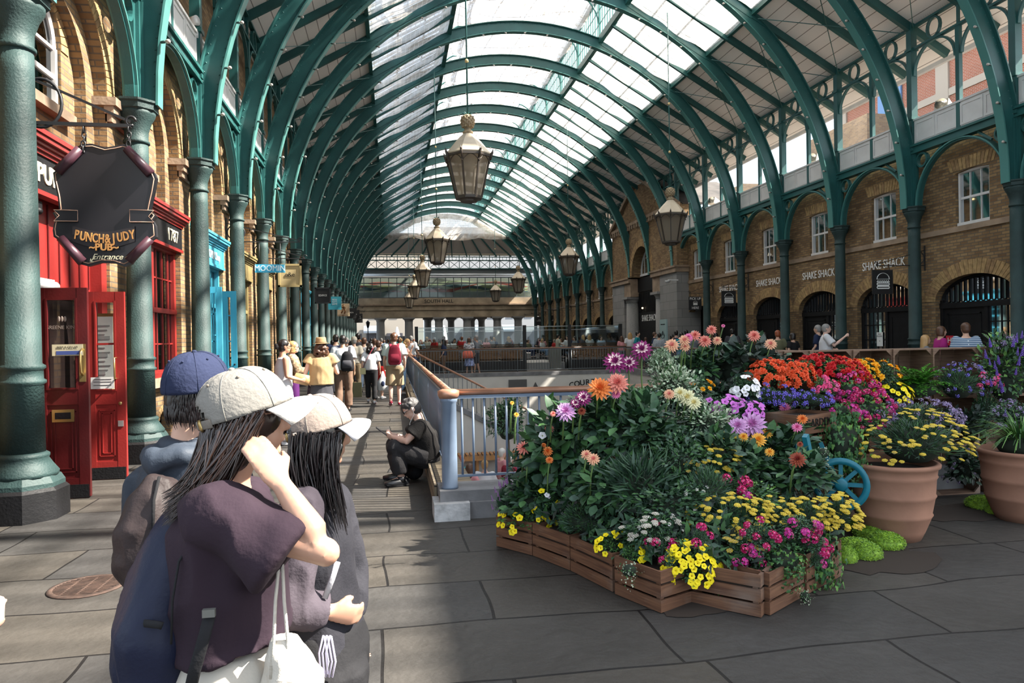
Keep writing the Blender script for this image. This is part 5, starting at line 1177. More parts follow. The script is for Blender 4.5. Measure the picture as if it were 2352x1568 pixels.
# ---- flower heads (radius about 1) ------------------------------
def petal_ring(b, n, R, L, W, el, m, z=0, cup=.15, jit=0, r=None, segs=3, ph=0):
    for i in range(n):
        a = 2*pi*(i+ph)/n+(r.uniform(-.1, .1) if r else 0); e = el+(r.uniform(-jit, jit) if r else 0)
        o = Vector((cos(a), sin(a), 0)); d = o*cos(e)+Vector((0, 0, sin(e))); nn = o*(-sin(e))+Vector((0, 0, cos(e)))
        leafq(b, o*R+Vector((0, 0, z)), d, nn, L, W, m, fold=cup, droop=-.05, segs=segs)
FM = {}
def pm(name, c, rough=.55): return mat('petal_'+name, c, rough, var=.18, vscale=25, spec=.3)
def dahlia(name, mo, mi, n=5, pointed=True, mt=None):
    b = MB(); r = random.Random(3)
    for k in range(n):
        t = k/(n-1); petal_ring(b, max(6, int(15-8*t)), .1*(1-t), 1.-.62*t, .3-.1*t, -.15+1.25*t, (mt if (mt and k == 2) else (mo if t < .6 else mi)), z=.1*t, cup=.45 if pointed else .7, jit=.12, r=r, segs=2 if k < 3 else 3, ph=.5*k)
    b.ell((0, 0, .12), (.16, .16, .14), mi, 8, k=4); b.ell((0, 0, -.08), (.2, .2, .12), stemm, 8, k=4); FM[name] = b.mesh(name)
dahlia('dahlia_lilac', pm('lilac', (.60, .32, .58)), pm('lilac_deep', (.5, .16, .42)))
dahlia('dahlia_orange', pm('orange', (.75, .22, .05)), pm('orange_deep', (.65, .12, .02)))
dahlia('dahlia_peach', pm('peach', (.75, .42, .26)), pm('peach_deep', (.7, .24, .2)))
dahlia('dahlia_coral', pm('coral', (.72, .25, .19)), pm('coral_deep', (.6, .12, .1)))
dahlia('dahlia_bicolour', pm('plum', (.22, .015, .12)), MATS['petal_plum'], mt=pm('blush', (.75, .55, .55)))
dahlia('dahlia_cream', pm('creamy', (.75, .72, .45)), pm('creamy_deep', (.7, .6, .25)))
dahlia('dahlia_yellow', pm('apricot', (.8, .42, .06)), pm('apricot_deep', (.75, .28, .02)))
dahlia('dahlia_pink', pm('pink', (.75, .2, .4)), pm('pink_deep', (.6, .08, .25)))
dahlia('dahlia_rust', pm('rust', (.3, .06, .03)), pm('rust_deep', (.2, .02, .015)))
def rosette(name, m, n=3, lo=0.1):
    b = MB(); r = random.Random(5)
    for k in range(n): petal_ring(b, 7-k, .05, 1.-.25*k, .75-.15*k, lo+.4*k, m, z=.1*k, cup=.3, jit=.2, r=r, ph=.4*k)
    FM[name] = b.mesh(name)
rosette('begonia_orange', pm('begonia_orange', (.75, .10, .03))); rosette('begonia_red', pm('begonia_red', (.5, .008, .012))); rosette('marigold', pm('marigold', (.85, .42, .01)), n=4); rosette('bloom_hotpink', pm('hotpink', (.75, .06, .2)))
def trumpet(name, m, mc, n=5):
    b = MB(); N = 20; vs = []; 
    for rr, z in ((.05, -.5), (.22, -.1), (.6, .12), (1., .1)):
        for i in range(N): a = 2*pi*i/N; q = rr*(1+(.1*cos(n*a) if rr > .5 else 0)); vs.append((q*cos(a), q*sin(a), z+(.05*sin(2*n*a) if rr > .9 else 0)))
    for j in range(3): b.add(vs[j*N:(j+2)*N], [(i, (i+1) % N, N+(i+1) % N, N+i) for i in range(N)], mc if j == 0 else m, True)
    FM[name] = b.mesh(name)
trumpet('petunia_yellow', pm('yellow', (.85, .68, .01)), pm('yellow_throat', (.5, .3, .01))); trumpet('petunia_violet', pm('violet', (.5, .13, .5)), pm('violet_throat', (.2, .03, .2))); trumpet('bloom_white', pm('white', (.75, .74, .76)), pm('white_throat', (.5, .5, .3)))
def umbel(name, ms, n=34, flat=.22, s=.17):
    b = MB(); r = random.Random(8)
    for i in range(n):
        q = sqrt((i+.5)/n)*.9; a = i*2.4; z = flat*(1-q*q)+r.uniform(-.03, .03); b.ell((q*cos(a), q*sin(a), z), (s, s, s*.55), r.choice(ms), 6, k=3)
    for i in range(7): a = 2*pi*i/7; b.tube([(0, 0, -.9), (.6*cos(a), .6*sin(a), .02)], .03, stemm, n=3)
    FM[name] = b.mesh(name)
umbel('yarrow_yellow', [pm('yarrow', (.62, .45, .035)), pm('yarrow_light', (.68, .52, .09))]); umbel('yarrow_ochre', [pm('ochre', (.5, .38, .14)), MATS['petal_yarrow']]); umbel('umbel_white', [pm('whitish', (.6, .58, .5)), pm('whitish2', (.5, .45, .38))], n=26)
def cluster(name, ms, n=22, s=.36, oval=.8):
    b = MB(); r = random.Random(9)
    for i in range(n):
        v = rv(r); v.z = abs(v.z)*1.2-.25; v.normalize(); c = Vector((v.x*.75, v.y*.75, v.z*.75*oval)); m = ms[i % 2]; x = v.orthogonal().normalized(); y = v.cross(x)
        for k in range(5): a = 2*pi*k/5+i; d = x*cos(a)+y*sin(a)+v*.25; leafq(b, c, d, v, s, s*.7, ms[2] if (len(ms) > 2 and k == 0) else m, segs=3, fold=.2)
    FM[name] = b.mesh(name)
cluster('geranium_magenta', [pm('magenta', (.42, .004, .08)), pm('magenta_pink', (.5, .008, .13)), pm('magenta_white', (.68, .16, .34))]); cluster('geranium_lilac', [pm('magenta_lilac', (.45, .03, .25)), MATS['petal_magenta_white'], MATS['petal_magenta_pink']]); cluster('cluster_white', [MATS['petal_whitish'], MATS['petal_white']], n=18, s=.3)
cluster('cluster_pink', [MATS['petal_hotpink'], MATS['petal_pink']], n=18)
cluster('lobelia_blue', [pm('lobelia', (.10, .06, .5)), pm('lobelia2', (.2, .15, .6)), pm('lobelia3', (.3, .28, .6))], n=16, s=.26); cluster('statice_mauve', [pm('statice', (.2, .15, .3)), pm('statice2', (.3, .24, .36))], n=26, s=.2)
def spike(name, ms, n=26):
    b = MB(); r = random.Random(4); b.tube([(0, 0, -1.5), (0, 0, 1.2)], .035, stemm, n=4)
    for i in range(n): t = i/n; a = i*2.4; rr = .22*(1-t*.75); b.ell((rr*cos(a), rr*sin(a), -.6+1.9*t), (.13*(1.2-t), .13*(1.2-t), .12), r.choice(ms), 6, k=3)
    FM[name] = b.mesh(name)
spike('salvia_spike', [pm('salvia', (.13, .05, .42)), pm('salvia2', (.2, .1, .5))]); spike('veronica_spike', [pm('veronica', (.35, .14, .4)), pm('veronica2', (.45, .22, .5))]); spike('buddleia_white', [MATS['petal_white'], pm('whitelilac', (.5, .38, .55))])

# ---- ground plan of the display --------------------------------
EDGE = [(.6, 5.6), (.77, 5.43), (1.2, 4.77), (1.52, 3.89), (2.05, 3.71), (2.92, 4.24), (3.5, 4.7), (4.2, 4.85), (5.4, 4.8)]
def Yf(x):
    for (a, ya), (c, yc) in zip(EDGE, EDGE[1:]):
        if a <= x <= c: return ya+(yc-ya)*(x-a)/(c-a)
    return EDGE[0][1] if x < EDGE[0][0] else EDGE[-1][1]
def surf(px, py, slope=.62, z0=.27):
    o = Vector((0, 0, CAMH)); d = at(px, py, Y=1.)-o; y = 3.5
    while y < 6.3:
        p = o+d*y
        if p.z <= z0+slope*(p.y-Yf(p.x)-.12): return p
        y += .02
    return o+d*6.
tocam = lambda p: (Vector((0, 0, CAMH))-p).normalized()
PI = [0]
FSC = {'yarrow': .62, 'petunia': .84, 'begonia': .74, 'geranium': .78, 'marigold': .8, 'lobelia': .72, 'statice': .75, 'cluster': .75, 'salvia': .62, 'veronica': .8, 'umbel': .85, 'bloom': .8}
FNN = {'yarrow': 2.1, 'petunia': 1.1, 'begonia': 1.7, 'geranium': 1.25, 'marigold': 1.3, 'lobelia': 1.3, 'statice': 1.4}
def plant(name, lab, cat, ft, px, py, w, h, fl=(), Y=None, depth=.8, group=None, back=.0, base=None, rzv=None):
    """a plant whose foliage covers w x h pixels around px,py; fl = [(flower, how many, size in px)]"""
    p = surf(px, py) if Y is None else at(px, py, Y=Y)
    Dp = p.y*cos(PSI)+p.x*sin(PSI); s = Dp/FPX; a, c = w*s/2*1.16, h*s/2*1.12; r = random.Random(int(px*7+py)); PI[0] += 1
    p = p-tocam(p)*(a*.25+back)
    t = thing(name, lab, cat, p-Vector((0, 0, c*.9)), group=group)
    off = Vector((0, 0, c*.9)); fs = FO[ft]; Rz = Matrix.Rotation(r.uniform(0, 6.28) if rzv is None else rzv, 4, 'Z')
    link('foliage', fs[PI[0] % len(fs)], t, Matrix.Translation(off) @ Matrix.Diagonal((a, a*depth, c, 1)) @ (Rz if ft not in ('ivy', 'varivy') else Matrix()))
    for (fn, n, sz, *lb) in fl:
        for i in range(min(100, int(n*FNN.get(fn.split('_')[0], 1)))):
            for _ in range(30):
                v = rv(r); v.y = -abs(v.y) if r.random() < .85 else v.y
                if v.z > -.35: break
            q = Vector((v.x*a*.98, v.y*a*depth*.98, v.z*c*1.0))*r.uniform(.95, 1.08); nrm = Vector((v.x, v.y-.35, v.z+.45)).normalized()
            if fn.startswith(('salvia', 'veron', 'budd')): nrm = (Vector((0, 0, 1))+v*.35).normalized()
            if fn.startswith(('yarrow', 'umbel')): nrm = (Vector((0, -.2, 1.2))+v*.4).normalized()
            sc = sz*s/2*r.uniform(.8, 1.15)*FSC.get(fn.split('_')[0], .85)
            M_ = Matrix.Translation(off+q) @ Vector((0, 0, 1)).rotation_difference(nrm).to_matrix().to_4x4() @ Matrix.Rotation(r.uniform(0, 6), 4, 'Z') @ Matrix.Scale(sc, 4)
            o = link('flower', FM[fn], t, M_)
            if lb: o['label'] = lb[0]
    return t
def bloom(t, fn, px, py, dia, Y=None, lab=None, tilt=(0, 0), stem_to=None, dz=-.35, side=0):
    """one dahlia head on its stem, at its own place"""
    p = surf(px, py) if Y is None else at(px, py, Y=Y); p = p+tocam(p)*(.42 if Y is None else .04)
    Dp = p.y*cos(PSI)+p.x*sin(PSI); sc = dia/2*Dp/FPX; q = p-t.location; nrm = (tocam(p)+Vector((tilt[0], 0, .55+tilt[1]))).normalized()
    h = link('flower_head', FM[fn], t, Matrix.Translation(q) @ Vector((0, 0, 1)).rotation_difference(nrm).to_matrix().to_4x4() @ Matrix.Rotation(px, 4, 'Z') @ Matrix.Scale(sc, 4), label=lab)
    b = MB(); e = Vector((q.x+side, q.y+.1, q.z+dz)); b.tube([q-nrm*.01, q.lerp(e, .4)+Vector((0, .03, .0)), e], [.006, .006, .007], stemm, n=5); b.build('stem', t)
    return h

# ---- wooden crates ---------------------------------------------
cw = mat_wood('crate_wood', (.085, .035, .018), (.19, .09, .045), weather=(.2, .15, .12)); cw2 = mat_wood('crate_wood_grey', (.10, .055, .035), (.2, .12, .075), weather=(.26, .22, .19)); soil = mat('soil', (.03, .02, .014), .95)
def crate(name, lab, P0, P1, h, dep, nb=3, m=cw, fill=True, group=None, openf=False):
    """slatted crate whose front bottom edge runs P0->P1, depth to the left of that direction"""
    P0, P1 = Vector((*P0, 0)), Vector((*P1, 0)); L = (P1-P0).length; a = atan2(P1.y-P0.y, P1.x-P0.x)
    t = thing(name, lab, 'crate', P0, a, group=group); e = .004
    bh = (h-.01*(nb-1))/nb
    for nm, f in (('front', lambda b, z0, z1: b.box(e, 0, z0, L-e, .014, z1, m)), ('back', lambda b, z0, z1: b.box(e, dep-.014, z0, L-e, dep, z1, m)), ('left_side', lambda b, z0, z1: b.box(e, .014, z0, .018+e, dep-.014, z1, m)), ('right_side', lambda b, z0, z1: b.box(L-.018-e, .014, z0, L-e, dep-.014, z1, m))):
        b = MB()
        for i in range(nb): f(b, i*(bh+.01)+.005, i*(bh+.01)+bh)
        b.build(nm+'_boards', t)
    b = MB()
    for x in (.02+e, L-.05-e):
        for y in (.015, dep-.045): b.box(x, y, 0, x+.03, y+.03, h-.01, m)
    b.build('corner_posts', t)
    if fill: b = MB(); b.box(.02, .02, h*.4, L-.02, dep-.02, h*.82, soil); b.build('soil', t)
    return t
cg = 'low slatted planter crates of the flower display'
for P0, P1, lab in (((.77, 5.43), (1.0, 5.13), 'leftmost low planter crate, below the small yellow flowers'), ((1.0, 5.13), (1.19, 4.74), 'second low planter crate from the left, under dark ferny foliage'), ((1.19, 4.74), (1.35, 4.28), 'third low planter crate from the left, under yellow petunias'), ((1.35, 4.25), (1.52, 3.89), 'planter crate with its corner pointing at the camera, left of the big yellow petunias'),
        ((1.60, 4.16), (2.05, 3.71), 'planter crate with the frontmost corner, its left face'), ((2.11, 3.73), (2.48, 3.97), 'planter crate to the right of the frontmost corner under ivy'), ((2.5, 3.98), (2.93, 4.25), 'rightmost low planter crate behind trailing ivy')):
    crate('planter_crate', lab, P0, P1, .245, .36, group=cg)
# stepped crates that carry the back of the display
for i, (x, y, z, a, L, n) in enumerate(((1.35, 5.0, .45, -.5, .55, 0), (1.95, 4.55, .45, 0, .55, 0), (2.5, 4.75, .5, .1, .5, 0), (1.5, 5.6, .6, -.2, .6, 0), (2.2, 5.2, .8, 0, .6, 0), (2.75, 5.5, .85, .05, .5, 0), (1.9, 5.8, .9, 0, .5, 0), (4.2, 5.68, .95, 0, .6, 0), (3.5, 5.6, .9, 0, .6, 0))):
    crate('planter_crate', 'taller planter crate hidden in the foliage, %s of the inner ones' % ORD[i].replace('nearest', 'first'), (x, y), (x+L*cos(a), y+L*sin(a)), z, .42, nb=5, group='inner planter crates of the flower display')
# shelf wall of upright crates
def boxcrate(px0, px1, Y, z0, z1, lab, m=cw2):
    p0, p1 = at(px0, 800, Y=Y), at(px1, 800, Y=Y); w = p1.x-p0.x; t = thing('apple_crate', lab, 'crate', (p0.x, Y, z0), group='upright crates stacked as shelving'); h = z1-z0; d = .3
    b = MB()
    for j in range(3): b.box(.001, j*.1, 0, w-.001, j*.1+.09, .012, m); b.box(.001, j*.1, h-.012, w-.001, j*.1+.09, h, m)
    b.build('top_and_bottom', t)
    for x, s, xa in ((.014, 1, 0), (w-.014, -1, w-.014)):
        b = MB(); b.box(xa, 0, .012, xa+.014, d, h-.012, m)
        for z, s2 in ((.012, 1), (h-.012, -1)): b.prism([(x, z), (x+s*.055, z), (x, z+s2*.055)], lambda a, zz: (a, .0, zz), lambda a, zz: (a, .02, zz), m)
        b.build('end_board', t)
    b = MB(); n = 3
    for j in range(n): x = .014+(w-.028)*j/n; b.box(x+.005, d-.012, .012, x+(w-.028)/n-.008, d, h-.012, m)
    b.build('back_slats', t)
    return t
YC = 6.13
cols_ = [(1748, 1800), (1801, 1858), (1860, 1958), (1960, 2050), (2052, 2142), (2143, 2247), (2262, 2370)]
for i, (a, c) in enumerate(cols_):
    for r_, (z0, z1) in enumerate(((.97, 1.455), (.485, .97), (0, .485))):
        boxcrate(a, c, YC+(.1-.02*i if i < 5 else 0), z0, z1, 'weathered upright crate in the %s row of the shelving, %s column from the left' % (('top', 'middle', 'bottom')[r_], ORD[i].replace('nearest', 'first')))

# ---- the planting ----------------------------------------------
A = plant('dahlia_plant', 'large dark leaved dahlia plant at the left of the flower display', 'plant', 'dahlia', 1290, 1060, 230, 240)
for a in ((1203, 1028, 34, 'dahlia_coral'), (1212, 1062, 14, 'dahlia_coral'), (1258, 1036, 24, 'dahlia_orange'), (1262, 1056, 18, 'dahlia_orange'), (1347, 1044, 26, 'dahlia_peach'), (1363, 1054, 30, 'dahlia_peach'), (1262, 985, 22, 'dahlia_coral'), (1249, 1022, 12, 'dahlia_orange'), (1246, 1000, 18, 'bloom_white')):
    bloom(A, a[3], *a[:3])
B = plant('dahlia_plant', 'tall dahlia plant with lilac and orange heads against the railing', 'plant', 'dahlia', 1370, 985, 190, 150)
for a in ((1299, 945, 48, 'dahlia_lilac', 'large lilac head'), (1340, 914, 38, 'dahlia_bicolour', None), (1322, 926, 26, 'dahlia_bicolour', None), (1336, 944, 20, 'dahlia_rust', None), (1270, 950, 14, 'dahlia_coral', None), (1378, 892, 56, 'dahlia_orange', 'large shaggy orange head'), (1418, 880, 52, 'dahlia_coral', None), (1415, 905, 22, 'dahlia_pink', None), (1186, 952, 12, 'dahlia_yellow', None), (1176, 925, 10, 'dahlia_yellow', None)):
    bloom(B, a[3], *a[:3], Y=4.95, lab=a[4], dz=-.22)
Cc = plant('dahlia_plant', 'dahlia plant with purple and white striped heads rising above the railing', 'plant', 'dahlia', 1460, 1000, 190, 190)
for a in ((1413, 831, 54, 'dahlia_bicolour', 'purple and white striped head'), (1445, 834, 42, 'dahlia_bicolour', None), (1474, 803, 48, 'dahlia_bicolour', 'drooping pink and purple striped head')):
    bloom(Cc, a[3], *a[:3], Y=5.1, lab=a[4], dz=-.55, side=.05)
for i, (px, py, w, h, ft, lab) in enumerate(((1470, 1120, 180, 150, 'strapdark', 'dark strap leaved plant in the middle of the flower display'), (1560, 1080, 160, 150, 'small', 'bushy grey-green plant beside the yellow yarrow'), (1540, 1170, 190, 130, 'small', 'low spreading small leaved plant above the white flower clusters'), (1640, 1060, 160, 140, 'dahlia', 'broad leaved plant behind the middle yarrow'),
        (1390, 1130, 170, 150, 'dahlia', 'broad leaved plant under the peach dahlias'), (1230, 1150, 160, 110, 'dahlia', 'broad leaved plant low at the left corner of the display'), (1350, 1195, 190, 100, 'fine', 'dark feathery plant spilling over the left crates'), (1500, 1020, 170, 120, 'dahlia', 'broad leaved plant below the variegated shrub'), (1620, 1130, 150, 130, 'fine', 'fine leaved plant below the middle yarrow'), (1720, 1150, 150, 90, 'green', 'green plant behind the front yarrow'))):
    plant('leafy_plant', lab, 'plant', ft, px, py, w, h)
plant('variegated_shrub', 'tall pale variegated shrub in the middle of the display', 'shrub', 'varieg', 1545, 905, 130, 150, Y=5.30)
plant('variegated_shrub', 'upper sprig of pale variegated shrub against the far railing', 'shrub', 'varieg', 1520, 840, 60, 80, Y=5.40)
plant('variegated_shrub', 'lower grey-green variegated shrub below the cream dahlias', 'shrub', 'varieg', 1620, 985, 140, 130)
plant('variegated_shrub', 'small variegated shrub right of the orange dahlia', 'shrub', 'varieg', 1468, 925, 90, 70)
t = plant('dahlia_plant', 'dahlia plant with cream heads beside the variegated shrub', 'plant', 'small', 1590, 960, 80, 90)
for a in ((1562, 903, 34, 'dahlia_cream'), (1578, 912, 40, 'dahlia_cream'), (1594, 925, 34, 'dahlia_cream'), (1537, 905, 26, 'dahlia_peach')): bloom(t, a[3], *a[:3], dz=-.3)
P = plant('dahlia_plant', 'tall purplish leaved dahlia plant with peach pink heads at the top of the display', 'plant', 'purple', 1700, 855, 190, 150, Y=5.90)
for a in ((1543, 793, 34, 'dahlia_peach'), (1572, 781, 28, 'dahlia_peach'), (1581, 775, 22, 'dahlia_pink'), (1596, 770, 26, 'dahlia_coral'), (1573, 796, 24, 'dahlia_peach'), (1619, 783, 30, 'dahlia_coral'), (1634, 757, 24, 'dahlia_coral'), (1647, 782, 22, 'dahlia_peach'), (1732, 771, 28, 'dahlia_coral'), (1770, 790, 28, 'dahlia_peach'), (1661, 748, 9, 'dahlia_pink')):
    bloom(P, a[3], *a[:3], Y=5.80, dz=-.3)
plant('leafy_plant', 'green dahlia foliage at the top left of the purplish plant', 'plant', 'dahlia', 1605, 850, 110, 100, Y=5.90)
plant('leafy_plant', 'dark foliage under the purplish dahlia plant', 'plant', 'purple', 1665, 915, 130, 90, Y=5.70)
plant('leafy_plant', 'dark foliage right below the purplish dahlia plant', 'plant', 'purple', 1760, 850, 110, 90, Y=5.95)
t = plant('dahlia_plant', 'dahlia plant with big lilac and apricot heads at the right of the display', 'plant', 'dahlia', 1790, 1060, 200, 170)
for a in ((1728, 975, 62, 'dahlia_lilac', 'largest pale lilac head'), (1695, 978, 44, 'dahlia_lilac', None), (1742, 1010, 36, 'dahlia_yellow', 'apricot head'), (1762, 994, 26, 'dahlia_yellow', None), (1708, 1003, 22, 'dahlia_yellow', None), (1768, 1038, 22, 'dahlia_yellow', None), (1803, 936, 26, 'dahlia_pink', None), (1831, 981, 24, 'dahlia_pink', None), (1843, 962, 24, 'dahlia_orange', None), (1832, 1055, 38, 'dahlia_rust', 'dark rust head'), (1838, 1020, 14, 'dahlia_rust', None)):
    bloom(t, a[3], *a[:3], Y=4.9 if 950 < a[1] < 1000 and a[0] > 1800 else (4.4 if a[1] > 1015 and a[0] > 1800 else None), lab=a[4], dz=-.25)
plant('leafy_plant', 'broad leaved dahlia foliage in front of the blue wheel', 'plant', 'dahlia', 1850, 1095, 140, 110, Y=4.55)
plant('leafy_plant', 'broad leaved foliage under the apricot dahlias', 'plant', 'dahlia', 1720, 1075, 150, 120)
# undergrowth that closes the gaps
b = MB(); r_ = random.Random(31); cnt = 0
POLY = [(1150, 1190), (1180, 1040), (1280, 980), (1400, 930), (1540, 900), (1640, 880), (1760, 880), (1900, 900), (1960, 960), (1990, 1040), (1880, 1100), (1940, 1190), (1920, 1280), (1760, 1300), (1640, 1290), (1500, 1290), (1400, 1270), (1280, 1210)]
def inside_poly(x, y):
    c = False
    for (xa, ya), (xb, yb) in zip(POLY, POLY[1:]+POLY[:1]):
        if (ya > y) != (yb > y) and x < (xb-xa)*(y-ya)/(yb-ya)+xa: c = not c
    return c
while cnt < 5200:
    x, y = r_.uniform(1150, 1990), r_.uniform(880, 1300)
    if not inside_poly(x, y): continue
    cnt += 1; p = surf(x, y); p = p+Vector((0, r_.uniform(.0, .14), 0)); d = (rv(r_)+Vector((0, -.5, .3))).normalized()
    leafq(b, p, d, (Vector((0, -.5, .8))+rv(r_)*.6).normalized(), r_.uniform(.05, .11), r_.uniform(.018, .045), r_.choice((g_dark, g_dark, g_blue, g_mid, g_purple)), segs=3)
o = b.build('undergrowth', label='mixed dark green leaves filling the gaps between the display plants', cat='foliage'); o['kind'] = 'stuff'
# yellow petunias and friends
plant('petunia_plant', 'yellow petunia at the left corner crate', 'plant', 'green', 1215, 1195, 130, 70, [('petunia_yellow', 26, 17)], Y=5.25)
plant('petunia_plant', 'white and yellow starred plant above the left corner crate', 'plant', 'green', 1255, 1150, 70, 60, [('petunia_yellow', 4, 16), ('bloom_white', 9, 15), ('veronica_spike', 3, 14)], Y=5.20)
plant('veronica_plant', 'mauve spiked veronica at the far left of the display', 'plant', 'fine', 1158, 1160, 50, 100, [('veronica_spike', 22, 22)], Y=5.60)
plant('veronica_plant', 'mauve spiked veronica among the dark strap leaves', 'plant', 'fine', 1470, 1090, 50, 60, [('veronica_spike', 8, 20)])
plant('petunia_plant', 'small yellow petunia over the third crate', 'plant', 'green', 1410, 1255, 80, 60, [('petunia_yellow', 16, 18)])
plant('petunia_plant', 'small yellow petunia left of the magenta geranium', 'plant', 'green', 1455, 1275, 60, 40, [('petunia_yellow', 8, 19)])
plant('petunia_plant', 'large cascading yellow petunia between the two front crates', 'plant', 'green', 1588, 1308, 118, 118, [('petunia_yellow', 84, 19)], Y=3.98)
plant('ivy_plant', 'small variegated ivy trailing over the pointed crate', 'plant', 'varivy', 1445, 1310, 60, 50, Y=4.00)
plant('ivy_plant', 'ivy trailing between the two front crates', 'plant', 'ivy', 1668, 1300, 100, 90, Y=4.00)
plant('ivy_plant', 'ivy trailing over the right face of the front crate', 'plant', 'ivy', 1800, 1285, 120, 90, Y=3.85)
plant('ivy_plant', 'dense ivy trailing over the rightmost front crate', 'plant', 'ivy', 1880, 1280, 110, 150, Y=4.05)
plant('ivy_plant', 'small ivy sprig below the rightmost crate corner', 'plant', 'varivy', 1850, 1370, 40, 40, Y=3.85)
plant('candytuft_plant', 'white and pale pink flower clusters behind the pointed crate', 'plant', 'small', 1500, 1220, 120, 80, [('umbel_white', 22, 22), ('cluster_white', 6, 18)])
plant('candytuft_plant', 'small white starry flowers in the middle of the display', 'plant', 'small', 1590, 1150, 90, 70, [('cluster_white', 10, 16)])
for i, (px, py, w, h, n, lab) in enumerate(((1520, 1248, 60, 60, 5, 'magenta geranium above the pointed crate'), (1545, 1290, 50, 50, 3, 'magenta geranium left of the big yellow petunia'), (1500, 1208, 30, 30, 2, 'small magenta geranium beside the white clusters'), (1610, 1240, 40, 50, 3, 'magenta geranium just above the big yellow petunia'), (1678, 1115, 90, 45, 8, 'magenta geranium in the middle of the yarrow'), (1700, 1145, 50, 30, 3, 'lilac striped geranium below the middle magenta one'),
        (1740, 1240, 90, 80, 7, 'magenta geranium at the front crate corner'), (1710, 1275, 60, 60, 4, 'lilac magenta geranium over the front crate'), (1830, 1215, 90, 60, 6, 'lilac striped geranium among the front yarrow'), (1855, 1250, 90, 60, 8, 'bright magenta geranium over the ivy'), (1875, 1290, 30, 40, 2, 'lowest lilac geranium over the ivy'), (1740, 1310, 50, 30, 3, 'small trailing magenta geranium on the front crate'))):
    plant('geranium_plant', lab, 'plant', 'small', px, py, w, h, [('geranium_magenta' if i not in (5, 7, 8, 10) else 'geranium_lilac', n, 34)], Y=3.90 if py > 1200 and px > 1600 else None)
for i, (px, py, w, h, n, lab) in enumerate(((1625, 1060, 130, 75, 22, 'tall yellow yarrow in the middle of the display'), (1585, 1085, 50, 50, 6, 'ochre yarrow left of the tall yellow yarrow'), (1670, 1185, 190, 95, 42, 'yellow yarrow over the ground between the geraniums'), (1760, 1195, 150, 95, 40, 'yellow yarrow behind the front crate corner'), (1850, 1190, 130, 90, 32, 'yellow yarrow right of the front corner'), (1920, 1190, 100, 100, 44, 'yellow yarrow at the right end of the low crates'), (1710, 1250, 90, 40, 10, 'ochre yarrow low on the front crate'), (1660, 1015, 60, 40, 7, 'yellow yarrow left of the apricot dahlias'))):
    plant('yarrow_plant', lab, 'plant', 'fine', px, py, w, h, [('yarrow_yellow' if i not in (1, 6) else 'yarrow_ochre', n, 25)], Y=4.25 if i in (2, 3, 4, 5) else (3.95 if i == 6 else None))
# upper right slope: violets, whites, begonias
plant('petunia_plant', 'violet pink petunia behind the cream dahlias', 'plant', 'small', 1655, 935, 110, 50, [('petunia_violet', 26, 20)], Y=5.30)
plant('petunia_plant', 'violet pink petunia left of the pink dahlia', 'plant', 'small', 1715, 945, 80, 40, [('petunia_violet', 16, 20)], Y=5.20)
plant('phlox_plant', 'white and lilac phlox below the orange begonias', 'plant', 'small', 1712, 895, 60, 60, [('bloom_white', 18, 19)], Y=5.40)
plant('lobelia_plant', 'blue lobelia below the orange begonias', 'plant', 'fine', 1770, 915, 110, 60, [('lobelia_blue', 36, 20)], Y=5.40)
plant('lobelia_plant', 'pale blue lobelia over the GARDEN crate', 'plant', 'fine', 1860, 920, 90, 50, [('lobelia_blue', 26, 20)], Y=5.35)
plant('violet_plant', 'yellow flowers under the purplish dahlia', 'plant', 'small', 1612, 895, 50, 40, [('marigold', 9, 15)], Y=5.50)
plant('begonia_plant', 'orange red begonia, left half of the bank', 'plant', 'green', 1765, 868, 100, 75, [('begonia_orange', 62, 20)], Y=5.65)
plant('begonia_plant', 'orange red begonia, right half of the bank', 'plant', 'green', 1825, 868, 80, 80, [('begonia_orange', 56, 20)], Y=5.60)
plant('begonia_plant', 'crimson begonia behind the orange bank', 'plant', 'green', 1880, 852, 120, 70, [('begonia_red', 50, 20)], Y=5.80)
plant('begonia_plant', 'crimson begonia falling down to the magenta cascade', 'plant', 'green', 1925, 868, 120, 80, [('begonia_red', 46, 20)], Y=5.70)
plant('begonia_plant', 'orange begonia at the top right of the red bank', 'plant', 'green', 1935, 848, 80, 50, [('begonia_orange', 42, 17)], Y=5.95)
plant('busy_lizzie_plant', 'hot pink flowers between the red and blue banks', 'plant', 'green', 1893, 893, 55, 50, [('cluster_pink', 15, 22)], Y=5.40)
plant('geranium_plant', 'magenta and white trailing geranium, upper part', 'plant', 'ivy', 1960, 905, 110, 85, [('geranium_magenta', 14, 26), ('geranium_lilac', 8, 24)], Y=5.45)
plant('geranium_plant', 'magenta and white trailing geranium, middle part', 'plant', 'ivy', 1990, 940, 110, 80, [('geranium_magenta', 10, 26), ('geranium_lilac', 9, 26)], Y=5.35)
plant('geranium_plant', 'magenta and white trailing geranium, left trail', 'plant', 'ivy', 1935, 945, 60, 50, [('geranium_lilac', 4, 30)], Y=5.25)
plant('geranium_plant', 'magenta and white trailing geranium, lowest trail', 'plant', 'ivy', 1995, 975, 60, 40, [('geranium_magenta', 6, 24)], Y=5.25)
plant('marigold_plant', 'dense yellow orange marigold below the shelving', 'plant', 'green', 1985, 860, 64, 64, [('marigold', 40, 16)], Y=5.95)
plant('marigold_plant', 'loose yellow marigold right of the dense one', 'plant', 'small', 2022, 870, 80, 75, [('marigold', 10, 18)], Y=5.95)
plant('petunia_plant', 'yellow petunia under the shelving', 'plant', 'small', 2046, 908, 85, 60, [('petunia_yellow', 34, 15)], Y=5.95)
plant('fern_plant', 'bright green feathery fern on the crate shelf', 'plant', 'fern', 2110, 885, 215, 170, Y=5.95, rzv=0)
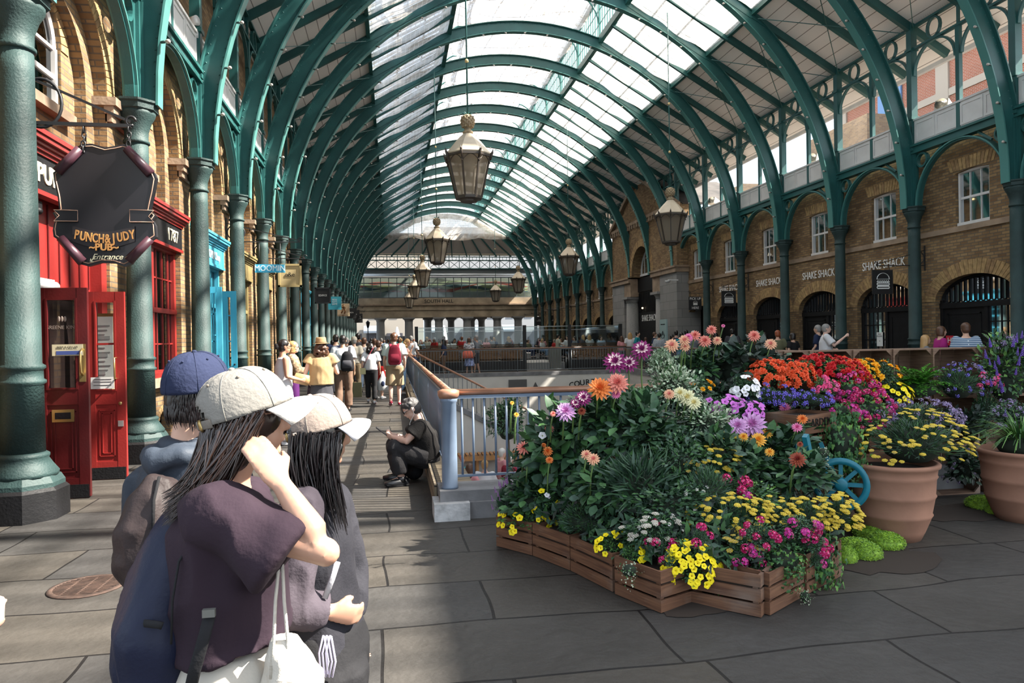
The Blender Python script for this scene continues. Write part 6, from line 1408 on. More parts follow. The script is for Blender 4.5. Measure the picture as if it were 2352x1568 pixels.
plant('lobelia_plant', 'dark blue lobelia on the crate shelf', 'plant', 'fine', 2200, 888, 130, 100, [('lobelia_blue', 26, 16), ('statice_mauve', 16, 18)], Y=5.95)
plant('leafy_plant', 'dark plant on the lower crate shelf', 'plant', 'purple', 2225, 980, 90, 90, Y=5.95)
plant('leafy_plant', 'dark plant in the bottom row of the shelving', 'plant', 'purple', 2215, 1085, 80, 100, [('statice_mauve', 8, 16)], Y=5.95)
plant('ivy_plant', 'long curtain of ivy hanging beside the GARDEN crate', 'plant', 'ivy', 1938, 1015, 120, 160, Y=5.00)
plant('ivy_plant', 'ivy hanging over the blue wheel', 'plant', 'ivy', 1960, 1065, 70, 70, Y=4.95)
plant('ivy_plant', 'light green ivy sprig on the cart', 'plant', 'varivy', 1890, 1040, 50, 40, Y=4.80)
plant('salvia_plant', 'purple salvia bush at the right edge of the display', 'plant', 'green', 2310, 870, 150, 190, [('salvia_spike', 46, 34)], Y=5.90)
plant('salvia_plant', 'lower purple salvia by the right terracotta pot', 'plant', 'small', 2320, 960, 110, 70, [('statice_mauve', 20, 22), ('salvia_spike', 8, 26)], Y=5.50)
plant('busy_lizzie_plant', 'coral pink flowers left of the purple salvia', 'plant', 'green', 2270, 878, 50, 45, [('cluster_pink', 9, 22)], Y=5.90)
plant('leafy_plant', 'pale green leafy plant below the purple salvia', 'plant', 'small', 2265, 945, 60, 90, Y=5.95)
plant('leafy_plant', 'mauve flowered plant on top of the right shelving', 'plant', 'small', 2325, 795, 90, 40, [('statice_mauve', 14, 20)], Y=5.95)
plant('leafy_plant', 'pot marigold beside the blue wheel', 'plant', 'small', 1990, 1145, 40, 80, [('petunia_yellow', 9, 12)], Y=5.40)
for i, (px, py, w, h, Y) in enumerate(((1985, 1175, 60, 40, 5.2), (2010, 1190, 80, 50, 4.95), (1965, 1210, 80, 60, 4.65), (2035, 1215, 70, 55, 4.75), (1990, 1230, 60, 45, 4.55), (2262, 1142, 70, 38, 5.6), (2292, 1158, 45, 28, 5.4), (1945, 1230, 40, 40, 4.5))):
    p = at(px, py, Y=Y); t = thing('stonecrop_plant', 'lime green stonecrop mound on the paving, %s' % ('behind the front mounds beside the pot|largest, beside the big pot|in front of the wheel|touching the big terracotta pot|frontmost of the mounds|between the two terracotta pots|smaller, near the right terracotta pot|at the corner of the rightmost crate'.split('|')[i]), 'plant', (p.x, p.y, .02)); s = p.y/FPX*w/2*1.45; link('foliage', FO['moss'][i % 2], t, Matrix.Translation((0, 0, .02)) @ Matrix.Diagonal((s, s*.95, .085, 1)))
b = MB(); r_ = random.Random(2)
for (cx, cy, rx, ry) in ((3.35, 4.55, .5, .35), (5.1, 5.5, .75, .3), (1.75, 3.98, .3, .18)):
    n = 24; b.add([(cx, cy, .012)]+[(cx+rx*cos(2*pi*i/n)*r_.uniform(.8, 1.1), cy+ry*sin(2*pi*i/n)*r_.uniform(.8, 1.1), .004) for i in range(n)], [(0, i+1, (i+1) % n+1) for i in range(n)], soil)
o = b.build('spilled_soil', label='dark damp soil spilled on the flagstones around the planters', cat='soil'); o['kind'] = 'stuff'
# ---- terracotta pots -------------------------------------------
terra = mat('terracotta', (.31, .155, .10), .85, var=.16, vscale=3, bump=.15, bscale=12)
def pot(lab, px, pyb, R, H):
    p = at(px, pyb, Z=0); x, y = p.x, p.y+R*.62
    t = thing('terracotta_pot', lab, 'pot', (x, y, 0)); pr = [(.60, 0), (.64, .03)]
    body = [(0, .64), (.12, .74), (.3, .87), (.33, .905), (.35, .88), (.55, .95), (.58, .985), (.6, .96), (.8, .985), (.83, 1.02), (.85, 1.0), (.93, 1.02), (.95, 1.08), (.985, 1.09), (1., 1.06), (1., .98), (.9, .93)]
    b = MB(); b.lathe([(r*R, z*H) for z, r in body], terra, n=48); b.build('body', t); b = MB(); b.lathe([(.93*R, .9*H), (.001, .93*H)], soil, n=24); b.build('soil', t)
    return t, x, y
t, x, y = pot('big ribbed terracotta pot planted with yellow yarrow', 2092, 1247, .315, .60)
dz = at(2092, 1030, Y=y).z
plant('yarrow_plant', 'yellow yarrow filling the big terracotta pot', 'plant', 'fine', 2095, 1022, 235, 150, [('yarrow_yellow', 46, 24), ('yarrow_ochre', 10, 20)], Y=y-.12)
plant('statice_plant', 'mauve statice behind the yarrow of the big pot', 'plant', 'fine', 2095, 962, 190, 85, [('statice_mauve', 60, 24)], Y=y+.25)
t, x, y = pot('second terracotta pot at the right edge with long grassy leaves', 2398, 1205, .31, .6)
plant('grassy_plant', 'long arching grassy leaves in the right terracotta pot', 'plant', 'grass', 2345, 1010, 300, 230, Y=y-.1)
# ---- flower cart -----------------------------------------------
teal = mat('cart_turquoise', (.008, .15, .21), .45, var=.15, vscale=8)
p = at(1932, 1112, Y=4.85); Rw = .2
t = thing('flower_cart', 'turquoise wheeled flower cart half hidden by ivy', 'cart', (p.x, 4.85, 0))
w_ = link('wheel', (lambda b: ([b.lathe([(Rw-.045, -.02), (Rw, -.022), (Rw, .022), (Rw-.045, .02), (Rw-.045, -.02)], teal, n=32, caps=False), b.lathe([(.035, -.04), (.05, -.03), (.05, .03), (.035, .04)], teal, n=16)] + [b.bar((.04*cos(2*pi*i/8), .04*sin(2*pi*i/8), 0), ((Rw-.02)*cos(2*pi*i/8), (Rw-.02)*sin(2*pi*i/8), 0), .03, .02, teal) for i in range(8)], b.mesh('wheel'))[1])(MB()), t, Matrix.Translation((0, 0, p.z)) @ Matrix.Rotation(-.55, 4, 'Z') @ Matrix.Rotation(pi/2, 4, 'X'))
w2 = link('wheel', w_.data, t, Matrix.Translation((-.25, .55, p.z)) @ Matrix.Rotation(-.55, 4, 'Z') @ Matrix.Rotation(pi/2, 4, 'X'))
b = MB(); b.bar((0, 0, p.z), (-.25, .55, p.z), .03, .03, teal); q0 = at(1850, 1000, Y=4.7)-t.location; q1 = at(1872, 1105, Y=4.8)-t.location; b.bar(q0, q1, .035, .05, teal); b.bar((0, .03, p.z), (-.1, .1, .78), .03, .03, teal); b.bar((-.25, .5, p.z), (-.3, .5, .78), .03, .03, teal); b.bar((-.3, .1, 0), (-.3, .1, .78), .03, .03, teal); b.build('frame', t)
q = at(1848, 1000, Y=5.0); c = crate('wine_crate', 'wooden box lettered GARDEN on top of the cart', (q.x, 5.0), (q.x+.42, 5.2), .15, .35, nb=1)
c.location.z = q.z; text('lettering', 'GARDEN', .09, black, c, TF(.2, -.004, .085), ext=.002)
q = at(1855, 1025, Y=4.95); c = crate('wine_crate', 'wooden box under the GARDEN box on the cart', (q.x, 5.0), (q.x+.42, 5.2), .1, .35, nb=2); c.location.z = q.z-.04
t = thing('olive_tree', 'small olive tree in the courtyard behind the railing bars', 'tree', (*at(1165, 960, Y=12.)[:2], -2.65))
zc_ = at(1170, 975, Y=12.).z+2.65; b = MB(); b.tube([(0, 0, 0), (.05, 0, zc_*.5), (0, 0, zc_)], [.05, .035, .02], mat('bark', (.1, .08, .06), .9), n=8); b.build('trunk', t)
link('crown', FO['small'][0], t, Matrix.Translation((0, 0, zc_)) @ Matrix.Diagonal((.38, .38, .55, 1))); b = MB(); b.lathe([(.25, 0), (.32, .5), (.34, .55)], terra, n=20); b.build('planter', t)
# ================================================================ PEOPLE
def solid(b, name, m, voxel=.02, smooth=4, fold=0., fscale=6., seed=0):
    """fuse overlapping lofts into one continuous skin"""
    me = D.meshes.new('tmp'); me.from_pydata(b.v, [], b.f); o = D.objects.new('tmp', me); C.objects.link(o)
    md = o.modifiers.new('r', 'REMESH'); md.mode = 'VOXEL'; md.voxel_size = voxel
    if smooth: sm = o.modifiers.new('s', 'SMOOTH'); sm.iterations = smooth; sm.factor = .5
    dg = bpy.context.evaluated_depsgraph_get(); ev = o.evaluated_get(dg); out = D.meshes.new_from_object(ev, preserve_all_data_layers=False, depsgraph=dg); out.name = name
    D.objects.remove(o); D.meshes.remove(me)
    if fold:
        off = Vector((seed*3.1, seed, seed*.7))
        nrm = [v.normal.copy() for v in out.vertices]
        for v, n in zip(out.vertices, nrm):
            q = v.co*fscale+off; q.z *= .55
            w = noise.noise(q)+.5*noise.noise(q*2.3); w = 1-2.2*abs(w)     # ridged creases
            v.co += n*(fold*w)
    out.materials.clear(); out.materials.append(m)
    for p in out.polygons: p.use_smooth = True
    return out
skinm = {'a': mat('skin_light', (.60, .36, .26), .5, sss=.15), 'b': mat('skin_tan', (.48, .26, .17), .5, sss=.15), 'c': mat('skin_dark', (.2, .1, .06), .5), 'd': mat('skin_pale', (.66, .42, .33), .5, sss=.15)}
def cloth(name, c, rough=.85, bump=.15): return mat('cloth_'+name, c, rough, var=.08, vscale=3, bump=bump, bscale=90, spec=.2)
hairm = {'black': mat('hair_black', (.012, .009, .008), .35), 'brown': mat('hair_brown', (.08, .035, .018), .45), 'grey': mat('hair_grey', (.25, .24, .23), .5), 'blond': mat('hair_blond', (.42, .25, .1), .45), 'white': mat('hair_white', (.6, .58, .55), .5), 'red': mat('hair_red', (.25, .06, .02), .45), 'salt': mat('hair_salt', (.05, .047, .047), .6)}
V = Vector
def std(H=1.72, walk=0., lean=0., sit=False, arms=None):
    """joints for a figure facing +Y, right side at +X"""
    k = H/1.72; w = walk
    J = dict(pelvis=V((0, 0, .96)), waist=V((0, lean*.1, 1.08)), chest=V((0, lean*.3, 1.28)), neck=V((0, lean*.5-.01, 1.47)), head=V((0, lean*.7+.02, 1.615)),
             shR=V((.175, lean*.45, 1.415)), shL=V((-.175, lean*.45, 1.415)), elR=V((.235, -.04-w*.15, 1.14)), elL=V((-.235, -.04+w*.15, 1.14)), wrR=V((.24, .08-w*.1, .92)), wrL=V((-.24, .08+w*.28, .93)),
             hiR=V((.09, 0, .92)), hiL=V((-.09, 0, .92)), knR=V((.1, .03+w*.2, .5)), knL=V((-.1, .03-w*.1, .49)), anR=V((.1, -.02+w*.3, .09)), anL=V((-.1, -.02-w*.4, .10+abs(w)*.12)), toR=V((.11, .13+w*.3, .03)), toL=V((-.11, .12-w*.36, .03+abs(w)*.02)))
    if sit:
        dz = -.47
        for n in ('pelvis', 'waist', 'chest', 'neck', 'head', 'shR', 'shL', 'elR', 'elL', 'wrR', 'wrL', 'hiR', 'hiL'): J[n] = J[n]+V((0, 0, dz))
        for n, s in (('R', 1), ('L', -1)): J['kn'+n] = V((s*.12, .42, .5)); J['an'+n] = V((s*.12, .4, .09)); J['to'+n] = V((s*.13, .56, .03)); J['wr'+n] = V((s*.14, .3, .68)); J['el'+n] = V((s*.25, .05, .68))
    if arms:
        for n, p in arms.items(): J[n] = V(p)
    for n in J: J[n] = J[n]*k
    J['k'] = k
    return J
def frame(J):
    lat = (J['shR']-J['shL']).normalized(); up = (J['neck']-J['pelvis']).normalized(); fwd = up.cross(lat).normalized(); return lat, fwd, up
def hand(b, wr, el, k, m, curl=.35, palm_n=None, side=1, fwd=None):
    d = (wr-el).normalized(); n = (palm_n or V((-side*.6, .3, 0))); n = (n-d*n.dot(d)); n = n.normalized() if n.length > .05 else d.orthogonal().normalized(); s = d.cross(n)
    c = wr+d*.05*k; b.tube([wr-d*.01, wr+d*.03*k, wr+d*.07*k, wr+d*.095*k], [(.024*k, .019*k), (.036*k, .015*k), (.041*k, .014*k), (.036*k, .012*k)], m, n=10, ref=s)
    for i, (o, L) in enumerate(((-.03, .062), (-.011, .074), (.01, .070), (.029, .056))):
        p = wr+d*.088*k+s*o*k; q1 = p+(d*cos(curl)+n*sin(curl))*L*.45*k; q2 = q1+(d*cos(2.2*curl)+n*sin(2.2*curl))*L*.32*k; q3 = q2+(d*cos(3.2*curl)+n*sin(3.2*curl))*L*.28*k
        b.tube([p-d*.01, p, q1, q2, q3], [.0095*k, .0095*k, .009*k, .008*k, .006*k], m, n=7)
    t = s*side*-1 if fwd is None else (s if s.dot(fwd) > 0 else -s)
    p = wr+d*.03*k+t*.028*k; q = p+(t*.7+d*.7+n*.3).normalized()*.035*k; b.tube([wr+d*.015*k+t*.015*k, p, q, q+(d*.9+n*.4).normalized()*.03*k], [.012*k, .012*k, .0105*k, .007*k], m, n=7)
def body_mesh(J, m, voxel=.02, male=True, face=None, curl=.35, name='body', palm=None, nose=1.):
    k = J['k']; lat, fwd, up = frame(J); b = MB(); face = (face or fwd).normalized(); hu = (J['head']-J['neck']).normalized(); hl = face.cross(hu).normalized(); hu2 = hl.cross(face)
    Mh = Matrix((hl, face, hu2)).transposed()
    H = J['head']
    b.ell(H+hu2*.02*k, (.074*k, .093*k, .098*k), m, 16, Mh, 12); b.ell(H-hu2*.045*k+face*.022*k, (.056*k, .066*k, .066*k), m, 14, Mh, 10); b.ell(H-hu2*.092*k+face*.062*k, (.024*k, .022*k, .02*k), m, 10, Mh)
    b.ell(H-hu2*.03*k+face*.098*k*nose, (.011*k, .016*k, .014*k), m, 8, Mh); b.tube([H+hu2*.012*k+face*.09*k, H-hu2*.028*k+face*.106*k], [.008*k, .012*k], m, n=7); b.ell(H-hu2*.062*k+face*.086*k, (.022*k, .012*k, .007*k), m, 8, Mh); b.ell(H+hu2*.022*k+face*.082*k, (.045*k, .014*k, .01*k), m, 10, Mh)
    for s in (-1, 1): b.ell(H+hl*s*.077*k-face*.005*k-hu2*.01*k, (.01*k, .022*k, .032*k), m, 8, Mh)
    b.tube([J['neck']-up*.05*k, J['neck']+up*.03*k, H-hu*.05*k], [(.062*k, .058*k), (.05*k, .052*k), (.05*k, .055*k)], m, n=14, ref=lat)
    sw = .17 if male else .155; hp = .16 if male else .17
    b.tube([J['pelvis']-up*.1*k, J['pelvis'], J['waist'], J['chest'], (J['shR']+J['shL'])/2, J['neck']-up*.01*k], [(.1*k, .08*k), (hp*k, .115*k), (.135*k, .1*k), (sw*k, .12*k), (sw*.95*k, .085*k), (.06*k, .055*k)], m, n=18, ref=lat)
    for s in 'RL':
        sh, el, wr = J['sh'+s], J['el'+s], J['wr'+s]
        b.tube([sh+(sh-el).normalized()*.03*k, sh, sh.lerp(el, .4), el, el.lerp(wr, .3), wr], [.045*k, .056*k, .049*k, .037*k, .040*k, .025*k], m, n=12); b.ell(el, (.037*k,)*3, m, 8)
        hand(b, wr, el, k, m, curl, (palm or {}).get(s), 1 if s == 'R' else -1, fwd)
        hi, kn, an, to = J['hi'+s], J['kn'+s], J['an'+s], J['to'+s]
        b.tube([hi+V((0, 0, .02*k)), hi.lerp(kn, .4), kn, kn.lerp(an, .35), an], [.088*k, .075*k, .052*k, .056*k, .035*k], m, n=12); b.ell(kn, (.052*k,)*3, m, 8)
        b.tube([an+(an-to).normalized()*.05*k+V((0, 0, -.045*k)), an.lerp(to, .3)+V((0, 0, -.02*k)), to.lerp(an, .2), to], [.035*k, .04*k, .035*k, .02*k], m, n=10); b.tube([an, an.lerp(to, .25)-V((0, 0, .02*k))], [.036*k, .036*k], m, n=8)
    return solid(b, name, m, voxel, 3), (H, hl, face, hu2)
def top_mesh(J, m, voxel=.02, sleeve=.55, loose=1., male=True, hem=.02, fold=.0, name='top', length=0., neckh=0.):
    k = J['k']; lat, fwd, up = frame(J); b = MB(); g = .018*loose*k; sw = .17 if male else .158
    base = J['pelvis']-up*(length*k)
    b.tube([base, J['pelvis']+up*.02*k, J['waist'], J['chest'], (J['shR']+J['shL'])/2+up*.01*k, J['neck']-up*(.015-neckh)*k], [(.172*k+g, .125*k+g), (.165*k+g, .12*k+g), (.145*k+g*1.4, .108*k+g*1.4), (sw*k+g, .122*k+g), (sw*k+g*.6, .088*k+g*.6), (.066*k+neckh*.0, .062*k)], m, n=20, ref=lat)
    for s in 'RL':
        sh, el, wr = J['sh'+s], J['el'+s], J['wr'+s]
        if sleeve <= 0: continue
        pts = [sh-(lat if s == 'R' else -lat)*.05*k, sh, sh.lerp(el, min(1, sleeve)*.6), sh.lerp(el, min(1, sleeve))]; rs = [.06*k, .065*k+g*.6, .058*k+g, .055*k+g*1.3]
        if sleeve > 1: rs[-1] = .045*k+g; pts += [el.lerp(wr, (sleeve-1)*.5), el.lerp(wr, sleeve-1)]; rs += [.043*k+g*.8, .034*k+g*.7]
        b.tube(pts, rs, m, n=14); b.ell(sh, (.064*k+g*.5,)*3, m, 10)
        if sleeve > 1: b.ell(el, (.045*k+g*.8,)*3, m, 8)
    return solid(b, name, m, voxel, 3, fold, 7/k)
def legs_mesh(J, m, voxel=.02, length=1.9, loose=1., fold=.0, name='trousers', skirt=0.):
    k = J['k']; lat, fwd, up = frame(J); b = MB(); g = .014*loose*k
    b.tube([J['pelvis']-V((0, 0, .09*k)), J['pelvis'], J['waist']-up*.04*k], [(.14*k+g, .11*k+g), (.168*k+g, .122*k+g), (.145*k+g*.5, .108*k+g*.5)], m, n=18, ref=lat)
    if skirt:
        c0 = (J['hiR']+J['hiL'])/2; c1 = (J['anR']+J['anL'])/2; e = c0.lerp(c1, skirt); b.tube([c0+V((0, 0, .08*k)), c0.lerp(e, .4), e], [(.17*k, .125*k), (.2*k+g, .165*k+g), (.22*k+g*3, .2*k+g*3)], m, n=24, ref=lat); return solid(b, name, m, voxel, 3, fold, 7)
    for s in 'RL':
        hi, kn, an = J['hi'+s], J['kn'+s], J['an'+s]
        pts = [hi+V((0, 0, .03*k)), hi.lerp(kn, .45)]; rs = [.096*k+g, .084*k+g]
        if length <= 1: pts.append(hi.lerp(kn, length)); rs.append(.07*k+g*2)
        else: pts += [kn, kn.lerp(an, .4*(length-1)), kn.lerp(an, length-1)]; rs += [.06*k+g, .06*k+g*1.2, .046*k+g*1.5]
        b.tube(pts, rs, m, n=14)
        if length > 1: b.ell(kn, (.06*k+g,)*3, m, 10)
    return solid(b, name, m, voxel, 3, fold, 7/k)
def shoe_mesh(J, s, m, sole, k):
    an, to = J['an'+s], J['to'+s]; b = MB(); d = to-an; d.z = 0; d.normalize(); h = V((an.x, an.y, an.z-.045*k)); tt = V((to.x, to.y, to.z+.005)); 
    b.tube([h-d*.06*k, h-d*.03*k, h.lerp(tt, .5), tt-d*.02*k, tt+d*.045*k], [(.024*k, .028*k), (.037*k, .045*k), (.043*k, .04*k), (.045*k, .032*k), (.022*k, .016*k)], m, n=12, ref=d.cross(V((0, 0, 1)))); b.tube([an-V((0, 0, .04*k)), an+V((0, 0, .005))], [.042*k, .04*k], m, n=10)
    b2 = MB(); zz = -.045*k
    b2.tube([h-d*.055*k+V((0, 0, -.022*k)), h.lerp(tt, .5)+V((0, 0, -.022*k)), tt+d*.035*k+V((0, 0, -.012*k))], [(.036*k, .012*k), (.043*k, .012*k), (.034*k, .01*k)], sole, n=10, ref=d.cross(V((0, 0, 1))))
    return b.mesh('shoe'), b2.mesh('sole')
def hair_mesh(hd, k, m, style='short', voxel=.012, seed=0):
    H, hl, f, u = hd; b = MB(); M_ = Matrix((hl, f, u)).transposed()
    b.ell(H+u*.035*k-f*.014*k, (.083*k, .097*k, .09*k), m, 14, M_, 10); b.ell(H-f*.035*k-u*.015*k, (.076*k, .074*k, .085*k), m, 12, M_, 8)
    if style == 'long':
        b.tube([H+u*.02*k-f*.04*k, H-u*.1*k-f*.06*k, H-u*.22*k-f*.075*k, H-u*.34*k-f*.07*k], [(.09*k, .07*k), (.1*k, .055*k), (.11*k, .045*k), (.08*k, .025*k)], m, n=14, ref=hl)
        for s in (-1, 1): b.tube([H+u*.04*k+hl*s*.06*k, H-u*.08*k+hl*s*.08*k, H-u*.2*k+hl*s*.085*k-f*.02*k], [.04*k, .035*k, .02*k], m, n=8)
    if style == 'bob': b.tube([H+u*.0-f*.02*k, H-u*.1*k-f*.03*k], [(.092*k, .08*k), (.09*k, .07*k)], m, n=14, ref=hl)
    if style == 'curly':
        r = random.Random(seed)
        for i in range(60): v = rv(r); b.ell(H-f*.05*k-u*.08*k+M_ @ V((v.x*.11*k, v.y*.07*k, v.z*.13*k)), (.032*k,)*3, m, 7, k=4)
    if style == 'bun': b.ell(H-f*.115*k-u*.005*k, (.045*k,)*3, m, 10); b.ell(H-f*.13*k+u*.03*k, (.028*k,)*3, m, 8)
    if style == 'spiky':
        r = random.Random(seed)
        for i in range(40): v = rv(r); v.z = abs(v.z); b.ell(H+u*.04*k+M_ @ V((v.x*.075*k, v.y*.085*k, v.z*.08*k)), (.022*k,)*3, m, 6, k=4)
    return solid(b, 'hair', m, voxel, 1, .003, 60)
def eyes(t, hd, k):
    H, hl, f, u = hd; mw = mat('eye_white', (.7, .68, .65), .3); mb = mat('eye_dark', (.02, .012, .01), .2)
    for s in (-1, 1): b = MB(); b.ell(H+hl*s*.031*k+f*.083*k+u*.006*k, (.013*k, .01*k, .008*k), mw, 8); b.ell(H+hl*s*.031*k+f*.091*k+u*.006*k, (.006*k, .004*k, .006*k), mb, 8); b.build('eye', t)
def glasses(t, hd, k, m):
    H, hl, f, u = hd; b = MB()
    for s in (-1, 1): c = H+hl*s*.032*k+f*.1*k+u*.006*k; b.tube([c+hl*.026*k*cos(i*pi/6)+u*.019*k*sin(i*pi/6) for i in range(12)], .0035*k, m, n=5, closed=True); b.tube([c+hl*s*.026*k, H+hl*s*.076*k+f*.06*k+u*.008*k, H+hl*s*.08*k-f*.01*k+u*.008*k], .003*k, m, n=5)
    b.build('glasses', t)
def person(lab, pos, rz, J, skin='a', top=None, bottom=None, hair=('short', 'brown'), shoes=(None, None), voxel=.022, male=True, face=None, group=None, t_kw={}, b_kw={}, curl=.35, palm=None, eye=False, world=False):
    t = thing('person', lab, 'person', pos, rz, group=group); k = J['k']
    me, hd = body_mesh(J, skinm[skin], voxel, male, face, curl, palm=palm); link('body', me, t)
    if top: link('top', top_mesh(J, top, voxel, male=male, **t_kw), t)
    if bottom: link('skirt' if b_kw.get('skirt') else 'trousers', legs_mesh(J, bottom, voxel, **b_kw), t)
    if shoes[0]:
        for s in 'RL': a, c = shoe_mesh(J, s, shoes[0], shoes[1] or shoes[0], k); o = link('shoe', a, t); link('sole', c, o)
    if hair: link('hair', hair_mesh(hd, k, hairm[hair[1]], hair[0], max(.01, voxel*.6)), t)
    if eye: eyes(t, hd, k)
    t['_h'] = k
    HD[t.name] = hd
    return t
HD = {}
def stand(px, Y=None, X=None, ytop=None):
    """ground point below a pixel column and the height whose top reaches ytop"""
    p = at(px, ytop, Y=Y) if Y is not None else at(px, ytop, X=X)
    return V((p.x, p.y, 0)), max(1.2, min(1.92, p.z))
def backpack(lab, t, m, m2, w=.3, h=.46, d=.18, strap=None, lift=1.2, off=0., name='backpack', one=False):
    """pack on the back of a figure facing +Y"""
    k = t['_h']; bp = thing(name, lab, 'backpack', t.location, t.rotation_euler.z); b = MB(); y = (-.13-d/2+.0)*k; z = lift*k
    b.tube([(off, y, z-h/2), (off, y, z-h*.35), (off, y, z), (off, y, z+h*.35), (off, y, z+h/2)], [(w*.42, d*.4), (w*.52, d*.52), (w*.5, d*.5), (w*.4, d*.4), (w*.2, d*.2)], m, n=16, ref=(1, 0, 0)); link('main_bag', solid(b, 'main_bag', m, .02, 3), bp)
    b = MB(); b.tube([(off, y-d*.42, z-h*.35), (off, y-d*.45, z-h*.1), (off, y-d*.36, z+.02)], [(w*.36, d*.2), (w*.38, d*.22), (w*.3, d*.12)], m2, n=12, ref=(1, 0, 0)); b.build('front_pocket', bp)
    for s in ((1,) if one else (-1, 1)):
        b = MB(); x = s*.085*k+off*.6; b.tube([(x, y+d*.4, z+h*.38), (x*1.05, -.06*k, 1.475*k), (x*1.25, .08*k, 1.42*k), (x*1.4, .13*k, 1.25*k), (x*1.6, .04*k, 1.08*k), (x*1.4, y+d*.4, z-h*.3)], [(.028, .008)]*6, m2, n=8, ref=(1, 0, 0)); b.build('strap', bp)
    return bp
def cap_hat(t, hd, k, m, mb=None, brim=.075, name='cap'):
    H, hl, f, u = hd; M_ = Matrix((hl, f, u)).transposed(); b = MB(); c = H+u*.05*k-f*.004*k
    prof = [(.1, -.02), (.1, .0), (.094, .04), (.07, .075), (.035, .09), (.004, .094)]
    vs = []; n = 20
    for r, z in prof:
        for i in range(n): a = 2*pi*i/n; vs.append(c+M_ @ V((r*.9*cos(a)*k, r*1.05*sin(a)*k, z*k)))
    b.add(vs, [(i*n+j, i*n+(j+1) % n, (i+1)*n+(j+1) % n, (i+1)*n+j) for i in range(len(prof)-1) for j in range(n)], m, True)
    vs = []
    for i in range(11): a = pi*i/10; x = cos(a)*.08*k; vs += [c+hl*x+f*(.075*k+.028*k*sin(a))-u*.012*k, c+hl*x*1.0+f*(.08*k+brim*k*sin(a)*1.0)-u*(.03*k)]
    b.add(vs, [(2*i, 2*i+2, 2*i+3, 2*i+1) for i in range(10)], mb or m, True); b.build(name, t)
def recolor(o, m):
    for s in o.material_slots: s.link = 'OBJECT'; s.material = m
C_ = {n: cloth(n, c) for n, c in dict(white=(.62, .62, .64), black=(.015, .015, .017), navy=(.02, .03, .07), grey=(.16, .17, .19), tan=(.42, .29, .15), khaki=(.28, .21, .13), brown=(.16, .10, .07), denim=(.13, .22, .34), maroon=(.22, .02, .04), charcoal=(.05, .05, .058), teal=(.02, .22, .26), purple=(.06, .01, .08), pink=(.55, .24, .26), magenta=(.32, .02, .16), olive=(.12, .12, .07), red=(.45, .02, .02), cream=(.5, .46, .38), lblue=(.35, .45, .58), orange=(.75, .18, .12)).items()}
strp = mat_brick('cloth_stripes', (.04, .1, .2), (.04, .1, .2), (.5, .55, .6), bw=5, rh=.035, mortar=.009, stain=0, bump=0, rough=.9)
def objmap(m, ax='Z'):
    nt = m.node_tree; tc = nt.nodes.new('ShaderNodeTexCoord'); sx = nt.nodes.new('ShaderNodeSeparateXYZ'); cx = nt.nodes.new('ShaderNodeCombineXYZ'); nt.links.new(tc.outputs['Object'], sx.inputs[0]); nt.links.new(sx.outputs['X'], cx.inputs[0]); nt.links.new(sx.outputs[ax], cx.inputs[1])
    for n in nt.nodes:
        if n.type == 'TEX_BRICK': nt.links.new(cx.outputs[0], n.inputs['Vector'])
objmap(strp)
strw = mat_brick('cloth_stripes_pink', (.6, .55, .52), (.6, .55, .52), (.35, .1, .1), bw=5, rh=.04, mortar=.012, stain=0, bump=0, rough=.9); objmap(strw)
flor = mat('cloth_floral', (.4, .4, .42), .9, var=.85, vscale=22); florb = mat('cloth_floral_brown', (.32, .22, .13), .9, var=.7, vscale=30); blkw = mat('cloth_blackfloral', (.05, .05, .055), .9, var=.95, vscale=35); plaid = mat('cloth_plaid', (.3, .33, .36), .9, var=.3, vscale=30)
W_, K_ = C_['white'], C_['black']

# ---- people on the walkway -------------------------------------
def on(px, Y, ytop, rz=0., **kw):
    p, h = stand(px, Y=Y, ytop=ytop); return p, rz, std(h, **kw)
p, rz, J = on(650, 11.6, 781, rz=-1.2, arms=dict(elR=(.24, .0, 1.13), wrR=(.14, .24, 1.06), elL=(-.24, 0, 1.13), wrL=(-.1, .25, 1.06)))
t = person('woman in a white tank top and long white skirt looking at a tan bag', p, rz, J, 'b', W_, W_, ('bun', 'black'), (W_, None), .014, False, t_kw=dict(sleeve=0), b_kw=dict(skirt=.9), eye=True, curl=.8); glasses(t, HD[t.name], J['k'], K_)
tb = thing('handbag', 'tan leather handbag held by the woman in white', 'bag', p+V((.27, .05, 1.03))); b = MB(); b.tube([(-.02, 0, -.08), (.0, 0, 0), (.02, 0, .08)], [(.12, .04), (.13, .05), (.11, .03)], mat('tan_leather', (.42, .25, .11), .5), n=12, ref=(1, 0, 0)); b.build('bag', tb)
p, rz, J = on(671, 13.2, 785, rz=-1.5, arms=dict(elR=(.22, .1, 1.15), wrR=(.15, .32, 1.2), elL=(-.22, .1, 1.15), wrL=(-.15, .32, 1.18)))
t = person('blond woman in a patterned blouse and purple trousers holding a dark bag', p, rz, J, 'd', florb, C_['purple'], ('bob', 'blond'), (K_, None), .016, False, t_kw=dict(sleeve=1.7, loose=1.8), b_kw=dict(loose=1.6), eye=True, curl=.8); glasses(t, HD[t.name], J['k'], K_)
tb = thing('tote_bag', 'black and white patterned cloth bag hanging from the blond woman’s hand'.replace('’', "'"), 'bag', p+V((.38, -.05, .8))); b = MB(); b.tube([(0, 0, -.2), (0, 0, -.12), (0, 0, .1), (0, 0, .2), (0, 0, .38)], [(.09, .06), (.13, .09), (.1, .06), (.03, .02), (.015, .01)], blkw, n=12); b.build('bag', tb)
tb = thing('shopping_bag', 'blue shopping bag behind the patterned cloth bag', 'bag', p+V((.34, .12, 1.0))); b = MB(); b.box(-.11, -.03, -.15, .11, .03, .15, C_['teal']); b.build('bag', tb)
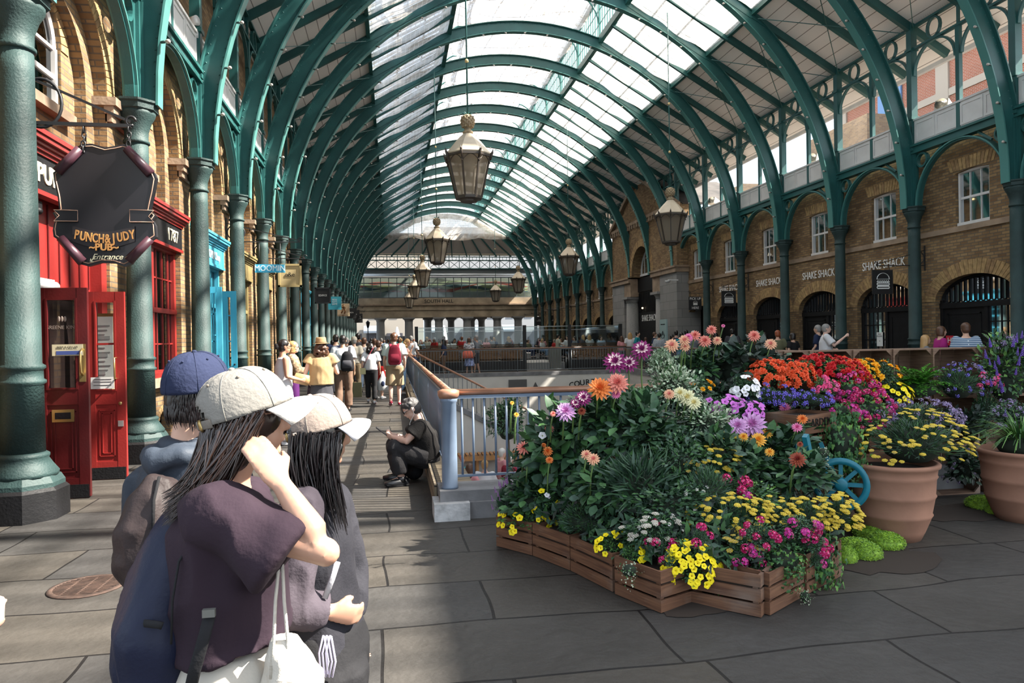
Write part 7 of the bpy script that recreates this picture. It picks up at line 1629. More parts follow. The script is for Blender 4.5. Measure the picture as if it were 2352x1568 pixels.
p, rz, J = on(737, 12.0, 782, rz=.1, arms=dict(elR=(.27, .03, 1.15), wrR=(.2, .2, 1.22), elL=(-.27, .0, 1.15), wrL=(-.22, .18, 1.0)))
t = person('woman with curly brown hair in a tan shirt and dark skirt seen from behind', p, rz, J, 'd', C_['tan'], C_['charcoal'], ('curly', 'brown'), (K_, None), .014, False, t_kw=dict(sleeve=.35, loose=2.6, fold=.006), b_kw=dict(skirt=.85, fold=.004))
H, hl, f_, u = HD[t.name]; k = J['k']; b = MB(); straw = mat('straw_felt', (.42, .27, .13), .8); M_ = Matrix((hl, f_, u)).transposed().to_4x4(); M_.translation = H+u*.055*k-f_*.005
for pr in ([(.155, .005), (.15, .0), (.1, .012), (.098, .03)], [(.098, .03), (.094, .08), (.085, .11), (.05, .108), (.0, .09)]):
    n = 24; vs = [M_ @ V((r*cos(2*pi*i/n)*.92*k, r*sin(2*pi*i/n)*1.05*k, z*k)) for r, z in pr for i in range(n)]; b.add(vs, [(i*n+j, i*n+(j+1) % n, (i+1)*n+(j+1) % n, (i+1)*n+j) for i in range(len(pr)-1) for j in range(n)], straw, True)
th = thing('straw_hat', 'tan felt hat worn by the curly haired woman', 'hat', p, rz); b.build('hat', th); b = MB(); n = 24; b.tube([M_ @ V((.1*.92*k*cos(2*pi*i/n), .1*1.05*k*sin(2*pi*i/n), .025*k)) for i in range(n)], .007, mat('hat_band', (.2, .12, .06), .7), n=5, closed=True); b.build('hat_band', th)
p, rz, J = on(787, 16.6, 771, rz=-.05, walk=.35)
t = person('young man in a plain white T-shirt and brown trousers walking away', p, rz, J, 'b', W_, C_['brown'], ('short', 'black'), (K_, None), .016, t_kw=dict(sleeve=.8, loose=2., fold=.006), b_kw=dict(loose=1.8, fold=.005)); backpack('black backpack slung on the right shoulder of the man in the white T-shirt', t, K_, C_['charcoal'], off=.12, one=True, lift=1.15)
p, rz, J = on(851, 18.6, 789, rz=-.1, walk=-.25)
t = person('dark haired woman in white T-shirt and black trousers walking away', p, rz, J, 'a', W_, K_, ('curly', 'black'), (W_, C_['maroon']), .018, False, t_kw=dict(sleeve=.75, loose=1.6), b_kw=dict(loose=1.2))
tb = thing('carrier_bag', 'white plastic carrier bag with dark blue print', 'bag', p+V((.3, 0, .55))); b = MB(); b.tube([(0, 0, -.22), (0, 0, -.2), (0, 0, .02), (0, 0, .14), (0, 0, .28)], [(.13, .06), (.15, .07), (.14, .05), (.06, .02), (.02, .01)], mat('plastic_bag', (.55, .57, .58), .4), n=14, ref=(1, 0, 0)); b.build('bag', tb); b = MB(); b.ell((0, -.075, -.04), (.05, .01, .07), C_['navy'], 8); b.build('print', tb)
tb = thing('shoulder_bag', 'small dark crossbody bag on the left hip of the woman in black trousers', 'bag', p+V((-.2, -.08, .85))); b = MB(); b.box(-.07, -.03, -.08, .07, .03, .08, C_['olive']); b.build('bag', tb); b = MB(); b.tube([(0, 0, .08), (.1, -.08, .3), (.28, -.03, .62)], .006, C_['maroon'], n=5); b.build('strap', tb)
p, rz, J = on(905, 17.7, 766, rz=.02, walk=.35)
t = person('man in pale green T-shirt and khaki shorts carrying a red backpack', p, rz, J, 'd', cloth('palegreen', (.45, .52, .48)), C_['khaki'], ('spiky', 'brown'), (C_['maroon'], W_), .016, t_kw=dict(sleeve=.8, loose=1.8, fold=.005), b_kw=dict(length=1., loose=2.2)); backpack('dark red backpack on the man in khaki shorts', t, C_['maroon'], C_['maroon'], lift=1.22, w=.32, h=.5)
p, rz, J = on(869, 20.0, 783, rz=-.5)
person('boy in a dark grey T-shirt and red shorts beside the woman with the carrier bag', p, rz, J, 'a', C_['charcoal'], C_['red'], ('short', 'brown'), (W_, None), .02, t_kw=dict(sleeve=.8), b_kw=dict(length=.9, loose=1.6))
p, rz, J = on(931, 21.5, 779, rz=-1.9, lean=.25, arms=dict(elR=(.15, .3, 1.2), wrR=(.1, .36, 1.42), elL=(-.1, .32, 1.18), wrL=(.1, .45, 1.2)))
person('woman with curly blond hair and jeans leaning on the side railing', p-V((.12, 0, 0)), rz, J, 'b', strw, C_['denim'], ('curly', 'blond'), (W_, None), .018, False, t_kw=dict(sleeve=0), b_kw=dict(loose=.8))
for (px, Y, yt, lab, sk, tp, bt, hr, kw) in ((813, 21.5, 775, 'man in a pale shirt and beige cap in the walkway crowd', 'a', C_['cream'], C_['khaki'], ('short', 'grey'), {}), (836, 22.5, 776, 'balding man in a pale patterned shirt and jeans carrying a case', 'a', flor, C_['lblue'], ('short', 'brown'), {}), (771, 20.5, 769, 'man in a navy jacket behind the white T-shirt', 'a', C_['navy'], C_['charcoal'], ('short', 'black'), {}), (796, 24, 776, 'grey haired man in a blue shirt in the walkway crowd', 'a', C_['lblue'], C_['grey'], ('short', 'grey'), {}), (822, 26, 766, 'tall dark haired man in the middle of the walkway crowd', 'c', C_['charcoal'], K_, ('short', 'black'), {}), (860, 25, 778, 'person in a grey top behind the boy', 'a', C_['grey'], C_['denim'], ('bob', 'brown'), {})):
    p, rz, J = on(px, Y, yt, rz=rnd.uniform(-.2, .2), walk=.25); t = person(lab, p, rz, J, sk, tp, bt, hr, (K_, None), .022, t_kw=dict(sleeve=1.6 if 'jacket' in lab else .8, loose=1.6))
    if 'cap' in lab: cap_hat(t, HD[t.name], J['k'], C_['cream'])
# case carried in the crowd
p = V((at(817, 880, Y=21.).x, 21., .12)); tb = thing('instrument_case', 'dark green case standing low in the walkway crowd', 'case', p); b = MB(); b.box(-.17, -.08, -.12, .17, .08, .3, C_['olive']); b.build('case', tb)
b = MB(); b.tube([(-.06, 0, .3), (-.05, 0, .35), (.05, 0, .35), (.06, 0, .3)], .01, K_, n=6); b.build('handle', tb)

# ---- crowd prototypes -------------------------------------------
def proto(i, J, male, hair, sleeve, bkw):
    t = person('x', (0, 0, 0), 0, J, 'a', C_['grey'], C_['navy'], hair, (K_, None), .03, male, t_kw=dict(sleeve=sleeve), b_kw=bkw)
    kids = list(t.children); KIDS[t.name] = kids; return t
PR = [proto(0, std(1.72, walk=.3), True, ('short', 'brown'), .8, {}), proto(1, std(1.66), False, ('long', 'brown'), .7, {}), proto(2, std(1.74, walk=-.25), True, ('short', 'brown'), 1.8, dict(length=.95)), proto(3, std(1.62, walk=.2), False, ('bob', 'brown'), .6, dict(skirt=.6)), proto(4, std(1.7, sit=True), True, ('short', 'brown'), .8, {}), proto(5, std(1.64, sit=True), False, ('long', 'brown'), .8, {})]
HN = ['black', 'brown', 'grey', 'blond', 'brown', 'black', 'black', 'red']
used = [0]*len(PR)
def crowd(i, lab, pos, rz, h, top=None, bot=None, hair=None, skin=None, group=None):
    src = PR[i]
    if used[i] == 0: t = src; used[i] = 1
    else:
        t = src.copy(); C.objects.link(t); kids = []
        for c in KIDS[src.name]:
            o = c.copy(); C.objects.link(o); o.parent = t; kids.append(o)
            if c.name.startswith('shoe'):
                for g in c.children: q = g.copy(); C.objects.link(q); q.parent = o
        KIDS[t.name] = kids
    t.location = pos; t.rotation_euler.z = rz; t.scale = (h,)*3; t['label'] = lab
    if group: t['group'] = group
    tm = top or rnd.choice([C_[n] for n in ('white', 'black', 'navy', 'grey', 'lblue', 'pink', 'olive', 'teal', 'cream', 'charcoal', 'red', 'white')]); bm = bot or rnd.choice([C_[n] for n in ('black', 'navy', 'denim', 'khaki', 'grey')])
    for o in KIDS[t.name]:
        n = o.name.split('.')[0]
        if n == 'top': recolor(o, tm)
        elif n in ('trousers', 'skirt'): recolor(o, bm)
        elif n == 'hair': recolor(o, hairm[hair or rnd.choice(HN)])
        elif n == 'body': recolor(o, skinm[skin or rnd.choice('aabdc')])
    return t
HP = [1.72, 1.66, 1.74, 1.62, 1.23, 1.19, 1.74]
# right walkway, named people
for (px, X, yt, i, rz, lab, tp, hr) in ((1428, 11.4, 772, 1, .6, 'woman in a pink vest top left of the pale blouse by the portico', C_['pink'], 'brown'), (1447, 11.6, 764, 1, .3, 'woman with light brown hair in a white blouse near the portico', W_, 'blond'), (1464, 11.2, 761, 0, -1.3, 'man in a turquoise shirt near the portico facing right', C_['teal'], 'black'), (1483, 12.2, 775, 3, 0, 'small dark clothed woman between the turquoise shirt and navy T-shirt', K_, 'brown'), (1503, 12.4, 763, 0, -1.2, 'young man in a navy T-shirt in front of the portico', C_['navy'], 'brown'), (1514, 11.5, 765, 2, 0, 'man in a grey checked shirt in front of the map board', plaid, 'black'),
        (1543, 12, 769, 0, -1., 'person in a white T-shirt right of the map board', W_, 'black'), (1553, 12.3, 759, 2, .2, 'tall dark haired man with a dark blue backpack by the PICK UP HERE arch', C_['navy'], 'black'), (1565, 11.6, 764, 0, 0, 'person in a dark teal jacket by the PICK UP HERE arch', C_['teal'], 'black'), (1576, 12.5, 758, 2, .4, 'dark clothed man under the PICK UP HERE sign', K_, 'black'), (1592, 12., 760, 0, .2, 'person with a pale lilac beanie under the PICK UP HERE sign', C_['grey'], 'white'),
        (1644, 12.6, 764, 1, .4, 'dark haired woman between the pink dahlias', K_, 'black'), (1682, 12.8, 755, 0, .1, 'dark haired man before the burger sign shop', C_['charcoal'], 'black'), (1756, 12.5, 763, 1, -.3, 'woman with black hair behind the right dahlia buds', K_, 'black'), (1786, 11.6, 759, 0, .3, 'man with short red-brown hair in a khaki shirt seen from behind', C_['olive'], 'red'), (1821, 11.9, 765, 3, .9, 'woman with dark curly hair in a black top seen from behind', K_, 'black'), (1879, 12.6, 747, 0, 1.2, 'man in glasses and navy polo behind the man taking a photo', C_['navy'], 'grey'),
        (2124, 11., 770, 1, -1.2, 'woman with long light brown hair looking to the right behind the crates', C_['grey'], 'blond'), (2160, 11.8, 750, 3, -1.1, 'woman with short grey-brown hair in a magenta top', C_['magenta'], 'brown'), (2218, 11.2, 742, 0, .1, 'man in a blue and white striped jumper seen from behind', strp, 'brown')):
    p, h = stand(px, X=X, ytop=yt); crowd(i, lab, p, rz-(.85 if rz < -.9 else .5), h/HP[i], tp, None, hr, 'a')
p, h = stand(1896, X=11.4, ytop=745)
J = std(h, arms=dict(elR=(.26, .16, 1.2), wrR=(.16, .42, 1.42), elL=(-.22, .02, 1.15), wrL=(-.12, .2, 1.1)))
t = person('grey haired man in a white T-shirt holding up a phone to take a photo', p, -2.05, J, 'd', W_, C_['navy'], ('short', 'grey'), (K_, None), .018, t_kw=dict(sleeve=.8, loose=2), eye=True, curl=.7)
ph = p+Matrix.Rotation(-2.05, 3, 'Z') @ V((.15*J['k'], .52*J['k'], 1.50*J['k'])); b = MB(); b.box(-.01, -.04, -.07, .01, .04, .07, K_); b.build('phone', None, Matrix.Translation(ph) @ Matrix.Rotation(-.5, 4, 'Z'), label='black phone held up by the man in the white T-shirt', cat='phone')
# beyond the far railing
for (px, Y, yt, i, rz, lab, tp, bt, hr) in ((1019, 31.4, 779, 1, 1.3, 'woman in a navy top and brown trousers walking left beyond the far railing', C_['navy'], C_['brown'], 'black'), (1077, 31.3, 776, 3, -.3, 'woman in a blue and white dress with an orange bag beyond the far railing', flor, mat('cloth_bluewhite', (.25, .3, .5), .9, var=.8, vscale=14), 'brown'), (1094, 31.5, 771, 2, 1.2, 'man with sunglasses in a grey T-shirt beyond the far railing', C_['grey'], C_['charcoal'], 'grey')):
    p, h = stand(px, Y=Y, ytop=yt); crowd(i, lab, p, rz, h/HP[i], tp, bt, hr, 'a')
p = at(1074, 812, Y=31.1); tb = thing('shoulder_bag', 'large orange bag carried beyond the far railing', 'bag', p); b = MB(); b.tube([(0, 0, -.2), (0, 0, 0), (0, 0, .2)], [(.28, .1), (.25, .1), (.12, .05)], C_['orange'], n=12, ref=(1, 0, 0)); b.build('bag', tb)
# far walkway crowd
r5 = random.Random(12); gn = 0
place = 'left edge of the walkway|middle of the walkway|right edge of the walkway'.split('|')
for row, Y in enumerate((29, 32.5, 36, 40, 45, 51, 58)):
    for j in range(5):
        x = -2.4+j*.85+r5.uniform(-.25, .25)+row*.05; i = r5.choice((0, 1, 2, 3, 0)); gn += 1
        crowd(i, 'distant pedestrian in the walkway crowd, row %d from the front, number %d from the left' % (row+1, j+1), V((x, Y+r5.uniform(-1, 1), 0)), r5.uniform(-.5, .5) if r5.random() < .7 else pi+r5.uniform(-.4, .4), r5.uniform(.93, 1.05), group='distant crowd on the walkway')
# diners behind the glass
for row, Y in enumerate((37.0, 39.2, 41.6, 44.6, 48, 52, 56)):
    for j in range(12):
        x = 1.5+row*.22+j*(.88+row*.06)+r5.uniform(-.25, .25)
        if x > 12 or (row < 3 and px_(1205)-.2 < x < px_(1312)+.3): continue
        crowd(r5.choice((4, 5, 4, 5, 5)), 'seated diner behind the glass screens, row %d from the front, number %d from the left' % (row+1, j+1), V((x, Y+r5.uniform(-.4, .4), .5 if row < 3 else .35)), r5.uniform(0, 6.28), r5.uniform(.95, 1.08), group='diners behind the glass screens')
# courtyard diners
for (px, py, Y, i, rz, lab, tp, hr, sk) in ((1042, 1050, 16.5, 4, -1., 'person in a white and black sleeve at the left of the courtyard table', W_, 'black', 'a'), (1058, 1048, 17.3, 5, -1.2, 'red haired woman in a blue-green top seated in the courtyard', C_['teal'], 'red', 'd'), (1078, 1066, 15.2, 5, -.8, 'long haired woman with bare shoulders seated in the courtyard', C_['pink'], 'brown', 'b'), (1113, 1058, 15.6, 4, -.3, 'person in a white vest seated in the courtyard', W_, 'blond', 'd'), (1152, 1031, 16.6, 4, -1.3, 'white haired man in a pink shirt seated in the courtyard', C_['pink'], 'white', 'd'), (1170, 1046, 15.4, 4, -1., 'man in a dark red shirt and white cap seated in the courtyard', C_['maroon'], 'white', 'a')):
    p = at(px, py, Y=Y); crowd(i, lab, V((p.x, p.y, p.z-HP[i])), rz, 1., tp, None, hr, sk)
t = thing('cafe_table', 'cafe table between the courtyard diners', 'table', (at(1100, 1110, Y=16.3).x, 16.3, -2.65)); b = MB(); b.lathe([(.45, .95), (.45, .98)], C_['cream'], n=24); b.build('table_top', t); b = MB(); b.tube([(0, 0, 0), (0, 0, .95)], .04, black, n=8); b.lathe([(.25, 0), (.24, .03)], black, n=16); b.build('pedestal', t)
# ================================================================ SEATED MAN AND THE THREE IN FRONT
def rel(base, **kw): return {n: p-base for n, p in kw.items()}
YS = 8.1
A_ = lambda px, py, dy=0.: at(px, py, Y=YS+dy)
base = V((A_(940, 1100).x, YS, 0))
J = rel(base, pelvis=A_(980, 1052), waist=A_(980, 1030), chest=A_(972, 1000), neck=A_(962, 962), head=A_(945, 938), shL=A_(964, 978, -.19), shR=A_(962, 976, .19), elL=A_(934, 1013, -.24), elR=A_(932, 1008, .24), wrL=A_(902, 1003, -.09), wrR=A_(900, 998, .07),
        hiL=A_(976, 1056, -.1), hiR=A_(976, 1054, .1), knL=A_(905, 1028, -.17), knR=A_(903, 1022, .17), anL=A_(922, 1086, -.16), anR=A_(916, 1076, .12), toL=A_(896, 1104, -.2), toR=A_(892, 1092, .15))
for s in 'RL': J['to'+s].z = .035; J['an'+s].z = .1
J['k'] = 1.02
lat = (J['shR']-J['shL']).normalized()
t = thing('person', 'man dressed in black seated on the kerb looking down at his phone', 'person', base)
k = 1.02; face = V((-.86, -.08, -.5)).normalized()
me, hd = body_mesh(J, skinm['d'], .009, True, face, .9, palm={'L': V((0, 1, .4)), 'R': V((0, -1, .4))}); link('body', me, t)
blk = cloth('black_tee', (.014, .013, .013), .9, .3); link('top', top_mesh(J, blk, .011, sleeve=.62, loose=1.7, fold=.007), t)
tr_ = cloth('black_trousers', (.022, .021, .023), .7, .2); link('trousers', legs_mesh(J, tr_, .011, length=1.88, loose=1.9, fold=.007), t)
shb = mat('black_trainer', (.012, .013, .016), .35)
for s in 'RL': a, c = shoe_mesh(J, s, shb, K_, 1.35); o = link('shoe', a, t); link('sole', c, o)
link('hair', hair_mesh(hd, k, hairm['salt'], 'spiky', .008), t); eyes(t, hd, k); glasses(t, hd, k, K_)
H, hl, f_, u = hd; b = MB(); e0 = H-hl*.083*k-u*.01*k if (hl.y > 0) else H+hl*.083*k-u*.01*k
b.tube([e0, e0-u*.05+f_*.01, e0+V((-.03, 0, -.14)), e0+V((-.05, .02, -.26))], .0025, whitel, n=5); b.ell(e0, (.009, .009, .012), whitel, 8); b.build('earphone_cord', t, label='white earphone cord')
p = A_(876, 990, -.02); b = MB(); b.box(-.005, -.038, -.075, .005, .038, .075, K_); b.box(-.007, -.034, -.07, -.005, .034, .07, mat('screen_dark', (.02, .025, .03), .1)); b.build('phone', None, Matrix.Translation(p) @ Matrix.Rotation(-.9, 4, 'Y'), label='black phone held in both hands by the seated man', cat='phone')
tb = thing('backpack', 'dark bag standing on the floor under the seated man', 'backpack', V((.22, 8.25, 0))); b = MB(); b.ell((0, 0, .11), (.11, .13, .11), K_, 12); b.build('bag', tb)

# ---- baseball caps ----------------------------------------------
def ballcap(lab, pos0, rz, c, f, u, m, k=1., crown=.115, ln=.118, wd=.092, hole=True, strap=None, brim=.075, mb=None, wave=.004):
    f = (f-u*f.dot(u)).normalized(); l = f.cross(u).normalized(); t = thing('baseball_cap', lab, 'cap', pos0, 0); c = c-t.location
    P = lambda a, e, g=1.: c+(l*cos(a)*wd+f*sin(a)*ln*(1 if sin(a) > 0 else .97))*k*cos(e)**.72*g+u*(sin(e)*crown)*k*g
    b = MB(); na, ne = 60, 20; vs = []
    for j in range(ne+1):
        e = (pi/2-.02)*j/ne
        for i in range(na):
            a = 2*pi*i/na; w = 1+wave*5*noise.noise(V((cos(a)*3, sin(a)*3, e*3)))*(1-j/ne*.6)-.012*(abs(cos(3*a)) > .985)*cos(e); vs.append(P(a, e, w))
    fs = []
    for j in range(ne):
        for i in range(na):
            a = 2*pi*(i+.5)/na; e = (pi/2)*(j+.5)/ne; da = abs((a-1.5*pi+pi) % (2*pi)-pi)
            if hole and (da/.62)**2+(e/.52)**2 < 1: continue
            fs.append((j*na+i, j*na+(i+1) % na, (j+1)*na+(i+1) % na, (j+1)*na+i))
    b.add(vs, fs, m, True); me = b.mesh('crown'); o = link('crown', me, t)
    md = o.modifiers.new('s', 'SOLIDIFY'); md.thickness = .003
    b = MB()
    for i in range(6): a = 2*pi*i/6+pi/2; b.tube([P(a, e_*.155+.0 if not hole or i != 3 else max(.56, e_*.155), 1.006) for e_ in range(11)], .0014, m, n=4)
    b.build('seams', t)
    b = MB(); b.ell(P(0, pi/2-.02, 1.01), (.009, .009, .006), m, 10); b.build('top_button', t)
    for i in range(6): a = 2*pi*(i+.5)/6+pi/2; q = P(a, .95, 1.012); b = MB(); b.ell(q, (.004, .004, .004), strap or m, 8); b.build('eyelet', t)
    b = MB(); n1, n2 = 20, 6; vs = []
    for i in range(n1+1):
        a = pi*(.1+.8*i/n1); q0 = P(a, 0, 1.)
        for j in range(n2+1):
            s_ = j/n2; out = (f*.92+l*cos(a)*.28).normalized(); vs.append(q0+out*(brim*k*s_*sin(a)**.35)-u*(.016*s_*s_+.045*abs(cos(a))**2*s_)*k-u*.004)
    b.add(vs, [(i*(n2+1)+j, (i+1)*(n2+1)+j, (i+1)*(n2+1)+j+1, i*(n2+1)+j+1) for i in range(n1) for j in range(n2)], mb or m, True); o = b.build('brim', t); md = o.modifiers.new('s', 'SOLIDIFY'); md.thickness = .004
    if hole:
        b = MB(); b.tube([P(1.5*pi+x*.7/4, .03, 1.005) for x in range(-4, 5)], [(.012, .002)]*9, strap or m, n=8, ref=u); b.build('back_strap', t)
        b = MB(); q = P(1.5*pi+.38, .03, 1.02); q2 = P(1.5*pi+.28, .03, 1.02); b.tube([q, q2], [(.016, .004)]*2, brass, n=6, ref=u); b.build('strap_buckle', t, label='small brass strap buckle')
    return t
def strands(name, par, base, gen, n, m, r0=.0035, seed=1):
    b = MB(); r = random.Random(seed)
    for i in range(n):
        pts = gen(r, i/n); pts = [p-base for p in pts]; N = len(pts); b.tube(pts, [r0*(1.15-.95*(j/(N-1))**1.6)*r.uniform(.8, 1.2) for j in range(N)], m, n=5, caps=False)
    return b.build(name, par)
def bez(P, n=9):
    out = []
    for i in range(n):
        t = i/(n-1); Q = [V(p) for p in P]
        while len(Q) > 1: Q = [Q[j].lerp(Q[j+1], t) for j in range(len(Q)-1)]
        out.append(Q[0])
    return out
hair1 = mat('hair_dark_brown', (.022, .011, .008), .3, var=.4, vscale=40, spec=.7); hair2 = mat('hair_jet', (.008, .006, .007), .25, spec=.7)
# ---- woman 1: grey cap, plum T-shirt -----------------------------
Y1 = 1.95
Q = lambda px, py, dy=0.: at(px, py, Y=Y1+dy)
base = V((Q(540, 1500).x, Y1, 0)); f1 = V((.95, .3, 0)).normalized()
J = rel(base, pelvis=Q(535, 1535), waist=Q(530, 1440), chest=Q(520, 1280), neck=Q(530, 1118), head=Q(572, 965), shR=Q(492, 1180, -.13), shL=Q(560, 1150, .17), elR=Q(748, 1268, -.2), wrR=Q(646, 1112, -.16), elL=Q(560, 1330, .24), wrL=Q(575, 1500, .24))
z0 = J['pelvis'].z
for s, d in (('R', -1), ('L', 1)):
    o = V((-.3, .95, 0))*d*.085; J['hi'+s] = V((J['pelvis'].x, 0, z0-.05))+o; J['kn'+s] = V((J['pelvis'].x+.01, 0, .42))+o; J['an'+s] = V((J['pelvis'].x-.03, 0, .09))+o; J['to'+s] = J['an'+s]+f1*.15-V((0, 0, .06))
J['k'] = .95; k = .95
t1 = thing('person', 'woman in a plum T-shirt with her hand raised to her neck', 'person', base)
J['head'] = J['head']-f1*.0; up1 = V((-.1, 0, 1)).normalized()
me, hd = body_mesh(J, mat('skin_bright', (.46, .26, .18), .5, sss=.2), .0065, False, V((.93, .34, .05)), .25, palm={'R': V((-.5, .8, .1))}); link('body', me, t1)
plum = cloth('plum_jersey', (.026, .016, .024), .9, .12)
b = MB(); lat, fwd, up = frame(J); g = .03
b.tube([J['pelvis']+up*.085, J['waist'], J['chest']-up*.02, J['chest']+up*.07, (J['shR']+J['shL'])/2+up*.0, J['neck']-up*.035, J['neck']-up*.012], [(.19, .155), (.175, .15), (.175, .145), (.175, .14), (.165, .105), (.095, .08), (.07, .064)], plum, n=26, ref=lat)
sh, el = J['shR'], J['elR']; b.ell(sh, (.075, .075, .075), plum, 12); b.tube([sh+V((-.02, .05, .0)), sh, sh.lerp(el, .3)+V((0, 0, -.015)), sh.lerp(el, .56)+V((0, 0, -.035)), sh.lerp(el, .64)+V((0, 0, -.045))], [.075, .08, .088, .1, .104], plum, n=20)
sh, el = J['shL'], J['elL']; b.ell(sh, (.07, .07, .07), plum, 12); b.tube([sh, sh.lerp(el, .35), sh.lerp(el, .7)], [.075, .08, .09], plum, n=18)
link('t_shirt', solid(b, 't_shirt', plum, .008, 5, .010, 6.5, 3), t1)
offw = cloth('cream_trousers', (.5, .46, .4), .85, .1); link('trousers', legs_mesh(J, offw, .011, length=1.9, loose=2.6, fold=.008), t1)
for s in 'RL': a, c = shoe_mesh(J, s, W_, W_, 1.); o = link('shoe', a, t1); link('sole', c, o)
H = hd[0]+base; hl, f_, u = hd[1:]
b = MB(); M_ = Matrix((hl, f_, u)).transposed(); b.ell(hd[0]+u*.02-f_*.012, (.082, .096, .098), hair1, 16, M_, 12); b.ell(hd[0]-f_*.045-u*.04, (.075, .065, .1), hair1, 14, M_)
b.tube([hd[0]-f_*.03-u*.02, Q(500, 1060)-base, Q(450, 1130, .0)-base, Q(415, 1185, .02)-base], [(.06, .075), (.05, .06), (.035, .045), (.012, .02)], hair1, n=14)
ho = link('hair', solid(b, 'hair', hair1, .009, 3, .004, 30), t1)
def g1(r, q):
    a = r.uniform(0, 1); side_ = -1; s = r.uniform(-.06, .06)
    st = Q(474+134*a, 992-40*a+r.uniform(-14, 10), -.094+.03*(1-a)**2+r.uniform(-.012, .008)) if r.random() < .75 else Q(470+r.uniform(-10, 60), 985, r.uniform(-.06, .09))
    e = Q(395+r.uniform(-25, 70), 1150+r.uniform(-20, 60), r.uniform(-.12, .06)); m1 = st.lerp(e, .35)+V((.02, -.025, -.0)); m2 = st.lerp(e, .7)+V((.025+r.uniform(-.02, .02), -.02, -.02))
    return bez((st, m1, m2, e), 9)
strands('hair_strands', ho, base, g1, 560, hair1, .0028)
ballcap('light grey baseball cap on the woman in the plum T-shirt', base, 0, Q(562, 948), V((.93, .34, .05)), V((-.26, -.03, .96)).normalized(), cloth('grey_twill', (.2, .19, .172), .9, .25), k=1., strap=cloth('strap_taupe', (.16, .14, .12)), mb=cloth('brim_white', (.45, .43, .4)), crown=.118, ln=.122, wd=.098, brim=.072)
# backpack 1
navy1 = cloth('navy_nylon', (.010, .013, .032), .5, .1)
bp = thing('backpack', 'navy blue nylon backpack on the woman in the plum T-shirt', 'backpack', base)
b = MB(); b.tube([Q(432, 1185)-base, Q(420, 1240)-base, Q(398, 1330)-base, Q(378, 1430)-base, Q(375, 1520)-base, Q(385, 1600)-base, Q(390, 1640)-base], [(.045, .06), (.07, .1), (.095, .13), (.11, .15), (.115, .155), (.105, .14), (.05, .08)], navy1, n=20, ref=(1, 0, 0))
b.tube([Q(345, 1450)-base, Q(342, 1520)-base, Q(350, 1600)-base], [(.05, .1), (.06, .12), (.05, .1)], navy1, n=14, ref=(1, 0, 0)); link('main_bag', solid(b, 'main_bag', navy1, .009, 2, .017, 5.5, 5), bp)
b = MB(); b.tube([Q(455, 1215, -.12)-base, Q(410, 1290, -.16)-base, Q(395, 1380, -.165)-base, Q(392, 1480, -.17)-base], .003, K_, n=5); b.build('zip', bp)
b = MB(); b.tube([Q(330, 1432, -.16)-base, Q(365, 1436, -.175)-base, Q(372, 1438, -.175)-base], [(.004, .01)]*3, K_, n=6); b.build('pocket_flap', bp)
b = MB(); b.tube([Q(486, 1150, -.12)-base, Q(505, 1118, -.1)-base, Q(535, 1130, -.07)-base, Q(560, 1172, -.12)-base, Q(565, 1250, -.06)-base], [(.026, .007)]*5, navy1, n=10, ref=(.5, -.5, .6)); b.build('shoulder_strap', bp)
b = MB(); b.tube([Q(553, 1130, -.14)-base, Q(572, 1175, -.145)-base], [(.007, .003)]*2, cloth('strap_pale_blue', (.4, .5, .68)), n=6, ref=(.8, 0, .6)); b.build('strap_edge', bp, label='pale blue strap edging')
b = MB(); b.tube([Q(482, 1408, -.215)-base, Q(466, 1470, -.225)-base, Q(446, 1540, -.225)-base, Q(430, 1610, -.2)-base], [(.014, .003)]*4, K_, n=8, ref=(1, 0, 0)); b.build('webbing_strap', bp, label='black webbing strap')
b = MB(); b.box(-.014, -.006, -.009, .014, .006, .009, mat('buckle_grey', (.12, .12, .11), .4), Matrix.Translation(Q(479, 1408, -.222)-base)); b.build('strap_buckle', bp)
# drawstring bag
cb_ = thing('drawstring_bag', 'cream canvas drawstring bag hanging in front of the plum T-shirt woman', 'bag', base); canv = cloth('cream_canvas', (.5, .46, .4), .8, .2)
b = MB(); b.tube([Q(650, 1465, -.16)-base, Q(655, 1500, -.16)-base, Q(670, 1560, -.16)-base, Q(675, 1640, -.15)-base, Q(675, 1700, -.14)-base], [(.028, .025), (.05, .04), (.07, .055), (.075, .06), (.04, .03)], canv, n=18, ref=(1, 0, 0)); link('bag', solid(b, 'bag', canv, .007, 2, .009, 12, 2), cb_)
for x0, x1 in ((640, 628), (648, 660)): b = MB(); b.tube([Q(x0, 1296, -.19)-base, Q((x0+x1)/2-2, 1380, -.19)-base, Q(x1, 1470, -.19)-base, Q(x1-8, 1560, -.2)-base], .0042, canv, n=7); b.build('cord', cb_)
# ---- woman 2: beige cap, dark top --------------------------------
Y2 = 2.35
Q = lambda px, py, dy=0.: at(px, py, Y=Y2+dy)
base = V((Q(735, 1450).x, Y2, 0))
J = rel(base, pelvis=Q(748, 1490), waist=Q(742, 1400), chest=Q(722, 1255), neck=Q(712, 1120), head=Q(735, 1000), shR=Q(690, 1165, -.12), shL=Q(762, 1150, .16), elR=Q(668, 1395, -.17), wrR=Q(752, 1405, -.14), elL=Q(812, 1300, .18), wrL=Q(815, 1425, .1))
z0 = J['pelvis'].z
for s, d in (('R', -1), ('L', 1)):
    o = V((-.3, .95, 0))*d*.085; J['hi'+s] = V((J['pelvis'].x, 0, z0-.05))+o; J['kn'+s] = V((J['pelvis'].x+.01, 0, .42))+o; J['an'+s] = V((J['pelvis'].x-.03, 0, .09))+o; J['to'+s] = J['an'+s]+f1*.15-V((0, 0, .06))
J['k'] = .92; k = .92
t2 = thing('person', 'woman in a dark top with straight black hair and her hand on her hip', 'person', base)
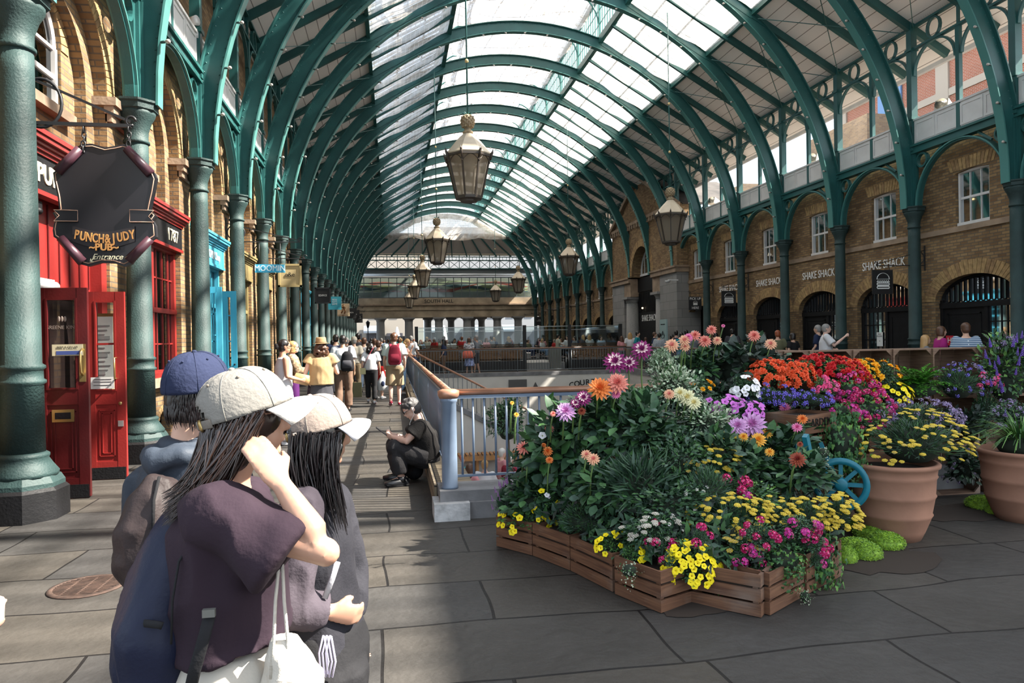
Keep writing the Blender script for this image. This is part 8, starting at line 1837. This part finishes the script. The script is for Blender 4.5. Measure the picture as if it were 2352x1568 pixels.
me, hd = body_mesh(J, MATS['skin_bright'], .0075, False, V((.9, .42, -.02)), .5, palm={'L': V((.8, -.2, .3)), 'R': V((.2, .9, 0))}); link('body', me, t2)
char2 = cloth('charcoal_top', (.022, .022, .028), .85, .15); lat, fwd, up = frame(J)
b = MB(); b.tube([J['pelvis']+up*.02, J['waist'], J['chest'], (J['shR']+J['shL'])/2, J['neck']-up*.01], [(.165, .125), (.14, .11), (.165, .12), (.16, .09), (.065, .06)], char2, n=24, ref=lat)
for s in 'L': sh, el, wr = J['sh'+s], J['el'+s], J['wr'+s]; b.ell(sh, (.064,)*3, char2, 10); b.tube([sh, sh.lerp(el, .5), el, el.lerp(wr, .5), el.lerp(wr, .92)], [.064, .056, .05, .045, .036], char2, n=14); b.ell(el, (.05,)*3, char2, 8)
link('top', solid(b, 'top', char2, .009, 4, .007, 9, 8), t2)
b = MB(); sh, el, wr = J['shR'], J['elR'], J['wrR']; b.ell(sh, (.066,)*3, plum, 10); b.tube([sh, sh.lerp(el, .5), el], [.066, .066, .062], plum, n=16); b.ell(el, (.062,)*3, plum, 10); b.tube([el, el.lerp(wr, .5), el.lerp(wr, .82), el.lerp(wr, .9)], [.062, .058, .053, .05], plum, n=16); link('sleeve', solid(b, 'sleeve', cloth('plum_grey_sleeve', (.06, .05, .062), .9), .008, 3, .009, 12, 4), t2, label='loose plum grey shirt sleeve with turned cuff')
link('trousers', legs_mesh(J, K_, .012, length=1.9, loose=2., fold=.006), t2)
for s in 'RL': a, c = shoe_mesh(J, s, W_, W_, 1.); o = link('shoe', a, t2); link('sole', c, o)
H, hl, f_, u = hd; b = MB(); M_ = Matrix((hl, f_, u)).transposed(); b.ell(H+u*.015-f_*.012, (.08, .094, .095), hair2, 16, M_, 12)
b.tube([H-f_*.01-u*.02, Q(712, 1080)-base, Q(728, 1150, -.03)-base, Q(765, 1215, -.03)-base], [(.085, .085), (.08, .085), (.06, .07), (.02, .03)], hair2, n=16)
ho = link('hair', solid(b, 'hair', hair2, .009, 3, .003, 30), t2)
def g2(r, q):
    st = Q(665+120*r.random(), 1005+r.uniform(-15, 10), r.uniform(-.11, -.05)); e = Q(700+100*((st.x-Q(665, 1005).x)/.17)+r.uniform(-30, 18), 1195+r.uniform(-35, 35), r.uniform(-.12, .02)); e.x = min(e.x, Q(800, 1200).x)
    return bez((st, st+V((-.015, -.02, -.08)), e+V((-.02, -.01, .1)), e), 8)
strands('hair_strands', ho, base, g2, 420, hair2, .0027, 5)
ballcap('beige baseball cap on the woman with straight black hair', base, 0, Q(728, 985), V((.9, .42, -.02)), V((-.2, -.03, .97)).normalized(), cloth('beige_twill', (.27, .22, .19), .9, .2), k=.98, strap=cloth('strap_beige', (.4, .33, .28)), mb=cloth('brim_grey', (.5, .5, .53)), crown=.112, ln=.118, wd=.096, brim=.062)
lp = Q(668, 960, -.105); b = MB()
for dx, dz, rr in ((0, .012, .006), (-.006, 0, .005), (.006, 0, .005), (0, -.004, .006)): b.ell(lp-base+V((dx, 0, dz)), (rr, .002, rr), K_, 8)
b.build('cap_motif', t2)
b = MB(); c = Q(776, 1024, -.06)-base; b.tube([c+V((.012*cos(i*pi/6), 0, .016*sin(i*pi/6))) for i in range(12)], .0016, mat('silver', (.7, .7, .7), .2, metal=1), n=6, closed=True); b.build('earring', t2)
t = thing('shoulder_strap', 'grey white shoulder strap across the dark top', 'strap', base); b = MB(); b.tube([Q(775, 1290, -.17)-base, Q(762, 1330, -.175)-base, Q(745, 1375, -.18)-base], [(.009, .003)]*3, cloth('strap_grey', (.4, .4, .44)), n=6, ref=(1, 0, 0)); b.build('webbing', t)
t = thing('cable_loop', 'white and violet cable loops hanging below the turned cuff', 'cable', base); b = MB()
for i in range(3): x = 738+i*8; b.tube([Q(x+4, 1460, -.19)-base, Q(x-6, 1500, -.19)-base, Q(x-2, 1548, -.19)-base, Q(x+8, 1556, -.19)-base, Q(x+16, 1520, -.19)-base, Q(x+6, 1462, -.19)-base], .0032, mat('cable_lilac', (.5, .48, .68), .4), n=7)
b.build('cable', t)
# ---- man: navy cap ----------------------------------------------
Y3 = 2.55
Q = lambda px, py, dy=0.: at(px, py, Y=Y3+dy)
base = V((Q(420, 1400).x, Y3, 0)); f3 = V((.5, .86, 0)).normalized()
J = rel(base, pelvis=Q(420, 1500), waist=Q(418, 1400), chest=Q(415, 1230), neck=Q(428, 1020), head=Q(452, 905), shR=Q(520, 1110, -.1), shL=Q(345, 1110, .08), elR=Q(560, 1290, -.05), wrR=Q(580, 1450, .05), elL=Q(330, 1290, .12), wrL=Q(345, 1440, .25))
z0 = J['pelvis'].z
for s, d in (('R', 1), ('L', -1)):
    o = V((.86, -.5, 0))*d*.09; J['hi'+s] = V((J['pelvis'].x, 0, z0-.05))+o; J['kn'+s] = V((J['pelvis'].x+.01, 0, .45))+o; J['an'+s] = V((J['pelvis'].x-.03, 0, .09))+o; J['to'+s] = J['an'+s]+f3*.15-V((0, 0, .06))
J['k'] = .98; k = .98
t3 = thing('person', 'man in a slate jacket and navy cap with his back turned', 'person', base)
me, hd = body_mesh(J, skinm['a'], .009, True, V((.62, .78, 0))); link('body', me, t3)
slate = cloth('slate_shell', (.035, .045, .062), .6, .1); lat, fwd, up = frame(J)
b = MB(); b.tube([J['pelvis']-up*.03, J['waist'], J['chest'], (J['shR']+J['shL'])/2, J['neck']-up*.02, J['neck']+up*.02], [(.2, .15), (.18, .14), (.2, .15), (.185, .12), (.1, .09), (.075, .072)], slate, n=24, ref=lat)
for s in 'RL': sh, el, wr = J['sh'+s], J['el'+s], J['wr'+s]; b.ell(sh, (.078,)*3, slate, 10); b.tube([sh, sh.lerp(el, .5), el, el.lerp(wr, .9)], [.078, .072, .065, .05], slate, n=14); b.ell(el, (.062,)*3, slate, 8)
nb = J['neck']
b.tube([nb+lat*.1-fwd*.01-up*.03, nb+lat*.065-fwd*.075-up*.03, nb-fwd*.11-up*.05, nb-lat*.065-fwd*.075-up*.03, nb-lat*.1-fwd*.01-up*.04], [.028, .036, .045, .036, .028], slate, n=12)
link('jacket', solid(b, 'jacket', slate, .009, 3, .011, 8, 6), t3)
link('trousers', legs_mesh(J, C_['navy'], .014, length=1.9, loose=1.5), t3)
for s in 'RL': a, c = shoe_mesh(J, s, K_, K_, 1.05); o = link('shoe', a, t3); link('sole', c, o)
link('hair', hair_mesh(hd, k, hairm['black'], 'short', .008), t3)
def g3(r, q):
    H3 = hd[0]+base; a = r.uniform(0, 2*pi); z = r.uniform(-.045, .03); l3, F3, U3 = hd[1], hd[2], hd[3]
    if sin(a) > .25: a = -a
    st = H3+l3*cos(a)*.088+F3*sin(a)*.1+U3*z; dn = V((0, 0, -.04-.03*r.random())); return bez((st, st+(l3*cos(a)+F3*sin(a))*.008+dn*.5, st+dn-(l3*cos(a)+F3*sin(a))*.01), 5)
strands('hair_strands', t3, base, g3, 520, hair2, .0022, 9)
b = MB(); c = nb+fwd*.02+lat*.075; b.tube([c+up*.03, c-up*.05+lat*.01], [(.008, .03)]*2, cloth('collar_blue', (.35, .48, .68)), n=8, ref=lat); b.build('shirt_collar', t3, label='pale blue shirt collar')
ballcap('navy baseball cap on the man in the slate jacket', base, 0, Q(452, 893), V((.62, .78, .05)), V((-.05, -.1, .99)).normalized(), cloth('navy_twill', (.018, .024, .055), .9, .2), k=1.02, hole=False, crown=.125, ln=.118, wd=.1, brim=.07)
bp = thing('backpack', 'brown grey backpack on the man in the slate jacket', 'backpack', base); gb = cloth('taupe_nylon', (.034, .025, .025), .55, .12)
b = MB(); b.tube([Q(372, 1100, -.16)-base, Q(360, 1150, -.18)-base, Q(345, 1220, -.2)-base, Q(340, 1300, -.2)-base, Q(350, 1360, -.18)-base], [(.05, .05), (.085, .075), (.1, .09), (.095, .085), (.05, .04)], gb, n=18, ref=(1, -.3, 0)); link('main_bag', solid(b, 'main_bag', gb, .009, 3, .012, 9, 3), bp)
b = MB(); b.tube([Q(320, 1240, -.24)-base, Q(320, 1290, -.25)-base, Q(330, 1320, -.24)-base], [(.035, .03), (.045, .035), (.03, .02)], K_, n=12, ref=(1, -.3, 0)); b.build('side_pocket', bp, label='black mesh side pocket')
b = MB(); b.tube([Q(365, 1095, -.22)-base, Q(352, 1150, -.27)-base, Q(350, 1230, -.3)-base], .005, K_, n=6); b.build('zip', bp)
# ---- arm of a bystander cut by the left edge
p = at(-14, 1400, Y=2.2); b = MB(); b.tube([p+V((-.1, 0, .25)), p+V((-.02, 0, .08)), p+V((-.005, 0, -.05)), p+V((-.02, 0, -.14))], [.05, .042, .034, .028], skinm['d'], n=14)
t = thing('person', 'bare forearm of a bystander cut off by the picture edge', 'person', V((p.x-.3, 2.2, 0)))
J = std(1.7); J['elR'] = V((.24, 0, 1.14)); me, hd = body_mesh(J, skinm['d'], .016, False); t.location = (p.x-.262, 2.15, 0); link('body', me, t); link('top', top_mesh(J, C_['grey'], .02, sleeve=.6), t); link('trousers', legs_mesh(J, C_['navy'], .02), t); link('hair', hair_mesh(hd, .99, hairm['brown'], 'bob', .014), t)
# ================================================================ LIGHT, CAMERA
w = D.worlds.new('sky'); S.world = w; w.use_nodes = True; nt = w.node_tree; bg = nt.nodes['Background']
sk = nt.nodes.new('ShaderNodeTexSky'); sk.sky_type = 'NISHITA'; sk.sun_disc = False; sk.sun_elevation = radians(49); sk.sun_rotation = radians(100); sk.dust_density = 3; sk.air_density = 1.2
mx = nt.nodes.new('ShaderNodeMix'); mx.data_type = 'RGBA'; mx.inputs[0].default_value = .55; mx.inputs[7].default_value = (4.6, 5.1, 5.6, 1)
nt.links.new(sk.outputs[0], mx.inputs[6]); nt.links.new(mx.outputs[2], bg.inputs[0]); bg.inputs[1].default_value = .55
sun = D.lights.new('sun', 'SUN'); sun.energy = 38.; sun.angle = radians(.8); sun.color = (1, .93, .82)
so = D.objects.new('sun', sun); C.objects.link(so); so.rotation_euler = Vector((.69, -.14, .74)).to_track_quat('Z', 'Y').to_euler()
cam = D.cameras.new('camera'); co = D.objects.new('camera', cam); C.objects.link(co); S.camera = co
cam.sensor_width = 36; cam.lens = FPX/2352*36; cam.clip_start = .05; cam.clip_end = 500
pit = (784-HOR)/FPX
fw = Vector((sin(PSI)*cos(pit), cos(PSI)*cos(pit), -sin(pit))); r0 = Vector((cos(PSI), -sin(PSI), 0)); u0 = r0.cross(fw)
R_ = r0*CR+u0*SR; U_ = u0*CR-r0*SR
co.matrix_world = Matrix(((R_.x, U_.x, -fw.x, 0), (R_.y, U_.y, -fw.y, 0), (R_.z, U_.z, -fw.z, CAMH), (0, 0, 0, 1)))
S.view_settings.view_transform = 'Standard'; S.view_settings.look = 'None'; S.view_settings.gamma = 1; S.view_settings.use_curve_mapping = False
S.view_settings.exposure = -.28
S.cycles.max_bounces = 10; S.cycles.diffuse_bounces = 7; S.cycles.transparent_max_bounces = 16; S.cycles.transmission_bounces = 6; S.cycles.glossy_bounces = 3
S.cycles.sample_clamp_indirect = 12; S.cycles.use_denoising = True; S.cycles.caustics_reflective = False; S.cycles.caustics_refractive = False
